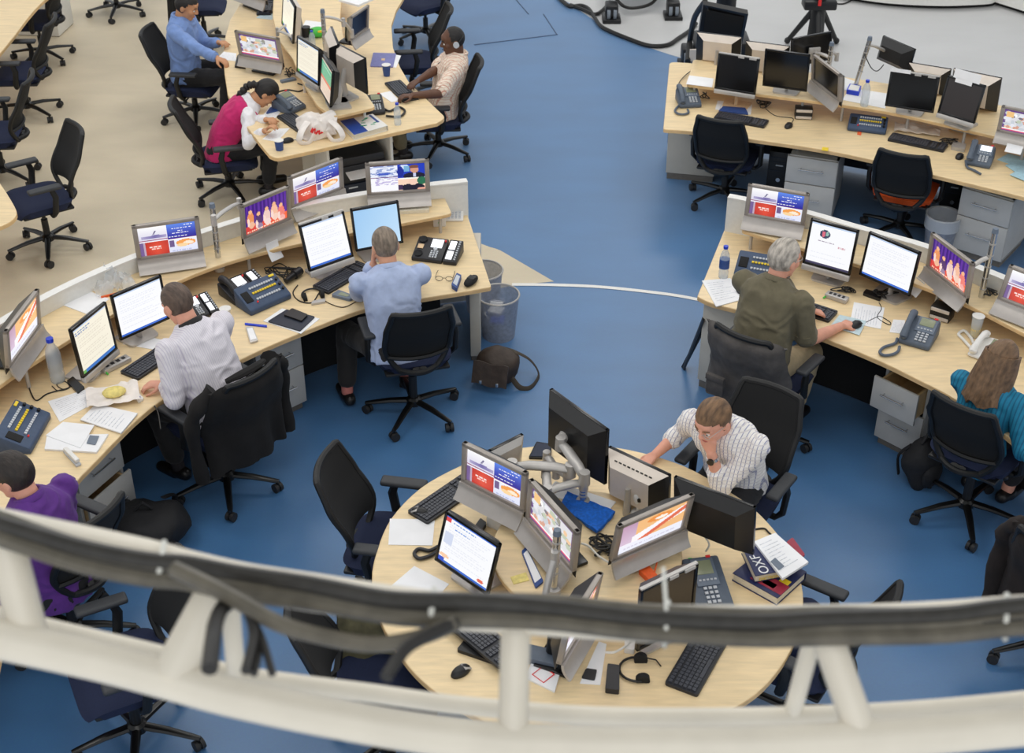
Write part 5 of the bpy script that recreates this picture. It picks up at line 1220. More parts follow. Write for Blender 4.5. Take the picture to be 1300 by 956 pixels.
def slab_thing(name, cs, z, th, label, cat, m, extra=None, bev=.003):
    P = [at(*c, z) for c in cs]; cen = sum(P, Vector())/len(P); t = thing(name, label, cat, cen)
    mb = MB(); mb.prism(rounded([(p.x-cen.x, p.y-cen.y) for p in P], bev*3), 0, th); mb.build('body', m, t)
    if extra:
        for nm, k, mm in extra:
            mb = MB(); mb.prism([((p.x-cen.x)*k, (p.y-cen.y)*k) for p in P], th, th+.002); mb.build(nm, mm, t)
    return t
def hub(a, b, z, label, dp=.06):
    rz = yaw_px(a, b, z); w = (at(*b, z)-at(*a, z)).length; t = thing('connection_hub', label, 'hub', at(*mid(a, b), z), rz)
    mb = MB(); mb.box((0, dp/2, .016), (w, dp, .032), bev=.006); mb.build('body', 'silver', t)
    mb = MB(); [mb.box(((k-1.5)*w*.2, dp*.5, .033), (w*.11, dp*.4, .004)) for k in range(4)]; mb.build('ports', 'key_dark', t)
    mb = MB(); mb.tube([(-w*.45, 0, .012), (-w*.47, -.02, .01)], .006, n=6); mb.build('plug', 'green', t); return t
M_('green', (70, 190, 70), .5); M_('book_blue', (20, 66, 150), .4); M_('book_green', (22, 150, 110), .4)
def bin_(p, label, rim=.15, h=.34, liner=False, trash=True):
    t = thing('waste_bin', label, 'bin', at(*p, 0)); r0 = rim*.78
    mb = MB(); mb.lathe([(0, .01), (r0, 0), (rim, h), (rim-.006, h), (r0-.005, .014), (0, .014)], n=28); mb.build('basket', 'bin_mesh', t)
    mb = MB(); mb.tube([(rim*math.cos(2*PI*k/28), rim*math.sin(2*PI*k/28), h) for k in range(29)], .007, n=6, cap=False); mb.build('rim', 'silver', t)
    if liner: mb = MB(); mb.lathe([(rim*1.03, h-.1), (rim*1.05, h+.01), (rim*.93, h+.005), (rim*.85, h-.12), (r0*.8, .06), (0, .05)], n=28); mb.build('liner', 'clear_plastic', t)
    if trash:
        for k in range(5):
            mb = MB(); rn = random.Random(k+int(p[0])); c = (rn.uniform(-.06, .06), rn.uniform(-.06, .06), h*.45+rn.uniform(0, .08)); mb.box(c, (.1, .08, .02), M=Matrix.Rotation(rn.uniform(-1, 1), 4, 'Z')@Matrix.Rotation(rn.uniform(-.4, .4), 4, 'X')); mb.build('litter', ['paper', 'cup_blue', 'paper', 'white_plastic', 'blue_cap'][k], t)
    return t
def headset(p, z, yaw, label, r=.085):
    t = thing('headset', label, 'headset', at(*p, z), R(yaw)); mb = MB(); mb.tube([(r*math.cos(a), r*1.1*math.sin(a), .012) for a in [PI*(-.05)+PI*1.1*k/16 for k in range(17)]], .006, n=8); mb.build('headband', 'black_plastic', t)
    for s in (-1, 1): mb = MB(); mb.cyl((s*r, -.02, .012), (s*(r-.025), -.02, .014), .032, n=14); mb.build('ear_pad', 'black_matte', t)
    mb = MB(); mb.tube([(r, -.03, .012), (r*.8, -.09, .01), (r*.3, -.11, .008)], .0035, n=6); mb.build('microphone_arm', 'black_plastic', t); return t
def dock(a, b, z, label):
    rz = yaw_px(a, b, z); w = (at(*b, z)-at(*a, z)).length; t = thing('speaker_box', label, 'speaker', at(*mid(a, b), z), rz)
    mb = MB(); mb.box((0, .06, .045), (w, .1, .09), bev=.005); mb.build('body', 'black_plastic', t)
    for zz in (.018, .075): mb = MB(); mb.box((0, .008, zz), (w*.92, .012, .022), bev=.003); mb.build('trim_bar', 'beige_back', t)
    return t
def pole(p, z, top, label, tip=None, grp=None):
    b = at(*p, z); h = top; t = thing('monitor_pole', label, 'pole', b, 0, grp); d = tip or (0, 0)
    mb = MB(); mb.lathe([(.035, 0), (.035, .03), (.022, .034)], n=16); mb.build('clamp', 'silver', t)
    mb = MB(); mb.tube([(0, 0, .03), (d[0], d[1], h)], .019, n=14); mb.build('tube', 'chrome', t)
    for k in range(5): mb = MB(); q = .35+.13*k; mb.tube([(d[0]*q, d[1]*q, h*q), (d[0]*q, d[1]*q, h*q+.008)], .0215, n=14); mb.build('ring', 'silver', t)
    mb = MB(); mb.tube([(d[0], d[1], h), (d[0]*1.01, d[1]*1.01, h+.03)], [.021, .017], n=14); mb.build('cap', 'phone_face', t); return t
def arm(pts, label, r=.022, grp=None, m='silver', vesa=None):
    """articulated arm: world points"""
    t = thing('articulated_mount', label, 'arm', pts[0], 0, grp); o = pts[0]
    for a, b in zip(pts[:-1], pts[1:]):
        mb = MB(); mb.tube([a-o, (a-o)*.7+(b-o)*.3+Vector((0, 0, .012)), (a-o)*.3+(b-o)*.7+Vector((0, 0, .012)), b-o], [r*1.05, r*1.25, r*1.2, r*.95], n=10, flat=.8); mb.build('link', m, t)
    for a in pts: mb = MB(); mb.cyl(a-o-Vector((0, 0, .04)), a-o+Vector((0, 0, .035)), r*1.3, r*1.15, n=14); mb.build('joint', m, t)
    if vesa: mb = MB(); mb.box(pts[-1]-o, (.1, .02, .1), M=Matrix.Translation(pts[-1]-o)@Matrix.Rotation(vesa, 4, 'Z')@Matrix.Translation(-(pts[-1]-o)), bev=.004); mb.build('plate', m, t)
    return t
def book(cs, z, th, label, cover, name='book', extra=None):
    P = [at(*c, z) for c in cs]; cen = sum(P, Vector())/len(P); t = thing(name, label, 'book', cen); Q = [(p.x-cen.x, p.y-cen.y) for p in P]
    mb = MB(); mb.prism([(x*.965, y*.965) for x, y in Q], .004, th-.004); mb.build('pages', 'pages', t, smooth=0)
    for a, b in ((0, .004), (th-.004, th)): mb = MB(); mb.prism(Q, a, b); mb.build('cover', cover, t, smooth=0)
    mb = MB(); a, b = Vector(Q[2]+(0,)), Vector(Q[3]+(0,)); d = (b-a).normalized(); n = Vector((d.y, -d.x, 0)); n = n if n.dot(a) > 0 else -n
    mb.add([a, b, b+Vector((0, 0, th)), a+Vector((0, 0, th)), a+n*.004, b+n*.004, b+n*.004+Vector((0, 0, th)), a+n*.004+Vector((0, 0, th))], [(0, 1, 2, 3), (7, 6, 5, 4), (0, 4, 5, 1), (3, 2, 6, 7)]); mb.build('spine', cover, t, smooth=0)
    for nm, us, vs, mm in (extra or []):
        mb = MB(); f = lambda u, v: Vector((Q[0][0]*(1-u)*(1-v)+Q[1][0]*u*(1-v)+Q[2][0]*u*v+Q[3][0]*(1-u)*v, Q[0][1]*(1-u)*(1-v)+Q[1][1]*u*(1-v)+Q[2][1]*u*v+Q[3][1]*(1-u)*v, th+.0012))
        mb.add([f(us[0], vs[0]), f(us[1], vs[0]), f(us[1], vs[1]), f(us[0], vs[1])], [(0, 1, 2, 3)]); mb.build(nm, mm, t, smooth=0)
    return t
def lettering(txt, size, parent, loc, rot, m, name='lettering', ext=.0008):
    cu = bpy.data.curves.new('txt', 'FONT'); cu.body = txt; cu.size = size; cu.extrude = ext; cu.align_x = 'CENTER'; cu.align_y = 'CENTER'
    o = bpy.data.objects.new('txt', cu); C.objects.link(o); dg = bpy.context.evaluated_depsgraph_get(); me = bpy.data.meshes.new_from_object(o.evaluated_get(dg)); bpy.data.objects.remove(o)
    me.materials.clear(); me.materials.append(MATS[m]); x = bpy.data.objects.new(name, me); C.objects.link(x); x.parent = parent; x.location = loc; x.rotation_euler = rot; return x
Z = ZD+.0005; ZZ = ZS+.0005

# ---------------- left desk
keyboard((178, 482), (240, 440), Z, 'black keyboard under the hands of the white shirt man', ln=.45)
keyboard((421, 372), (470, 343), Z, 'black keyboard under the silver-chinned monitor, left of the light blue shirt man', anchor=.5)
switchphone((530, 289), (586, 296), (522, 331), (579, 338), Z, 'black office phone with empty handset cups near the right end of the left desk', handset=False)
switchphone((275, 357), (318, 342), (299, 389), (346, 369), Z, 'black office phone with handset and lit labels on the left desk', d=.2)
switchphone((230, 385), (255, 370), (240, 412), (280, 398), Z, 'dark phone partly hidden by the head of the white shirt man', d=.17)
console((319, 402), (371, 379), Z, 'blue intercom console in the middle of the left desk', d=.18)
console((40, 577), (66, 530), Z, 'blue intercom console beside the papers at the left edge', d=.19)
t = thing('calculator', 'white desk calculator at the right end of the left desk', 'calculator', at(577, 275, Z), yaw_px((560, 287), (588, 287), Z)); mb = MB(); wedge(mb, .13, .17, .018, .05, 0, .006, Matrix.Translation((0, -.08, 0))); mb.build('body', 'white_plastic', t)
mb = MB(); Mx = Matrix.Translation((0, -.08, .018))@Matrix.Rotation(math.atan2(.032, .17), 4, 'X'); [mb.box(((c-1.5)*.026, .02+.022*r, .002), (.018, .014, .006), 0, Mx) for r in range(5) for c in range(4)]; mb.build('keys', 'key_light', t); mb = MB(); mb.box((0, .15, .002), (.1, .025, .004), 0, Mx); mb.build('display', 'lcd_green', t)
t = thing('power_box', 'small white connection box under the raised shelf end', 'box', at(558, 286, Z), .1); mb = MB(); mb.box((0, 0, .03), (.09, .05, .06), bev=.004); mb.build('body', 'white_plastic', t); mb = MB(); mb.box((0, -.026, .035), (.02, .004, .012)); mb.build('switch', 'green', t)
# folded spectacles
t = thing('spectacles', 'thin brown spectacles lying open on the left desk', 'glasses', at(564, 357, Z), yaw_px((551, 357), (577, 358), Z)); mb = MB()
for s in (-1, 1): mb.tube([(s*.034+.024*math.cos(a), 0, .02+.017*math.sin(a)) for a in [2*PI*k/16 for k in range(17)]], .002, n=5, cap=False)
mb.tube([(-.011, 0, .024), (.011, 0, .024)], .002, n=5); mb.build('frame', 'bag_brown', t)
for s in (-1, 1): mb = MB(); mb.tube([(s*.058, 0, .025), (s*.06, .07, .018), (s*.057, .13, .006)], .002, n=5); mb.build('temple', 'bag_brown', t)
slab_thing('packet', [(573, 366), (580, 371), (586, 354), (580, 351)], Z, .03, 'small blue and white packet by the desk corner', 'packet', 'cup_blue', [('flap', .7, 'key_light')])
t = thing('glasses_case', 'black soft glasses case at the right corner of the left desk', 'case', at(598, 360, Z), R(62)); mb = MB(); mb.sph((0, 0, .022), (.075, .036, .024), u=16, v=10); mb.build('body', 'black_matte', t); mb = MB(); mb.box((.01, 0, .042), (.05, .05, .008), bev=.003); mb.build('flap', 'black_plastic', t)
slab_thing('handheld_recorder', [(421, 377), (444, 383), (452, 379), (430, 371)], Z, .02, 'grey handheld device with a display beside the keyboard', 'device', 'phone_face', [('display', .5, 'lcd_green')])
headset((397, 376), Z, 20, 'black headset lying left of the light blue shirt man', .07)
slab_thing('adapter', [(395, 388), (397, 384), (413, 381), (413, 385)], Z, .014, 'small silver adapter under the headset', 'adapter', 'silver')
t = thing('microphone', 'dark handheld microphone lying on the left desk', 'microphone', at(371, 351, Z+.03), yaw_px((361, 358), (381, 343), Z)); mb = MB(); mb.cyl((-.07, 0, 0), (.02, 0, 0), .018, .024, n=12); mb.build('handle', 'black_plastic', t); mb = MB(); mb.cyl((.02, 0, 0), (.09, 0, 0), .032, .03, n=14); mb.build('head', 'phone_black', t)
cup((287, 402), Z, 'small clear plastic cup beside the blue console', 'clear_plastic', h=.06, r0=.025, r1=.036)
slab_thing('pen', [(311, 413), (311, 411), (339, 414), (339, 416)], Z, .008, 'purple pen lying above the mobile phone', 'pen', 'blue_cap', bev=.001)
slab_thing('mobile_phone', [(312, 417), (321, 416), (328, 434), (318, 437)], Z, .012, 'silver mobile phone by the black folder', 'phone', 'silver', [('display', .75, 'paper')])
sheet([(334, 408), (358, 392), (406, 405), (382, 424)], Z, 'white sheets under the black folder', 'paper', lines=0)
slab_thing('folder', [(340, 409), (364, 394), (400, 403), (381, 421)], Z+.004, .008, 'black folder lying on white sheets', 'folder', 'console_dark')
slab_thing('notebook', [(360, 401), (371, 393), (391, 401), (383, 409)], Z+.013, .012, 'small black notebook on top of the black folder', 'notebook', 'black_plastic')
tangle(358, 345, 26, 11, Z, 'loose black cable tangle behind the microphone on the left desk', 10, 3)
cable([(412, 366), (405, 372), (396, 384), (380, 382), (372, 372), (378, 362)], Z, 'thin black cable looping beside the headset')
cable([(452, 383), (436, 390), (420, 386), (410, 380)], Z, 'thin brown cable from the grey handheld device', 'bag_brown', .003)
slab_thing('paper_stack', [(440, 250), (372, 277), (379, 284), (446, 258)], ZZ, .012, 'papers and a blue folder under the quad television, left desk', 'papers', 'paper')
slab_thing('book_pile', [(468, 268), (545, 263), (545, 270), (470, 275)], ZZ, .025, 'thin stack of books under the newsreader television', 'books', 'pages')
sheet([(73, 385), (103, 366), (139, 380), (110, 399)], ZZ, 'white sheets on the raised shelf near the cream-page monitor', lines=0)
t = thing('plastic_wrap', 'crumpled clear plastic packet on the raised shelf', 'packet', at(145, 364, ZZ), .5); mb = MB(); mb.grid(lambda u, v: ((u-.5)*.26, (v-.5)*.2, .015+.045*noise.noise(Vector((u*6, v*6, 2)))**2*6*u*(1-u)*4+.03*math.sin(u*PI)*math.sin(v*PI)), 14, 12); mb.build('film', 'clear_plastic', t, smooth=60); mb = MB(); mb.box((-.06, -.1, .006), (.1, .012, .01)); mb.build('strip', 'orange', t)
pole((279, 343), ZZ-.1, .46, 'ringed silver pole clamped at the shelf edge beside the purple stage television', tip=(0, .02))
arm([at(279, 343, ZS)+Vector((0, .02, .36)), at(325, 262, ZS+.26)+Vector((-.12, .05, 0))], 'short silver arm from the pole to the purple stage television', .014)
bottle((74, 483), Z, 'large clear water bottle with blue cap by the cream-page monitor', h=.30, r=.045)
hub((134, 476), (168, 459), Z, 'silver connection hub beside the keyboard of the white shirt man')
sheet([(61, 510), (118, 492), (134, 504), (76, 536)], Z, 'printed sheet nearest the water bottle on the left desk', seed=2)
sheet([(102, 534), (122, 514), (175, 526), (154, 551)], Z+.004, 'printed sheets by the front edge of the left desk', seed=3, th=.008)
sheet([(57, 572), (60, 555), (138, 553), (123, 576)], Z, 'newspaper at the bottom of the pile, left desk', name='newspaper', cat='newspaper', lines=0, th=.012)
sheet([(58, 553), (80, 536), (120, 540), (102, 569)], Z+.013, 'blank white sheet on top of the newspaper', lines=0)
sheet([(110, 563), (114, 553), (126, 554), (121, 565)], Z+.014, 'small grey newspaper picture beside the blank sheet', name='clipping', m='phone_face', lines=0)
slab_thing('mobile_phone', [(85, 486), (93, 480), (108, 494), (99, 501)], Z, .014, 'black mobile phone with a coiled charger behind the printed sheet', 'phone', 'black_gloss')
cable([(92, 490), (80, 494), (72, 488), (82, 484), (88, 492), (74, 496), (66, 490)], Z, 'coiled black charger cable beside the black mobile phone', r=.003)
t = thing('food_wrapper', 'white plastic wrapper holding a yellow bun on the left desk', 'food', at(144, 506, Z), .3); mb = MB(); mb.grid(lambda u, v: ((u-.5)*.3, (v-.5)*.2, .004+.035*abs(noise.noise(Vector((u*5, v*5, 7))))+.03*(abs(u-.5)+abs(v-.5))), 16, 12); mb.build('wrapper', 'bag_plastic', t, smooth=60); mb = MB(); mb.sph((.01, .015, .035), (.07, .05, .026)); mb.build('bun', 'bun', t)
slab_thing('pager', [(169, 503), (176, 500), (183, 508), (176, 512)], Z, .014, 'small white music player by the desk edge', 'device', 'white_plastic', [('display', .4, 'blue_cap')])
t = thing('stapler', 'pale stapler below the newspaper pile', 'stapler', at(92, 583, Z), yaw_px((83, 573), (101, 593), Z)); mb = MB(); mb.box((0, 0, .008), (.17, .03, .016), bev=.004); mb.build('base', 'key_light', t); mb = MB(); mb.box((0, 0, .03), (.165, .026, .022), bev=.006, M=Matrix.Rotation(R(-4), 4, 'Y')); mb.build('arm', 'white_plastic', t)
cable([(35, 487), (45, 508), (60, 500), (82, 494)], Z, 'black cable running down from the left edge television')
cable([(150, 488), (166, 488), (176, 500), (198, 518), (204, 545)], Z-.01, 'black cable crossing to the front edge of the left desk')
sheet([(156, 437), (176, 426), (208, 432), (194, 444)], Z, 'curled white sheet under the bright white page monitor', lines=0)
# under and beside the left desk
bin_((613, 393), 'grey mesh waste bin behind, at the end of the left desk', trash=False)
bin_((633, 425), 'grey mesh waste bin with litter, nearer, at the end of the left desk')
t = thing('shoulder_bag', 'brown shoulder bag with its strap looped on the blue carpet', 'bag', at(632, 482), R(-20)); mb = MB(); mb.sph((0, 0, .12), (.16, .11, .14), u=24, v=16)
for i, v in enumerate(mb.v): q = Vector(v); q.z = max(.0, q.z); q += Vector((noise.noise(q*9), noise.noise(q*9+Vector((5, 0, 0))), noise.noise(q*9+Vector((0, 5, 0)))))*.025; mb.v[i] = (q.x, q.y, max(0, q.z))
mb.build('body', 'bag_brown', t, smooth=70); mb = MB(); mb.grid(lambda u, v: ((u-.5)*.25, -.12-.05*v, .21-.15*v+.008*math.sin(u*9)), 8, 6, th=.012); mb.build('flap', 'bag_brown', t, smooth=60)
for s in (-.06, .06): mb = MB(); mb.box((s, -.175, .08), (.02, .012, .03), bev=.003); mb.build('buckle', 'chrome', t)
mb = MB(); pts = [at(636, 441, .2), at(655, 447, .22), at(674, 458, .12), at(684, 476, .02), at(674, 492, .012), at(660, 492, .02), at(648, 478, .08), at(640, 472, .14)]; W = Matrix.Rotation(-R(-20), 4, 'Z')@Matrix.Translation(-at(632, 482)); mb.tube(smoothline([W@p for p in pts], 6), .02, n=8, flat=.25); mb.build('shoulder_strap', 'strap', t)
def backpack(p, yaw, label, sx=.22, sy=.17, sz=.3, m='bag_black'):
    t = thing('backpack', label, 'bag', at(*p), R(yaw)); mb = MB(); mb.sph((0, 0, sz*.5), (sx, sy, sz*.52), u=24, v=16)
    for i, v in enumerate(mb.v): q = Vector(v); q += Vector((noise.noise(q*7), noise.noise(q*7+Vector((5, 0, 0))), noise.noise(q*7+Vector((0, 5, 0)))))*.04; mb.v[i] = (q.x, q.y, max(0, q.z))
    mb.build('body', m, t, smooth=70); mb = MB(); mb.sph((0, -sy*.8, sz*.35), (sx*.7, sy*.4, sz*.3)); mb.build('front_pocket', m, t)
    for s in (-1, 1): mb = MB(); mb.tube(smoothline([(s*sx*.4, sy*.7, sz*.85), (s*sx*.6, sy*1.25, sz*.55), (s*sx*.5, sy*1.1, sz*.12)], 5), .02, n=8, flat=.4); mb.build('strap', m, t)
    mb = MB(); mb.tube([(-.05, 0, sz), (0, 0, sz+.05), (.05, 0, sz)], .01, n=8); mb.build('grab_handle', m, t); return t
backpack((190, 690), 10, 'black backpack on the blue carpet by the pulled-out drawer', .26, .2, .26)
backpack((1166, 612), 40, 'small black bag with a key clip standing beside the teal woman', .13, .1, .32)

# ---------------- top centre desk
keyboard((487, 106), (512, 131), Z, 'black keyboard under the hands of the headset man', ln=.44, anchor=.5)
keyboard((352, 150), (381, 171), Z, 'black keyboard right of the pink vest woman')
keyboard((343, 24), (350, -4), Z, 'keyboard at the top edge of the centre desk', dp=.14)
sheet([(481, 119), (496, 116), (507, 128), (497, 130)], Z, 'small white sheet under the headset man keyboard', lines=0)
cup((491, 96), Z, 'blue paper cup with white lid by the headset man', 'cup_blue', h=.1)
slab_thing('folder', [(470, 85), (474, 68), (503, 69), (499, 86)], Z, .01, 'violet folder lying on a white sheet behind the cup', 'folder', 'folder_purple', [('emblem', .15, 'tan')])
sheet([(494, 85), (499, 69), (509, 71), (503, 86)], Z, 'white sheet peeking out from the violet folder', lines=0)
bottle((505, 158), Z, 'clear water bottle at the near edge of the top centre desk', h=.19, r=.03)
bk = book([(450, 178), (432, 160), (473, 151), (492, 166)], Z, .045, 'thick blue and white book with green lettering at the near desk edge', 'white_plastic', extra=[('blue_band', (0, 1), (0, .42), 'book_blue'), ('blue_corner', (.35, .95), (.86, .93), 'book_blue')])
T = bk; a = yaw_px((432, 160), (473, 151), Z)
mb = MB(); rn = random.Random(4)
for k in range(9): x, y = rn.uniform(-.03, .1), rn.uniform(-.05, .07); mb.box((x, y, .0465), (.035, .01, .002), M=Matrix.Rotation(a+rn.uniform(-.8, .8), 4, 'Z'))
mb.build('cover_marks', 'book_green', bk)
desk_phone((466, 148), (488, 146), Z, 'dark desk phone at the right of the raised shelf end', .17, .2, body='phone_black', face='phone_black', cord=[(482, 134), (494, 141), (506, 136), (514, 141), (507, 148), (490, 147)])
desk_phone((368, 147), (389, 138), Z, 'grey desk phone beside the pink vest woman', .2, .22)
t = thing('carrier_bag', 'white plastic carrier bag with red print on the top centre desk', 'bag', at(406, 172, Z), .2); mb = MB(); mb.sph((0, .02, .085), (.17, .13, .115), u=40, v=26)
def crumple(q, a=.07): return q+Vector((noise.noise(q*7), noise.noise(q*7+Vector((5, 0, 0))), noise.noise(q*7+Vector((0, 5, 0)))))*a+Vector((noise.noise(q*19), noise.noise(q*19+Vector((5, 0, 0))), noise.noise(q*19+Vector((0, 5, 0)))))*.022
for i, v in enumerate(mb.v): q = crumple(Vector(v)); mb.v[i] = (q.x, q.y, max(0, q.z))
mb.build('body', 'bag_plastic', t, smooth=50)
for s in (-1, 1): mb = MB(); mb.tube(smoothline([(s*.09, -.05, .15), (s*.15, -.12, .1), (s*.17, -.15, .03), (s*.1, -.15, .01), (s*.05, -.1, .06)], 5), [.03]*10+[.022]*11, n=8, flat=.25); mb.build('handle', 'bag_plastic', t, smooth=60)
for k in range(4):
    mb = MB(); pts = []
    for (x, z_) in ((-.07+k*.04, .10), (-.05+k*.04, .135), (-.04+k*.04, .105), (-.02+k*.04, .13)):
        d_ = Vector((x, -.2, z_))-Vector((0, .02, .085)); d_ = Vector((d_.x/.17, d_.y/.13, d_.z/.115)).normalized(); q = crumple(Vector((d_.x*.17, .02+d_.y*.13, .085+d_.z*.115))); pts.append(q+Vector((0, -.004, .002)))
    mb.tube(smoothline(pts, 4), .0045, n=6); mb.build('red_print', 'red', t)
sheet([(331, 150), (345, 133), (361, 137), (350, 150)], Z, 'open white pages beside the pink vest woman', seed=5)
slab_thing('book', [(338, 145), (343, 138), (360, 133), (361, 139)], Z+.004, .012, 'thin blue book on the open pages', 'book', 'cup_blue')
sheet([(333, 177), (349, 164), (368, 163), (352, 180)], Z, 'note sheet the pink vest woman is writing on', seed=6)
cup((355, 190), Z, 'clear and blue plastic cup at the near left desk corner', 'cup_blue', h=.08, r0=.03, r1=.036)
mouse((365, 180), Z, 30, 'small dark mouse by the clear and blue cup')
t = thing('key_bunch', 'bunch of keys on the near edge of the top centre desk', 'keys', at(380, 178, Z), .3); mb = MB(); mb.tube([(.018*math.cos(2*PI*k/12), .018*math.sin(2*PI*k/12), .004) for k in range(13)], .002, n=5, cap=False); mb.build('ring', 'chrome', t)
for k in range(3): mb = MB(); mb.box((.04, 0, .004), (.05, .01, .003), M=Matrix.Rotation(k*1.4, 4, 'Z')); mb.build('key', 'chrome', t)
sheet([(275, 75), (284, 66), (300, 68), (300, 78)], Z, 'white sheet under the hands of the blue shirt man', seed=7)
slab_thing('wallet', [(298, 86), (302, 72), (309, 71), (312, 88)], Z, .02, 'dark purple wallet beside the office picture television', 'wallet', 'black_plastic')
slab_thing('remote_control', [(355, 104), (372, 100), (377, 102), (358, 106)], Z, .018, 'grey remote control behind the pink vest woman', 'remote', 'phone_face')
cable([(360, 126), (352, 118), (365, 114), (380, 116), (388, 110), (378, 106)], Z, 'black cable loop above the grey desk phone', r=.006)
cup((389, 48), ZZ, 'black mug on the raised shelf of the centre desk', 'black_plastic', h=.1, r0=.036, r1=.04, rim='black_plastic', handle=True, name='mug')
t = thing('snack_bag', 'green and yellow snack bag on the raised shelf', 'packet', at(403, 46, ZZ), .4); mb = MB(); mb.sph((0, 0, .04), (.09, .07, .045), u=16, v=10); mb.build('body', 'green', t); mb = MB(); mb.box((.02, -.05, .06), (.06, .03, .02), bev=.005); mb.build('print', 'yellow', t)
bottle((397, 58), ZZ, 'water bottle with blue cap lying among the shelf clutter', h=.14, r=.028)
sheet([(383, 36), (388, 26), (412, 29), (410, 38)], ZZ, 'loose white papers on the raised shelf, centre desk', lines=0)
sheet([(430, 2), (445, -6), (475, 0), (455, 9)], ZZ, 'crumpled white papers at the top edge of the centre desk', lines=0, th=.02)
sheet([(325, 23), (334, 16), (354, 18), (345, 25)], Z, 'pale mouse mat at the top of the centre desk', cat='mouse mat', name='mouse_mat', m='mouse_pad', lines=0)
mouse((340, 17), Z+.003, 20, 'dark mouse on the pale mouse mat, top centre desk')
tangle(368, 90, 9, 9, Z, 'dark cable tangle beside the cream page monitor', 7, 12)
pole((414, 75), ZZ, .42, 'silver pole in the middle of the top centre desk')
arm([at(414, 75, ZS)+Vector((0, 0, .38)), at(414, 75, ZS)+Vector((.16, .1, .3)), at(447, 42, ZS+.16)], 'silver arm holding the dark blue television', .014)
arm([at(372, 48, ZS+.1), at(352, 40, ZS+.1), at(374, 28, ZS+.1)], 'forked silver arm at the top left of the centre desk', .012)

# ---------------- top right desk
desk_phone((866, 138), (888, 137), Z, 'grey desk phone at the left end of the top right desk', .19, .2, cord=[(862, 134), (857, 140), (860, 144), (868, 145), (874, 143), (873, 139)])
sheet([(871, 107), (875, 96), (906, 100), (904, 111)], ZZ, 'white sheet on the left end of the raised shelf', lines=0)
sheet([(908, 139), (911, 128), (955, 133), (953, 146)], Z, 'printed sheets and a blue brochure under the first dark monitor', seed=8)
slab_thing('brochure', [(912, 142), (918, 136), (946, 138), (950, 146)], Z+.004, .01, 'blue brochure behind the left keyboard of the top right desk', 'brochure', 'cup_blue')
keyboard((907, 152), (968, 163), Z, 'black keyboard behind the empty chair, left end of the top right desk', ln=.43)
keyboard((1131, 180), (1192, 193), Z, 'black keyboard behind the orange-seated chair', ln=.45)
mouse((1001, 161), Z, 60, 'black mouse right of the left keyboard on the top right desk')
mouse((1218, 200), Z, 60, 'black mouse beside the lit grey phone on the top right desk')
cable([(1005, 156), (1006, 150), (985, 147), (972, 138)], Z, 'mouse cable running to the first dark monitors', r=.003)
tangle(968, 131, 12, 6, Z, 'dark cable tangle under the second dark monitor', 8, 5)
tangle(895, 122, 8, 6, Z, 'dark cable tangle behind the left grey phone', 6, 6)
cable([(870, 112), (862, 106), (872, 94), (884, 88), (900, 92)], Z+.01, 'curved black cable at the left end of the top right desk')
dock((1009, 152), (1031, 153), Z, 'black speaker box with two pale bars under the raised shelf')
console((1075, 166), (1124, 172), Z, 'blue intercom console in the middle of the top right desk', d=.17, h0=.03, h1=.09)
slab_thing('sticky_note', [(1088, 171), (1089, 166), (1094, 167), (1093, 172)], Z, .004, 'bright orange sticky note in front of the blue console', 'note', 'orange', bev=.0005)
slab_thing('sticky_note', [(1043, 191), (1044, 187), (1052, 188), (1051, 192)], Z, .003, 'yellow sticky tab on the desk edge above the drawers', 'note', 'yellow', bev=.0005)
desk_phone((1227, 210), (1254, 215), Z, 'grey desk phone with a lit white display at the right', .19, .2, scr='lcd_on', cord=[(1226, 204), (1228, 212), (1236, 216), (1245, 221)])
for k, cs in enumerate(([(1266, 203), (1280, 195), (1310, 203), (1296, 213)], [(1276, 210), (1290, 205), (1320, 214), (1300, 226)], [(1282, 222), (1300, 212), (1330, 226), (1306, 232)])):
    sheet(cs, Z+.004*k, ['pale blue paper, bottom sheet of the fan at the right edge', 'pale blue paper, middle sheet of the fan at the right edge', 'pale blue paper, front sheet of the fan at the right edge'][k], m='light_blue_paper', lines=0)
t = thing('document_pouch', 'crumpled beige papers under the raised shelf behind the right keyboard', 'papers', at(1164, 167, Z), -.3); mb = MB(); mb.grid(lambda u, v: ((u-.5)*.36, (v-.5)*.14, .02+.05*abs(noise.noise(Vector((u*4, v*3, 1))))), 14, 8, th=.01); mb.build('sheets', 'beige_back', t, smooth=60)
tangle(1205, 178, 16, 6, Z, 'cable tangle under the raised shelf at the right', 8, 8)
slab_thing('adapter', [(1207, 190), (1210, 183), (1226, 187), (1224, 194)], Z, .03, 'silver adapter box beside the right mouse', 'adapter', 'silver')
bottle((1097, 134), ZZ, 'clear water bottle with blue cap on the raised shelf', h=.22, r=.034)
sheet([(1069, 127), (1080, 112), (1126, 119), (1124, 138)], ZZ, 'wide white papers around the shelf bottle', lines=0)
sheet([(1062, 112), (1070, 98), (1086, 104), (1078, 116)], ZZ+.004, 'white papers leaning near the right pole', lines=0)
slab_thing('packet', [(1074, 119), (1078, 111), (1093, 114), (1090, 122)], ZZ+.004, .035, 'blue and white packet beside the shelf bottle', 'packet', 'blue_cap', [('lid', .8, 'white_plastic')])
pole((1049, 110), ZZ, .36, 'ringed silver pole behind the turned-off television')
pole((1086, 112), ZZ, .42, 'silver pole leaning beside the shelf bottle', tip=(.06, 0))
arm([at(1049, 110, ZS)+Vector((0, 0, .3)), at(1049, 110, ZS)+Vector((.06, .02, .26))], 'short silver bracket behind the turned-off television', .014)
arm([at(1049, 110, ZS)+Vector((0, 0, .25)), at(1031, 62, 1.12)+Vector((0, -.1, 0))], 'silver arm holding the raised black-backed monitor', .014, vesa=.2)
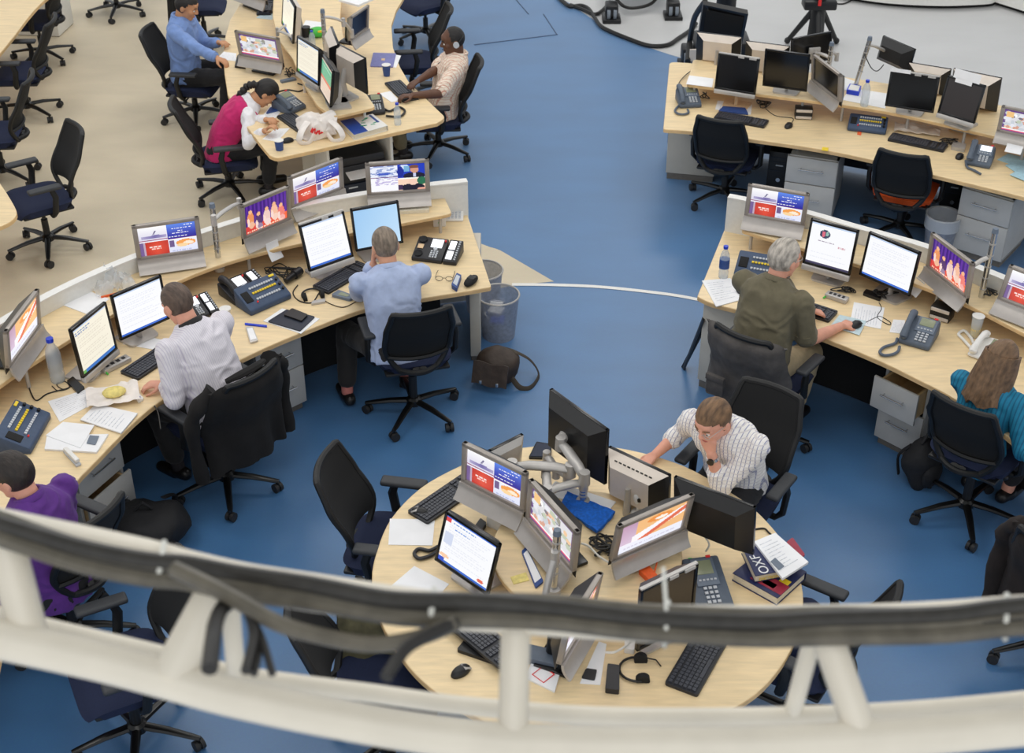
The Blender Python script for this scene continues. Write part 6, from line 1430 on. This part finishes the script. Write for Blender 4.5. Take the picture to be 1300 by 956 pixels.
arm([at(1086, 112, ZS)+Vector((.055, 0, .38)), at(1128, 68, 1.12)], 'silver arm holding the tilted black-backed monitor', .014, vesa=-.4)
cable([(1098, 70, 1.2), (1106, 86, 1.1), (1114, 90, 1.1), (1122, 82, 1.15)], 0, 'black cable hanging from the tilted black-backed monitor')
pole((1297, 170), ZZ, .4, 'silver pole behind the crowd television at the right edge')
for p, l in (((984, 256), 'black computer tower under the left end of the top right desk'), ((1203, 285), 'black computer tower beside the waste bin, under the top right desk')):
    t = thing('computer_tower', l, 'computer', at(*p), yaw_px((958, 179), (1040, 190), ZD)); mb = MB(); mb.box((0, .24, .23), (.19, .44, .44), bev=.006); mb.build('case', 'black_plastic', t)
    mb = MB(); mb.box((0, .016, .33), (.06, .006, .01)); mb.build('badge', 'key_light', t); mb = MB(); mb.cyl((0, .02, .2), (0, .008, .2), .018, n=14); mb.build('power_button', 'chrome', t); mb = MB(); [mb.box((0, .017, z_), (.17, .004, .004)) for z_ in (.4, .36, .28)]; mb.build('drive_slots', 'console_dark', t)
bin_((1190, 318), 'lined waste bin beside the drawer pedestal at the right', liner=True, trash=False, rim=.135, h=.32)

# ---------------- right desk
bottle((918, 352), Z, 'water bottle with a blue label at the left end of the right desk', h=.24, r=.034, band='cup_blue')
sheet([(891, 357), (927, 354), (946, 380), (909, 390)], Z, 'printed white sheets hanging over the end of the right desk', seed=9, th=.006)
console((944, 355), (985, 362), Z, 'blue intercom console left of the olive shirt man', d=.17, w=.36, lamp=False)
headset((948, 371), Z, 80, 'headset with pale ear pads beside the olive shirt man', .06)
keyboard((1008, 396), (1051, 410), Z, 'black keyboard in front of the olive shirt man', ln=.43, anchor=.1)
hub((1046, 378), (1073, 387), Z, 'grey connection hub in front of the web page monitor')
sheet([(1079, 410), (1084, 384), (1123, 391), (1118, 418)], Z, 'printed white sheet right of the olive shirt man', seed=11)
sheet([(1054, 414), (1066, 400), (1100, 408), (1091, 426)], Z+.004, 'pale blue mouse mat under the hand of the olive shirt man', cat='mouse mat', name='mouse_mat', m='mouse_pad', lines=0)
mouse((1086, 414), Z+.008, 40, 'dark mouse under the hand of the olive shirt man')
sheet([(1129, 422), (1134, 406), (1149, 407), (1146, 424)], Z, 'small white notes left of the grey phone on the right desk', seed=12)
cable([(1098, 410), (1110, 404), (1118, 402), (1130, 409), (1128, 412), (1114, 403), (1119, 392), (1116, 384)], Z, 'thin mouse cable curling over the printed sheet', r=.0028)
desk_phone((1143, 437), (1175, 446), Z, 'grey desk phone with a curled cord on the right desk', .2, .22, cord=[(1139, 430), (1136, 436), (1122, 441), (1117, 447), (1122, 451), (1133, 450), (1140, 446), (1142, 440)])
dock((1178, 404), (1203, 412), Z, 'black speaker box with two pale bars beside the grey phone')
cable([(1184, 388), (1192, 396), (1194, 406), (1190, 418)], Z, 'white cable crossing the speaker box on the right desk', 'cable_white')
cup((1237, 427), Z, 'tall frosted cup with yellow juice by the white phone', 'clear_plastic', h=.15, r0=.03, r1=.037, fill='yellow')
desk_phone((1228, 452), (1265, 466), Z, 'white desk phone with a white cord near the teal woman', .2, .21, h0=.02, h1=.06, body='white_plastic', face='white_plastic', scr='lcd_green', cord=[(1233, 442), (1222, 430), (1217, 424), (1224, 420), (1232, 428), (1236, 436)])
slab_thing('pen', [(1236, 447), (1237, 445), (1249, 451), (1248, 453)], Z, .008, 'bright blue pen beside the white phone', 'pen', 'blue_cap', bev=.001)
slab_thing('charger', [(1095, 375), (1099, 370), (1120, 376), (1117, 383)], Z, .02, 'black charger behind the printed sheet', 'charger', 'black_plastic')
tangle(1075, 368, 22, 7, Z, 'black cable tangle behind the hub on the right desk', 9, 9)
tangle(1120, 372, 22, 8, Z, 'black cable tangle under the thin white page monitor', 9, 10)
tangle(1254, 370, 12, 9, ZZ, 'cable tangle beside the pole on the right desk', 8, 11)
pole((1240, 404), Z, .62, 'ringed silver pole behind the purple stage television, right desk')
arm([at(1240, 404, ZD)+Vector((0, 0, .45)), at(1215, 352, ZS+.2)+Vector((.06, .06, 0))], 'short arm to the purple stage television, right desk', .014)
t = thing('folding_stand', 'black folded stand leaning against the end of the right desk', 'stand', at(868, 468), 0); d = at(893, 405, .55)-at(868, 468); mb = MB(); mb.tube([(0, 0, 0), d], .022, n=8, flat=.4); mb.build('leg', 'black_plastic', t); mb = MB(); mb.tube([(0, .02, .0), d*.98+Vector((.05, .05, 0))], .016, n=8); mb.build('strut', 'black_plastic', t)

# ---------------- round table
ZF = .8605
mouse((533, 652), Z, 165, 'black and silver mouse near the empty left chair, round table', True)
sheet([(493, 692), (495, 659), (552, 660), (549, 693)], Z, 'blank white sheet by the arm of the left chair', lines=0)
sheet([(492, 748), (526, 719), (570, 742), (548, 766)], Z, 'white sheet partly under the cable bundle, round table', lines=0)
keyboard((553, 660), (599, 628), Z, 'black keyboard behind the mail page monitor', ln=.42, anchor=.55)
keyboard((572, 800), (618, 838), Z+.03, 'black keyboard lying on a notebook under the cables', ln=.42, dp=.14, anchor=.5)
keyboard((893, 872), (925, 815), Z, 'black keyboard at the right under the cables, round table', ln=.46, dp=.16, anchor=.5)
slab_thing('notebook', [(580, 828), (596, 808), (640, 826), (632, 846)], Z, .02, 'black and violet notebook under the keyboard, round table', 'notebook', 'black_plastic')
mouse((585, 854), Z, 40, 'black and silver mouse at the near edge of the round table', True)
t = thing('phone_cord', 'curled dark telephone cord beside the mail page monitor', 'cord', at(552, 698, Z)); o = at(552, 698, Z); mb = MB(); mb.tube(smoothline([at(*q, Z+.012)-o for q in ((556, 694), (545, 699), (532, 697), (526, 703), (532, 709), (545, 706), (556, 700))], 8), .01, n=8); mb.build('coil', 'phone_black', t)
t = thing('carton', 'white cardboard box under the four-picture television, round table', 'box', at(638, 677, Z), yaw_px((622, 665), (656, 680), Z)); mb = MB(); mb.box((0, .06, .05), (.2, .12, .1), bev=.003); mb.build('box', 'white_plastic', t); mb = MB(); mb.box((.06, -.001, .04), (.05, .004, .05)); mb.build('opening', 'bag_brown', t)
slab_thing('adapter', [(603, 672), (610, 662), (618, 668), (611, 678)], Z, .025, 'black plug adapter beside the white box', 'adapter', 'black_plastic')
cable([(625, 688), (645, 684), (662, 682)], Z+.01, 'white cable in front of the white box', 'cable_white')
slab_thing('booklet', [(662, 702), (668, 696), (690, 740), (680, 748)], ZF, .012, 'blue and white booklet under the crowd television', 'booklet', 'cup_blue', [('page', .8, 'paper')])
sheet([(648, 733), (668, 727), (672, 737), (652, 742)], ZF, 'pale yellow note with a purple edge on the round shelf', m='bun', lines=0)
pole((703, 752), ZF, .36, 'ringed silver pole in front of the crowd television', tip=(.01, 0))
arm([at(703, 752, ZF)+Vector((0, -.02, .24)), at(703, 752, ZF)+Vector((-.05, -.1, .03)), at(703, 752, ZF)+Vector((.03, -.12, .02))], 'folded silver arm at the foot of the ringed pole', .016)
pole((740, 640), ZF, .16, 'short silver base post of the articulated arms')
bp = at(740, 640, ZF)
arm([bp+Vector((0, 0, .14)), at(695, 625, 1.02), at(693, 598, 1.02)], 'lower curved silver link on the round table', .02)
arm([at(742, 606, 1.05), at(712, 562, 1.12), at(722, 545, 1.12)], 'long silver arm holding the black-backed monitor', .024, vesa=-.9)
arm([at(724, 596, 1.05), at(650, 592, 1.05)], 'horizontal silver arm toward the four-picture television', .024)
arm([at(694, 580, .95), at(706, 598, .95), at(720, 606, .95)], 'small forked silver arm beyond the horizontal arm', .018)
slab_thing('tablet', [(671, 583), (681, 563), (700, 566), (700, 584)], Z, .014, 'dark tablet on the far edge of the round table', 'tablet', 'black_gloss', [('display', .86, 'screen_off_navy')])
t = thing('cloth', 'bright blue cloth folded in the middle of the round table', 'cloth', at(748, 655, ZF), 0); P = [at(*q, ZF)-at(748, 655, ZF) for q in ((711, 647), (720, 629), (781, 655), (758, 680))]
mb = MB(); mb.grid(lambda u, v: (P[0]*(1-u)*(1-v)+P[1]*(1-u)*v+P[2]*u*v+P[3]*u*(1-v))+Vector((0, 0, .03+.015*noise.noise(Vector((u*4, v*4, 3))))), 16, 10, th=.018); mb.build('fabric', 'blue_cloth', t, smooth=60)
sheet([(690, 628), (705, 612), (782, 638), (772, 650)], ZF, 'crumpled white papers behind the blue cloth', lines=0, th=.006)
tangle(765, 690, 26, 16, ZF, 'large black cable tangle below the blue cloth', 16, 14, r=.005)
tangle(712, 765, 18, 14, ZF-.1, 'black cable tangle near the crowd television', 8, 15)
cable([(738, 690), (748, 694), (760, 706), (776, 716)], ZF+.02, 'white cable below the blue cloth', 'cable_white', .006)
cable([(757, 735), (780, 742), (800, 755), (813, 765)], Z+.1, 'black cable to the dark-screened monitor', r=.004)
slab_thing('multi_plug', [(810, 728), (822, 722), (838, 740), (828, 746)], ZF, .03, 'orange and black plug block behind the dark-screened monitor', 'plug', 'orange')
cable([(834, 714), (830, 730), (826, 744)], ZF+.02, 'thin orange cable behind the dark-screened monitor', 'orange', .004)
slab_thing('highlighter', [(871, 722), (873, 712), (879, 712), (878, 722)], Z, .02, 'green highlighter right of the bright orange television', 'pen', 'green')
t = thing('webcam', 'white desk camera standing before the silver-backed monitor', 'camera', at(810, 652, ZF), R(-90)); mb = MB(); mb.lathe([(.04, 0), (.035, .012), (.012, .02), (.012, .06)], n=16); mb.build('foot', 'white_plastic', t); mb = MB(); mb.sph((0, 0, .11), (.026, .03, .052), u=16, v=12); mb.build('body', 'white_plastic', t); mb = MB(); mb.cyl((.02, 0, .11), (.032, 0, .11), .012, n=12); mb.build('lens', 'black_gloss', t)
arm([at(876, 652, .95), at(860, 662, .95)], 'silver mount behind the right black-backed monitor', .018, vesa=.3)
cable([(880, 668, .95), (888, 674, .9), (900, 690, .85), (896, 700, .8)], 0, 'white cable dangling behind the right black-backed monitor', 'cable_white', .005)
desk_phone((890, 781), (928, 776), Z, 'dark grey desk phone with a large display on the round table', .19, .3, .03, .1, handset=False, hs_side=0)
LB = book([(929, 737), (986, 769), (1022, 736), (968, 706)], Z, .05, 'large red and navy dictionary at the bottom of the book pile', 'book_navy', extra=[('red_band', (.32, 1), (.1, .42), 'book_red'), ('yellow_flash', (.75, .95), (.42, .56), 'yellow'), ('sticker', (.55, .8), (.16, .3), 'paper')])
UB = book([(941, 703), (958, 740), (1004, 731), (983, 694)], Z+.052, .045, 'navy dictionary with white lettering lying under the newspaper', 'book_navy', extra=[('title_panel', (.1, .9), (.3, .95), 'book_navy')])
ang = yaw_px((962, 725), (945, 700), Z)
c0 = at(965, 716, Z+.1)-UB.location
lettering('OXF', .07, UB, (c0.x, c0.y, .0475), (0, 0, ang), 'paper')
s0, s1 = at(958, 740, Z+.052), at(1004, 731, Z+.052); c1 = (s0+s1)/2-UB.location; nrm = Vector((s1.y-s0.y, -(s1.x-s0.x), 0)).normalized()
lettering('DICTIONARY', .026, UB, (c1.x+nrm.x*.007, c1.y+nrm.y*.007, .022), (PI/2, 0, math.atan2(s1.y-s0.y, s1.x-s0.x)), 'yellow', 'spine_lettering')
sheet([(957, 690), (984, 679), (1026, 716), (993, 737)], Z+.099, 'folded newspaper on top of the dictionaries', cat='newspaper', name='newspaper', th=.014, seed=13)
sheet([(978, 713), (984, 708), (996, 719), (989, 724)], Z+.1145, 'dark printed picture on the folded newspaper', name='newspaper_picture', cat='picture', m='phone_face', lines=0, th=.001)
slab_thing('magazine', [(998, 690), (1006, 684), (1022, 706), (1016, 710)], Z+.08, .01, 'red and blue magazine sticking out under the newspaper', 'magazine', 'book_red')
cable([(958, 672), (970, 671), (976, 676), (985, 684)], Z, 'dark cable end beside the newspaper', r=.005)
t = thing('gadget_box', 'grey box beside the edge-on television, round table', 'box', at(688, 838, Z), -.3); mb = MB(); mb.box((0, 0, .02), (.17, .09, .04), bev=.004); mb.build('box', 'phone_grey', t)
BK = sheet([(667, 862), (676, 840), (712, 852), (704, 880)], Z, 'white booklet with a red diamond outline, round table', cat='booklet', name='booklet', lines=0, th=.01)
mb = MB(); mb.tube([Vector((.05*math.cos(PI/2*k), .05*math.sin(PI/2*k), .0115)) for k in range(5)], .003, n=4); mb.build('diamond', 'red', BK)
headset((809, 852), Z, 90, 'black headset with red cable on the round table', .075)
slab_thing('conference_remote', [(768, 880), (771, 848), (786, 850), (786, 882)], Z, .03, 'black device with a small microphone left of the headset', 'device', 'phone_black')
slab_thing('power_strip', [(792, 829), (794, 808), (806, 809), (805, 831)], Z, .03, 'white power strip beside the headset', 'power strip', 'white_plastic')
cable([(768, 828), (780, 828), (794, 820), (804, 808)], Z+.03, 'white cable into the power strip', 'cable_white', .006)
slab_thing('card_reader', [(738, 862), (744, 850), (758, 852), (755, 865)], Z, .01, 'small grey pad on a white sheet below the edge-on television', 'pad', 'phone_black')
sheet([(736, 868), (760, 815), (770, 818), (762, 870)], Z-.0, 'white sheet below the edge-on television', lines=0)
t = thing('dark_jacket', 'dark jacket bundled on the right chair beside the round table', 'jacket', CH['F4'][0]+Vector((0, 0, .47+CZ['F4'])), CH['F4'][1]-PI/2); mb = MB(); mb.sph((.05, .05, .08), (.2, .17, .1), u=24, v=14)
for i, v in enumerate(mb.v): q = Vector(v); q += Vector((noise.noise(q*9), noise.noise(q*9+Vector((5, 0, 0))), noise.noise(q*9+Vector((0, 5, 0)))))*.05; mb.v[i] = (q.x, q.y, max(0.012, q.z))
mb.build('cloth', 'seat_navy', t, smooth=70)
t = thing('olive_jacket', 'olive green jacket hung over the arm of the chair behind the cables', 'jacket', CH['F2'][0]+Vector((0, 0, CZ['F2'])), CH['F2'][1]-PI/2); mb = MB()
mb.grid(lambda u, v: (-.28+.10*math.sin((v-.5)*2.2)+.03*noise.noise(Vector((u*5, v*4, 1))), -.2+.38*u, .72-1.1*(v-.5)**2+.03*noise.noise(Vector((u*6, v*3, 8)))), 16, 16, th=.02); mb.build('body', 'olive_cloth', t, smooth=80)
# ================================================================ CAMERA EQUIPMENT ON THE STUDIO FLOOR
M_('wheel_grey', (128, 136, 146), .5)
def dolly_wheel(T, o, p, r=.09):
    for s in (-1, 1): mb = MB(); mb.cyl(p-o+Vector((s*.035-.018, 0, r)), p-o+Vector((s*.035+.018, 0, r)), r, n=20); w = mb.build('wheel', 'wheel_grey', T); mb = MB(); mb.cyl(p-o+Vector((s*.035-.022, 0, r)), p-o+Vector((s*.035+.022, 0, r)), r*.45, n=16); mb.build('wheel_hub', 'black_plastic', w)
    mb = MB(); mb.box(p-o+Vector((0, .03, r*1.3)), (.14, .2, r*1.6), bev=.02); mb.box(p-o+Vector((0, -.0, .02)), (.2, .24, .05), bev=.01); mb.build('wheel_guard', 'black_plastic', T)
o = at(812, 8); T = thing('camera_dolly', 'black wheeled studio camera dolly cut by the top edge', 'camera dolly', o)
for p in ((776, 26), (854, 22), (812, -40)): dolly_wheel(T, o, at(*p))
mb = MB(); mb.box((0, .1, .3), (.75, .5, .12), bev=.03); mb.lathe([(.14, .2), (.14, .9), (.11, .92), (.11, 1.3)], n=18, loc=(0, .15, 0)); mb.build('column', 'black_plastic', T)
mb = MB(); W = lambda q: at(*q)-o; mb.tube(smoothline([W((770, 4))+Vector((0, 0, .2)), W((790, 18))+Vector((0, 0, .1)), W((812, 18))+Vector((0, 0, .08)), W((832, 12))+Vector((0, 0, .12)), W((836, 2))+Vector((0, 0, .3))], 6), .018, n=8); mb.build('bumper_cable', 'cable_black', T)
o = at(905, 92); T = thing('prompter_stand', 'black studio camera stand with a flat dark screen back, behind the top right desk', 'camera stand', o)
dolly_wheel(T, o, at(873, 84), .1); dolly_wheel(T, o, at(945, 88), .09)
mb = MB(); mb.box((.08, .1, .28), (.55, .4, .14), bev=.03); mb.lathe([(.1, .2), (.1, 1.1)], n=16, loc=(.1, .15, 0)); mb.build('column', 'black_plastic', T)
mb = MB(); p1, p2, p3, p4 = at(886, 52, .75)-o, at(942, 56, .75)-o, at(950, 18, 1.15)-o, at(893, 6, 1.15)-o
n = Vector((0, .06, .02)); mb.add([p1, p2, p3, p4, p1+n, p2+n, p3+n, p4+n], [(3, 2, 1, 0), (4, 5, 6, 7), (0, 1, 5, 4), (1, 2, 6, 5), (2, 3, 7, 6), (3, 0, 4, 7)]); mb.build('screen_back', 'black_plastic', T)
mb = MB(); f = lambda u, v: (p1*(1-u)*(1-v)+p2*u*(1-v)+p3*u*v+p4*(1-u)*v)-n*.1; mb.add([f(.08, .1), f(.92, .1), f(.92, .9), f(.08, .9)], [(0, 1, 2, 3)]); mb.tube([f(.1, .9), f(.9, .2)], .012, n=6); mb.build('vent_panel', 'chair_mesh', T)
mb = MB(); mb.tube(smoothline([at(873, 78, .25)-o, at(876, 50, .35)-o, at(882, 22, .8)-o, at(895, 2, 1.1)-o], 6), .028, n=8); mb.build('loom', 'cable_black', T)
mb = MB(); mb.box(at(881, 70, .3)-o, (.09, .02, .12)); mb.build('tag', 'beige_back', T)
o = at(1033, 62); T = thing('camera_tripod', 'black camera tripod column behind the raised black-backed monitor', 'tripod', o)
mb = MB(); mb.tube([(0, 0, .1), (0, 0, .55), (.03, 0, 1.5)], [.09, .07, .05], n=12); mb.build('column', 'black_plastic', T)
for k in range(3): a = 2*PI*k/3+.5; mb = MB(); mb.tube([(0, 0, .5), (math.cos(a)*.3, math.sin(a)*.3, .03)], [.035, .025], n=8); mb.sph((math.cos(a)*.3, math.sin(a)*.3, .035), .035, u=8, v=6); mb.build('leg', 'black_plastic', T)
mb = MB(); mb.box((0, 0, .5), (.34, .2, .1), bev=.02); mb.build('spreader', 'black_plastic', T); mb = MB(); mb.box((-.02, -.11, .55), (.03, .02, .08)); mb.build('lock', 'red', T)
cable([(706, -6), (716, 3), (724, 8), (738, 7), (748, 12), (756, 24), (764, 34), (780, 42), (800, 50), (820, 57), (836, 58.5), (850, 56), (862, 48), (874, 40), (884, 30)], .004, 'thick black cable along the edge of the blue carpet', r=.022)
cable([(724, 6), (740, 12), (755, 18), (766, 12), (774, 2)], .006, 'black cable loop to the studio camera dolly', r=.02)
cable([(1046, -4), (1056, 3), (1068, 5), (1078, 2), (1086, -4)], .004, 'thin black cable on the white studio floor', r=.008)

# ================================================================ LIGHTING TRUSS IN FRONT OF THE BALCONY
def rays(l, sub=6): return smoothline([ray(*p) for p in l], sub)
o = ray(650, 790, 2.3); T = thing('truss', 'white painted lighting truss across the foreground', 'truss', o)
loc = lambda pts: [p-o for p in pts]
DT = 2.25
TE = [(-1200, 366), (-420, 548), (-60, 632), (0, 645), (101, 666), (185, 684), (237, 698), (308, 714), (394, 727), (485, 741), (547, 749), (602, 753), (700, 759), (814, 766), (888, 768), (1000, 768), (1120, 766), (1189, 763), (1272, 757), (1380, 746), (1760, 690), (2500, 570)]
top = rays([(x, y+24.5, DT) for x, y in TE], 4)
mb = MB(); mb.tube(loc(top), .031, n=18); mb.build('upper_chord', 'truss_white', T)
low = rays([(-1200, 530, 2.2), (-420, 715, 2.2), (-60, 799, 2.2), (0, 812, 2.2), (92, 832, 2.2), (148, 845, 2.2), (215, 863, 2.2), (300, 886, 2.2), (430, 913, 2.2), (560, 934, 2.2), (700, 945, 2.2), (1000, 945, 2.2), (1300, 922, 2.2), (1380, 912, 2.2), (1760, 858, 2.2), (2500, 740, 2.2)])
mb = MB(); mb.tube(loc(low), .031, n=18); mb.build('lower_chord', 'truss_white', T)
bl_ = rays([(-1200, 510, 2.4), (-420, 690, 2.4), (-60, 770, 2.4), (29, 790, 2.4), (120, 811, 2.4), (212, 833, 2.4), (255, 845, 2.4), (308, 858, 2.4), (400, 871, 2.4), (471, 880, 2.4), (600, 897, 2.4), (800, 910, 2.4), (1100, 905, 2.4), (1380, 880, 2.4), (1760, 828, 2.4), (2500, 712, 2.4)])
mb = MB(); mb.tube(loc(bl_), .016, n=16); mb.build('rear_lower_chord', 'truss_white', T)
def strut(a, b, r): mb = MB(); mb.tube(loc([ray(*a), ray(*b)]), r, n=16); mb.build('brace', 'truss_white', T)
strut((285, 735, DT), (216, 862, 2.2), .034)
strut((290, 740, 2.28), (300, 858, 2.4), .016)
strut((2, 672, DT), (38, 812, 2.22), .03)
strut((655, 785, DT), (651, 940, 2.2), .024)
strut((1036, 795, 2.27), (1006, 905, 2.4), .015)
strut((1044, 790, DT), (1096, 940, 2.2), .026)
# cables strapped below the chord: every cable a thing
names = ['uppermost grey cable of the bundle on the truss', 'second grey cable from the top of the truss bundle', 'third grey cable from the top of the truss bundle', 'middle grey cable of the truss bundle', 'fifth grey cable from the top of the truss bundle', 'sixth grey cable from the top of the truss bundle', 'lowest grey cable of the bundle on the truss', 'front grey cable lying over the truss bundle']
base = [(-1200, 386), (-420, 568), (-60, 652), (0, 668), (101, 700), (185, 718), (237, 724), (300, 738), (394, 753), (485, 771), (547, 775), (602, 775), (700, 780), (814, 791), (960, 795), (1050, 791), (1189, 788), (1272, 781), (1380, 770), (1760, 714), (2500, 594)]
for k in range(8):
    rn = random.Random(40+k); off = -14+4.2*k; pts = []
    for i, (x, y) in enumerate(base):
        d = DT-.075-.012*math.sin(k*1.7)-.02*(k == 7); w = 8*math.sin(x*.006+k*1.9)+rn.uniform(-2, 2)
        sc = 1.15 if x > 500 else 1.0
        pts.append((x, y+off*.8*sc+w*.55+(8 if k == 6 and 1100 < x < 1200 else 0), d))
    q = rays(pts, 6); mb = MB(); mb.tube([p-q[0] for p in q], .0105+.003*(k % 3 == 1), n=8); tag(mb.build('cable', 'cable_grey' if k in (0, 2, 3, 5, 7) else 'cable_dark', loc=q[0]), names[k], 'cable', 'cables strapped to the truss')
for lab, pts, r in (('grey cable leaving the truss bundle downward to the right of the brace', [(220, 722, 2.12), (262, 742, 2.1), (300, 762, 2.1), (350, 790, 2.1), (400, 806, 2.12), (470, 818, 2.14), (530, 810, 2.14), (580, 790, 2.14)], .013),
                    ('dark cable drooping from the truss brace', [(296, 762, 2.12), (282, 772, 2.1), (274, 790, 2.06), (270, 815, 2.0), (266, 850, 1.95)], .012),
                    ('thin dark cable hanging in a loop right of the brace', [(300, 762, 2.12), (316, 780, 2.1), (322, 805, 2.08), (318, 830, 2.05), (312, 852, 2.02)], .008),
                    ('thin dark cable hanging beside the loop', [(304, 764, 2.12), (322, 790, 2.1), (334, 815, 2.08), (346, 856, 2.04)], .006),
                    ('thin dark cable hanging straight between the loops', [(310, 768, 2.12), (326, 800, 2.1), (328, 830, 2.07), (322, 856, 2.04)], .006),
                    ('dark cable end with a plug hanging near the round table', [(580, 790, 2.14), (545, 806, 2.12), (520, 820, 2.1), (504, 838, 2.08), (490, 860, 2.05)], .01)):
    q = rays(pts, 6); mb = MB(); mb.tube([p-q[0] for p in q], r, n=8); tag(mb.build('cable', 'cable_grey' if r > .012 else 'cable_black', loc=q[0]), lab, 'cable')
def tie(label, x, y, r=.005, tail=None):
    a = ray(x, y, DT-.036); dv = (a-Vector((0, 0, H))).normalized(); up = Vector((1, 0, 0)).cross(dv).normalized()
    mb = MB(); mb.tube([dv*(.06*math.cos(t))+up*(.034*math.sin(t))+Vector((.004*math.sin(t), 0, 0)) for t in [2*PI*k/28 for k in range(29)]], r, n=6)
    if tail: mb.tube([ray(*q)-a for q in tail], r*.8, n=6)
    tag(mb.build('cable_tie', 'tie', loc=a), label, 'cable tie')
tie('pale cable tie above the diagonal truss brace', 204, 716)
tie('pale cable tie left of the middle truss post', 548, 775)
tie('white cable tie at the right end of the truss', 1277, 783)
tie('white cable tie with a long upright tail near the right phone', 846, 792, .004, [(846, 775, DT-.1), (844, 745, DT-.1), (842, 720, DT-.1)])
# ---------------------------------------------------------------- repeats share a group
GROUPS = {'television': 'silver televisions on the desks', 'monitor': 'computer monitors on the desks', 'desk_phone': 'office telephones', 'keyboard': 'computer keyboards', 'mouse': 'computer mice', 'paper': 'loose papers on the desks', 'person': 'people at their desks', 'drawer_pedestal': 'drawer units under the desks', 'intercom_console': 'blue intercom consoles', 'water_bottle': 'water bottles', 'monitor_pole': 'silver monitor poles', 'articulated_mount': 'silver monitor arms', 'cable': 'loose cables', 'cable_tie': 'cable ties on the truss', 'waste_bin': 'waste bins', 'computer_tower': 'computer towers', 'speaker_box': 'small speaker boxes', 'headset': 'headsets', 'book': 'books', 'cup': 'cups', 'connection_hub': 'connection hubs', 'mobile_phone': 'mobile phones', 'adapter': 'power adapters', 'curved_desk': 'curved desks', 'side_desk': 'desks at the left edge', 'office_chair': 'black mesh office chairs', 'sticky_note': 'sticky notes', 'newspaper': 'newspapers', 'backpack': 'black bags on the floor', 'jacket': 'jackets on chairs'}
for o in C.objects:
    if o.parent is None and o.get('label') and o.get('category') and not o.get('group'):
        g = GROUPS.get(o.name.split('.')[0])
        if g: o['group'] = g
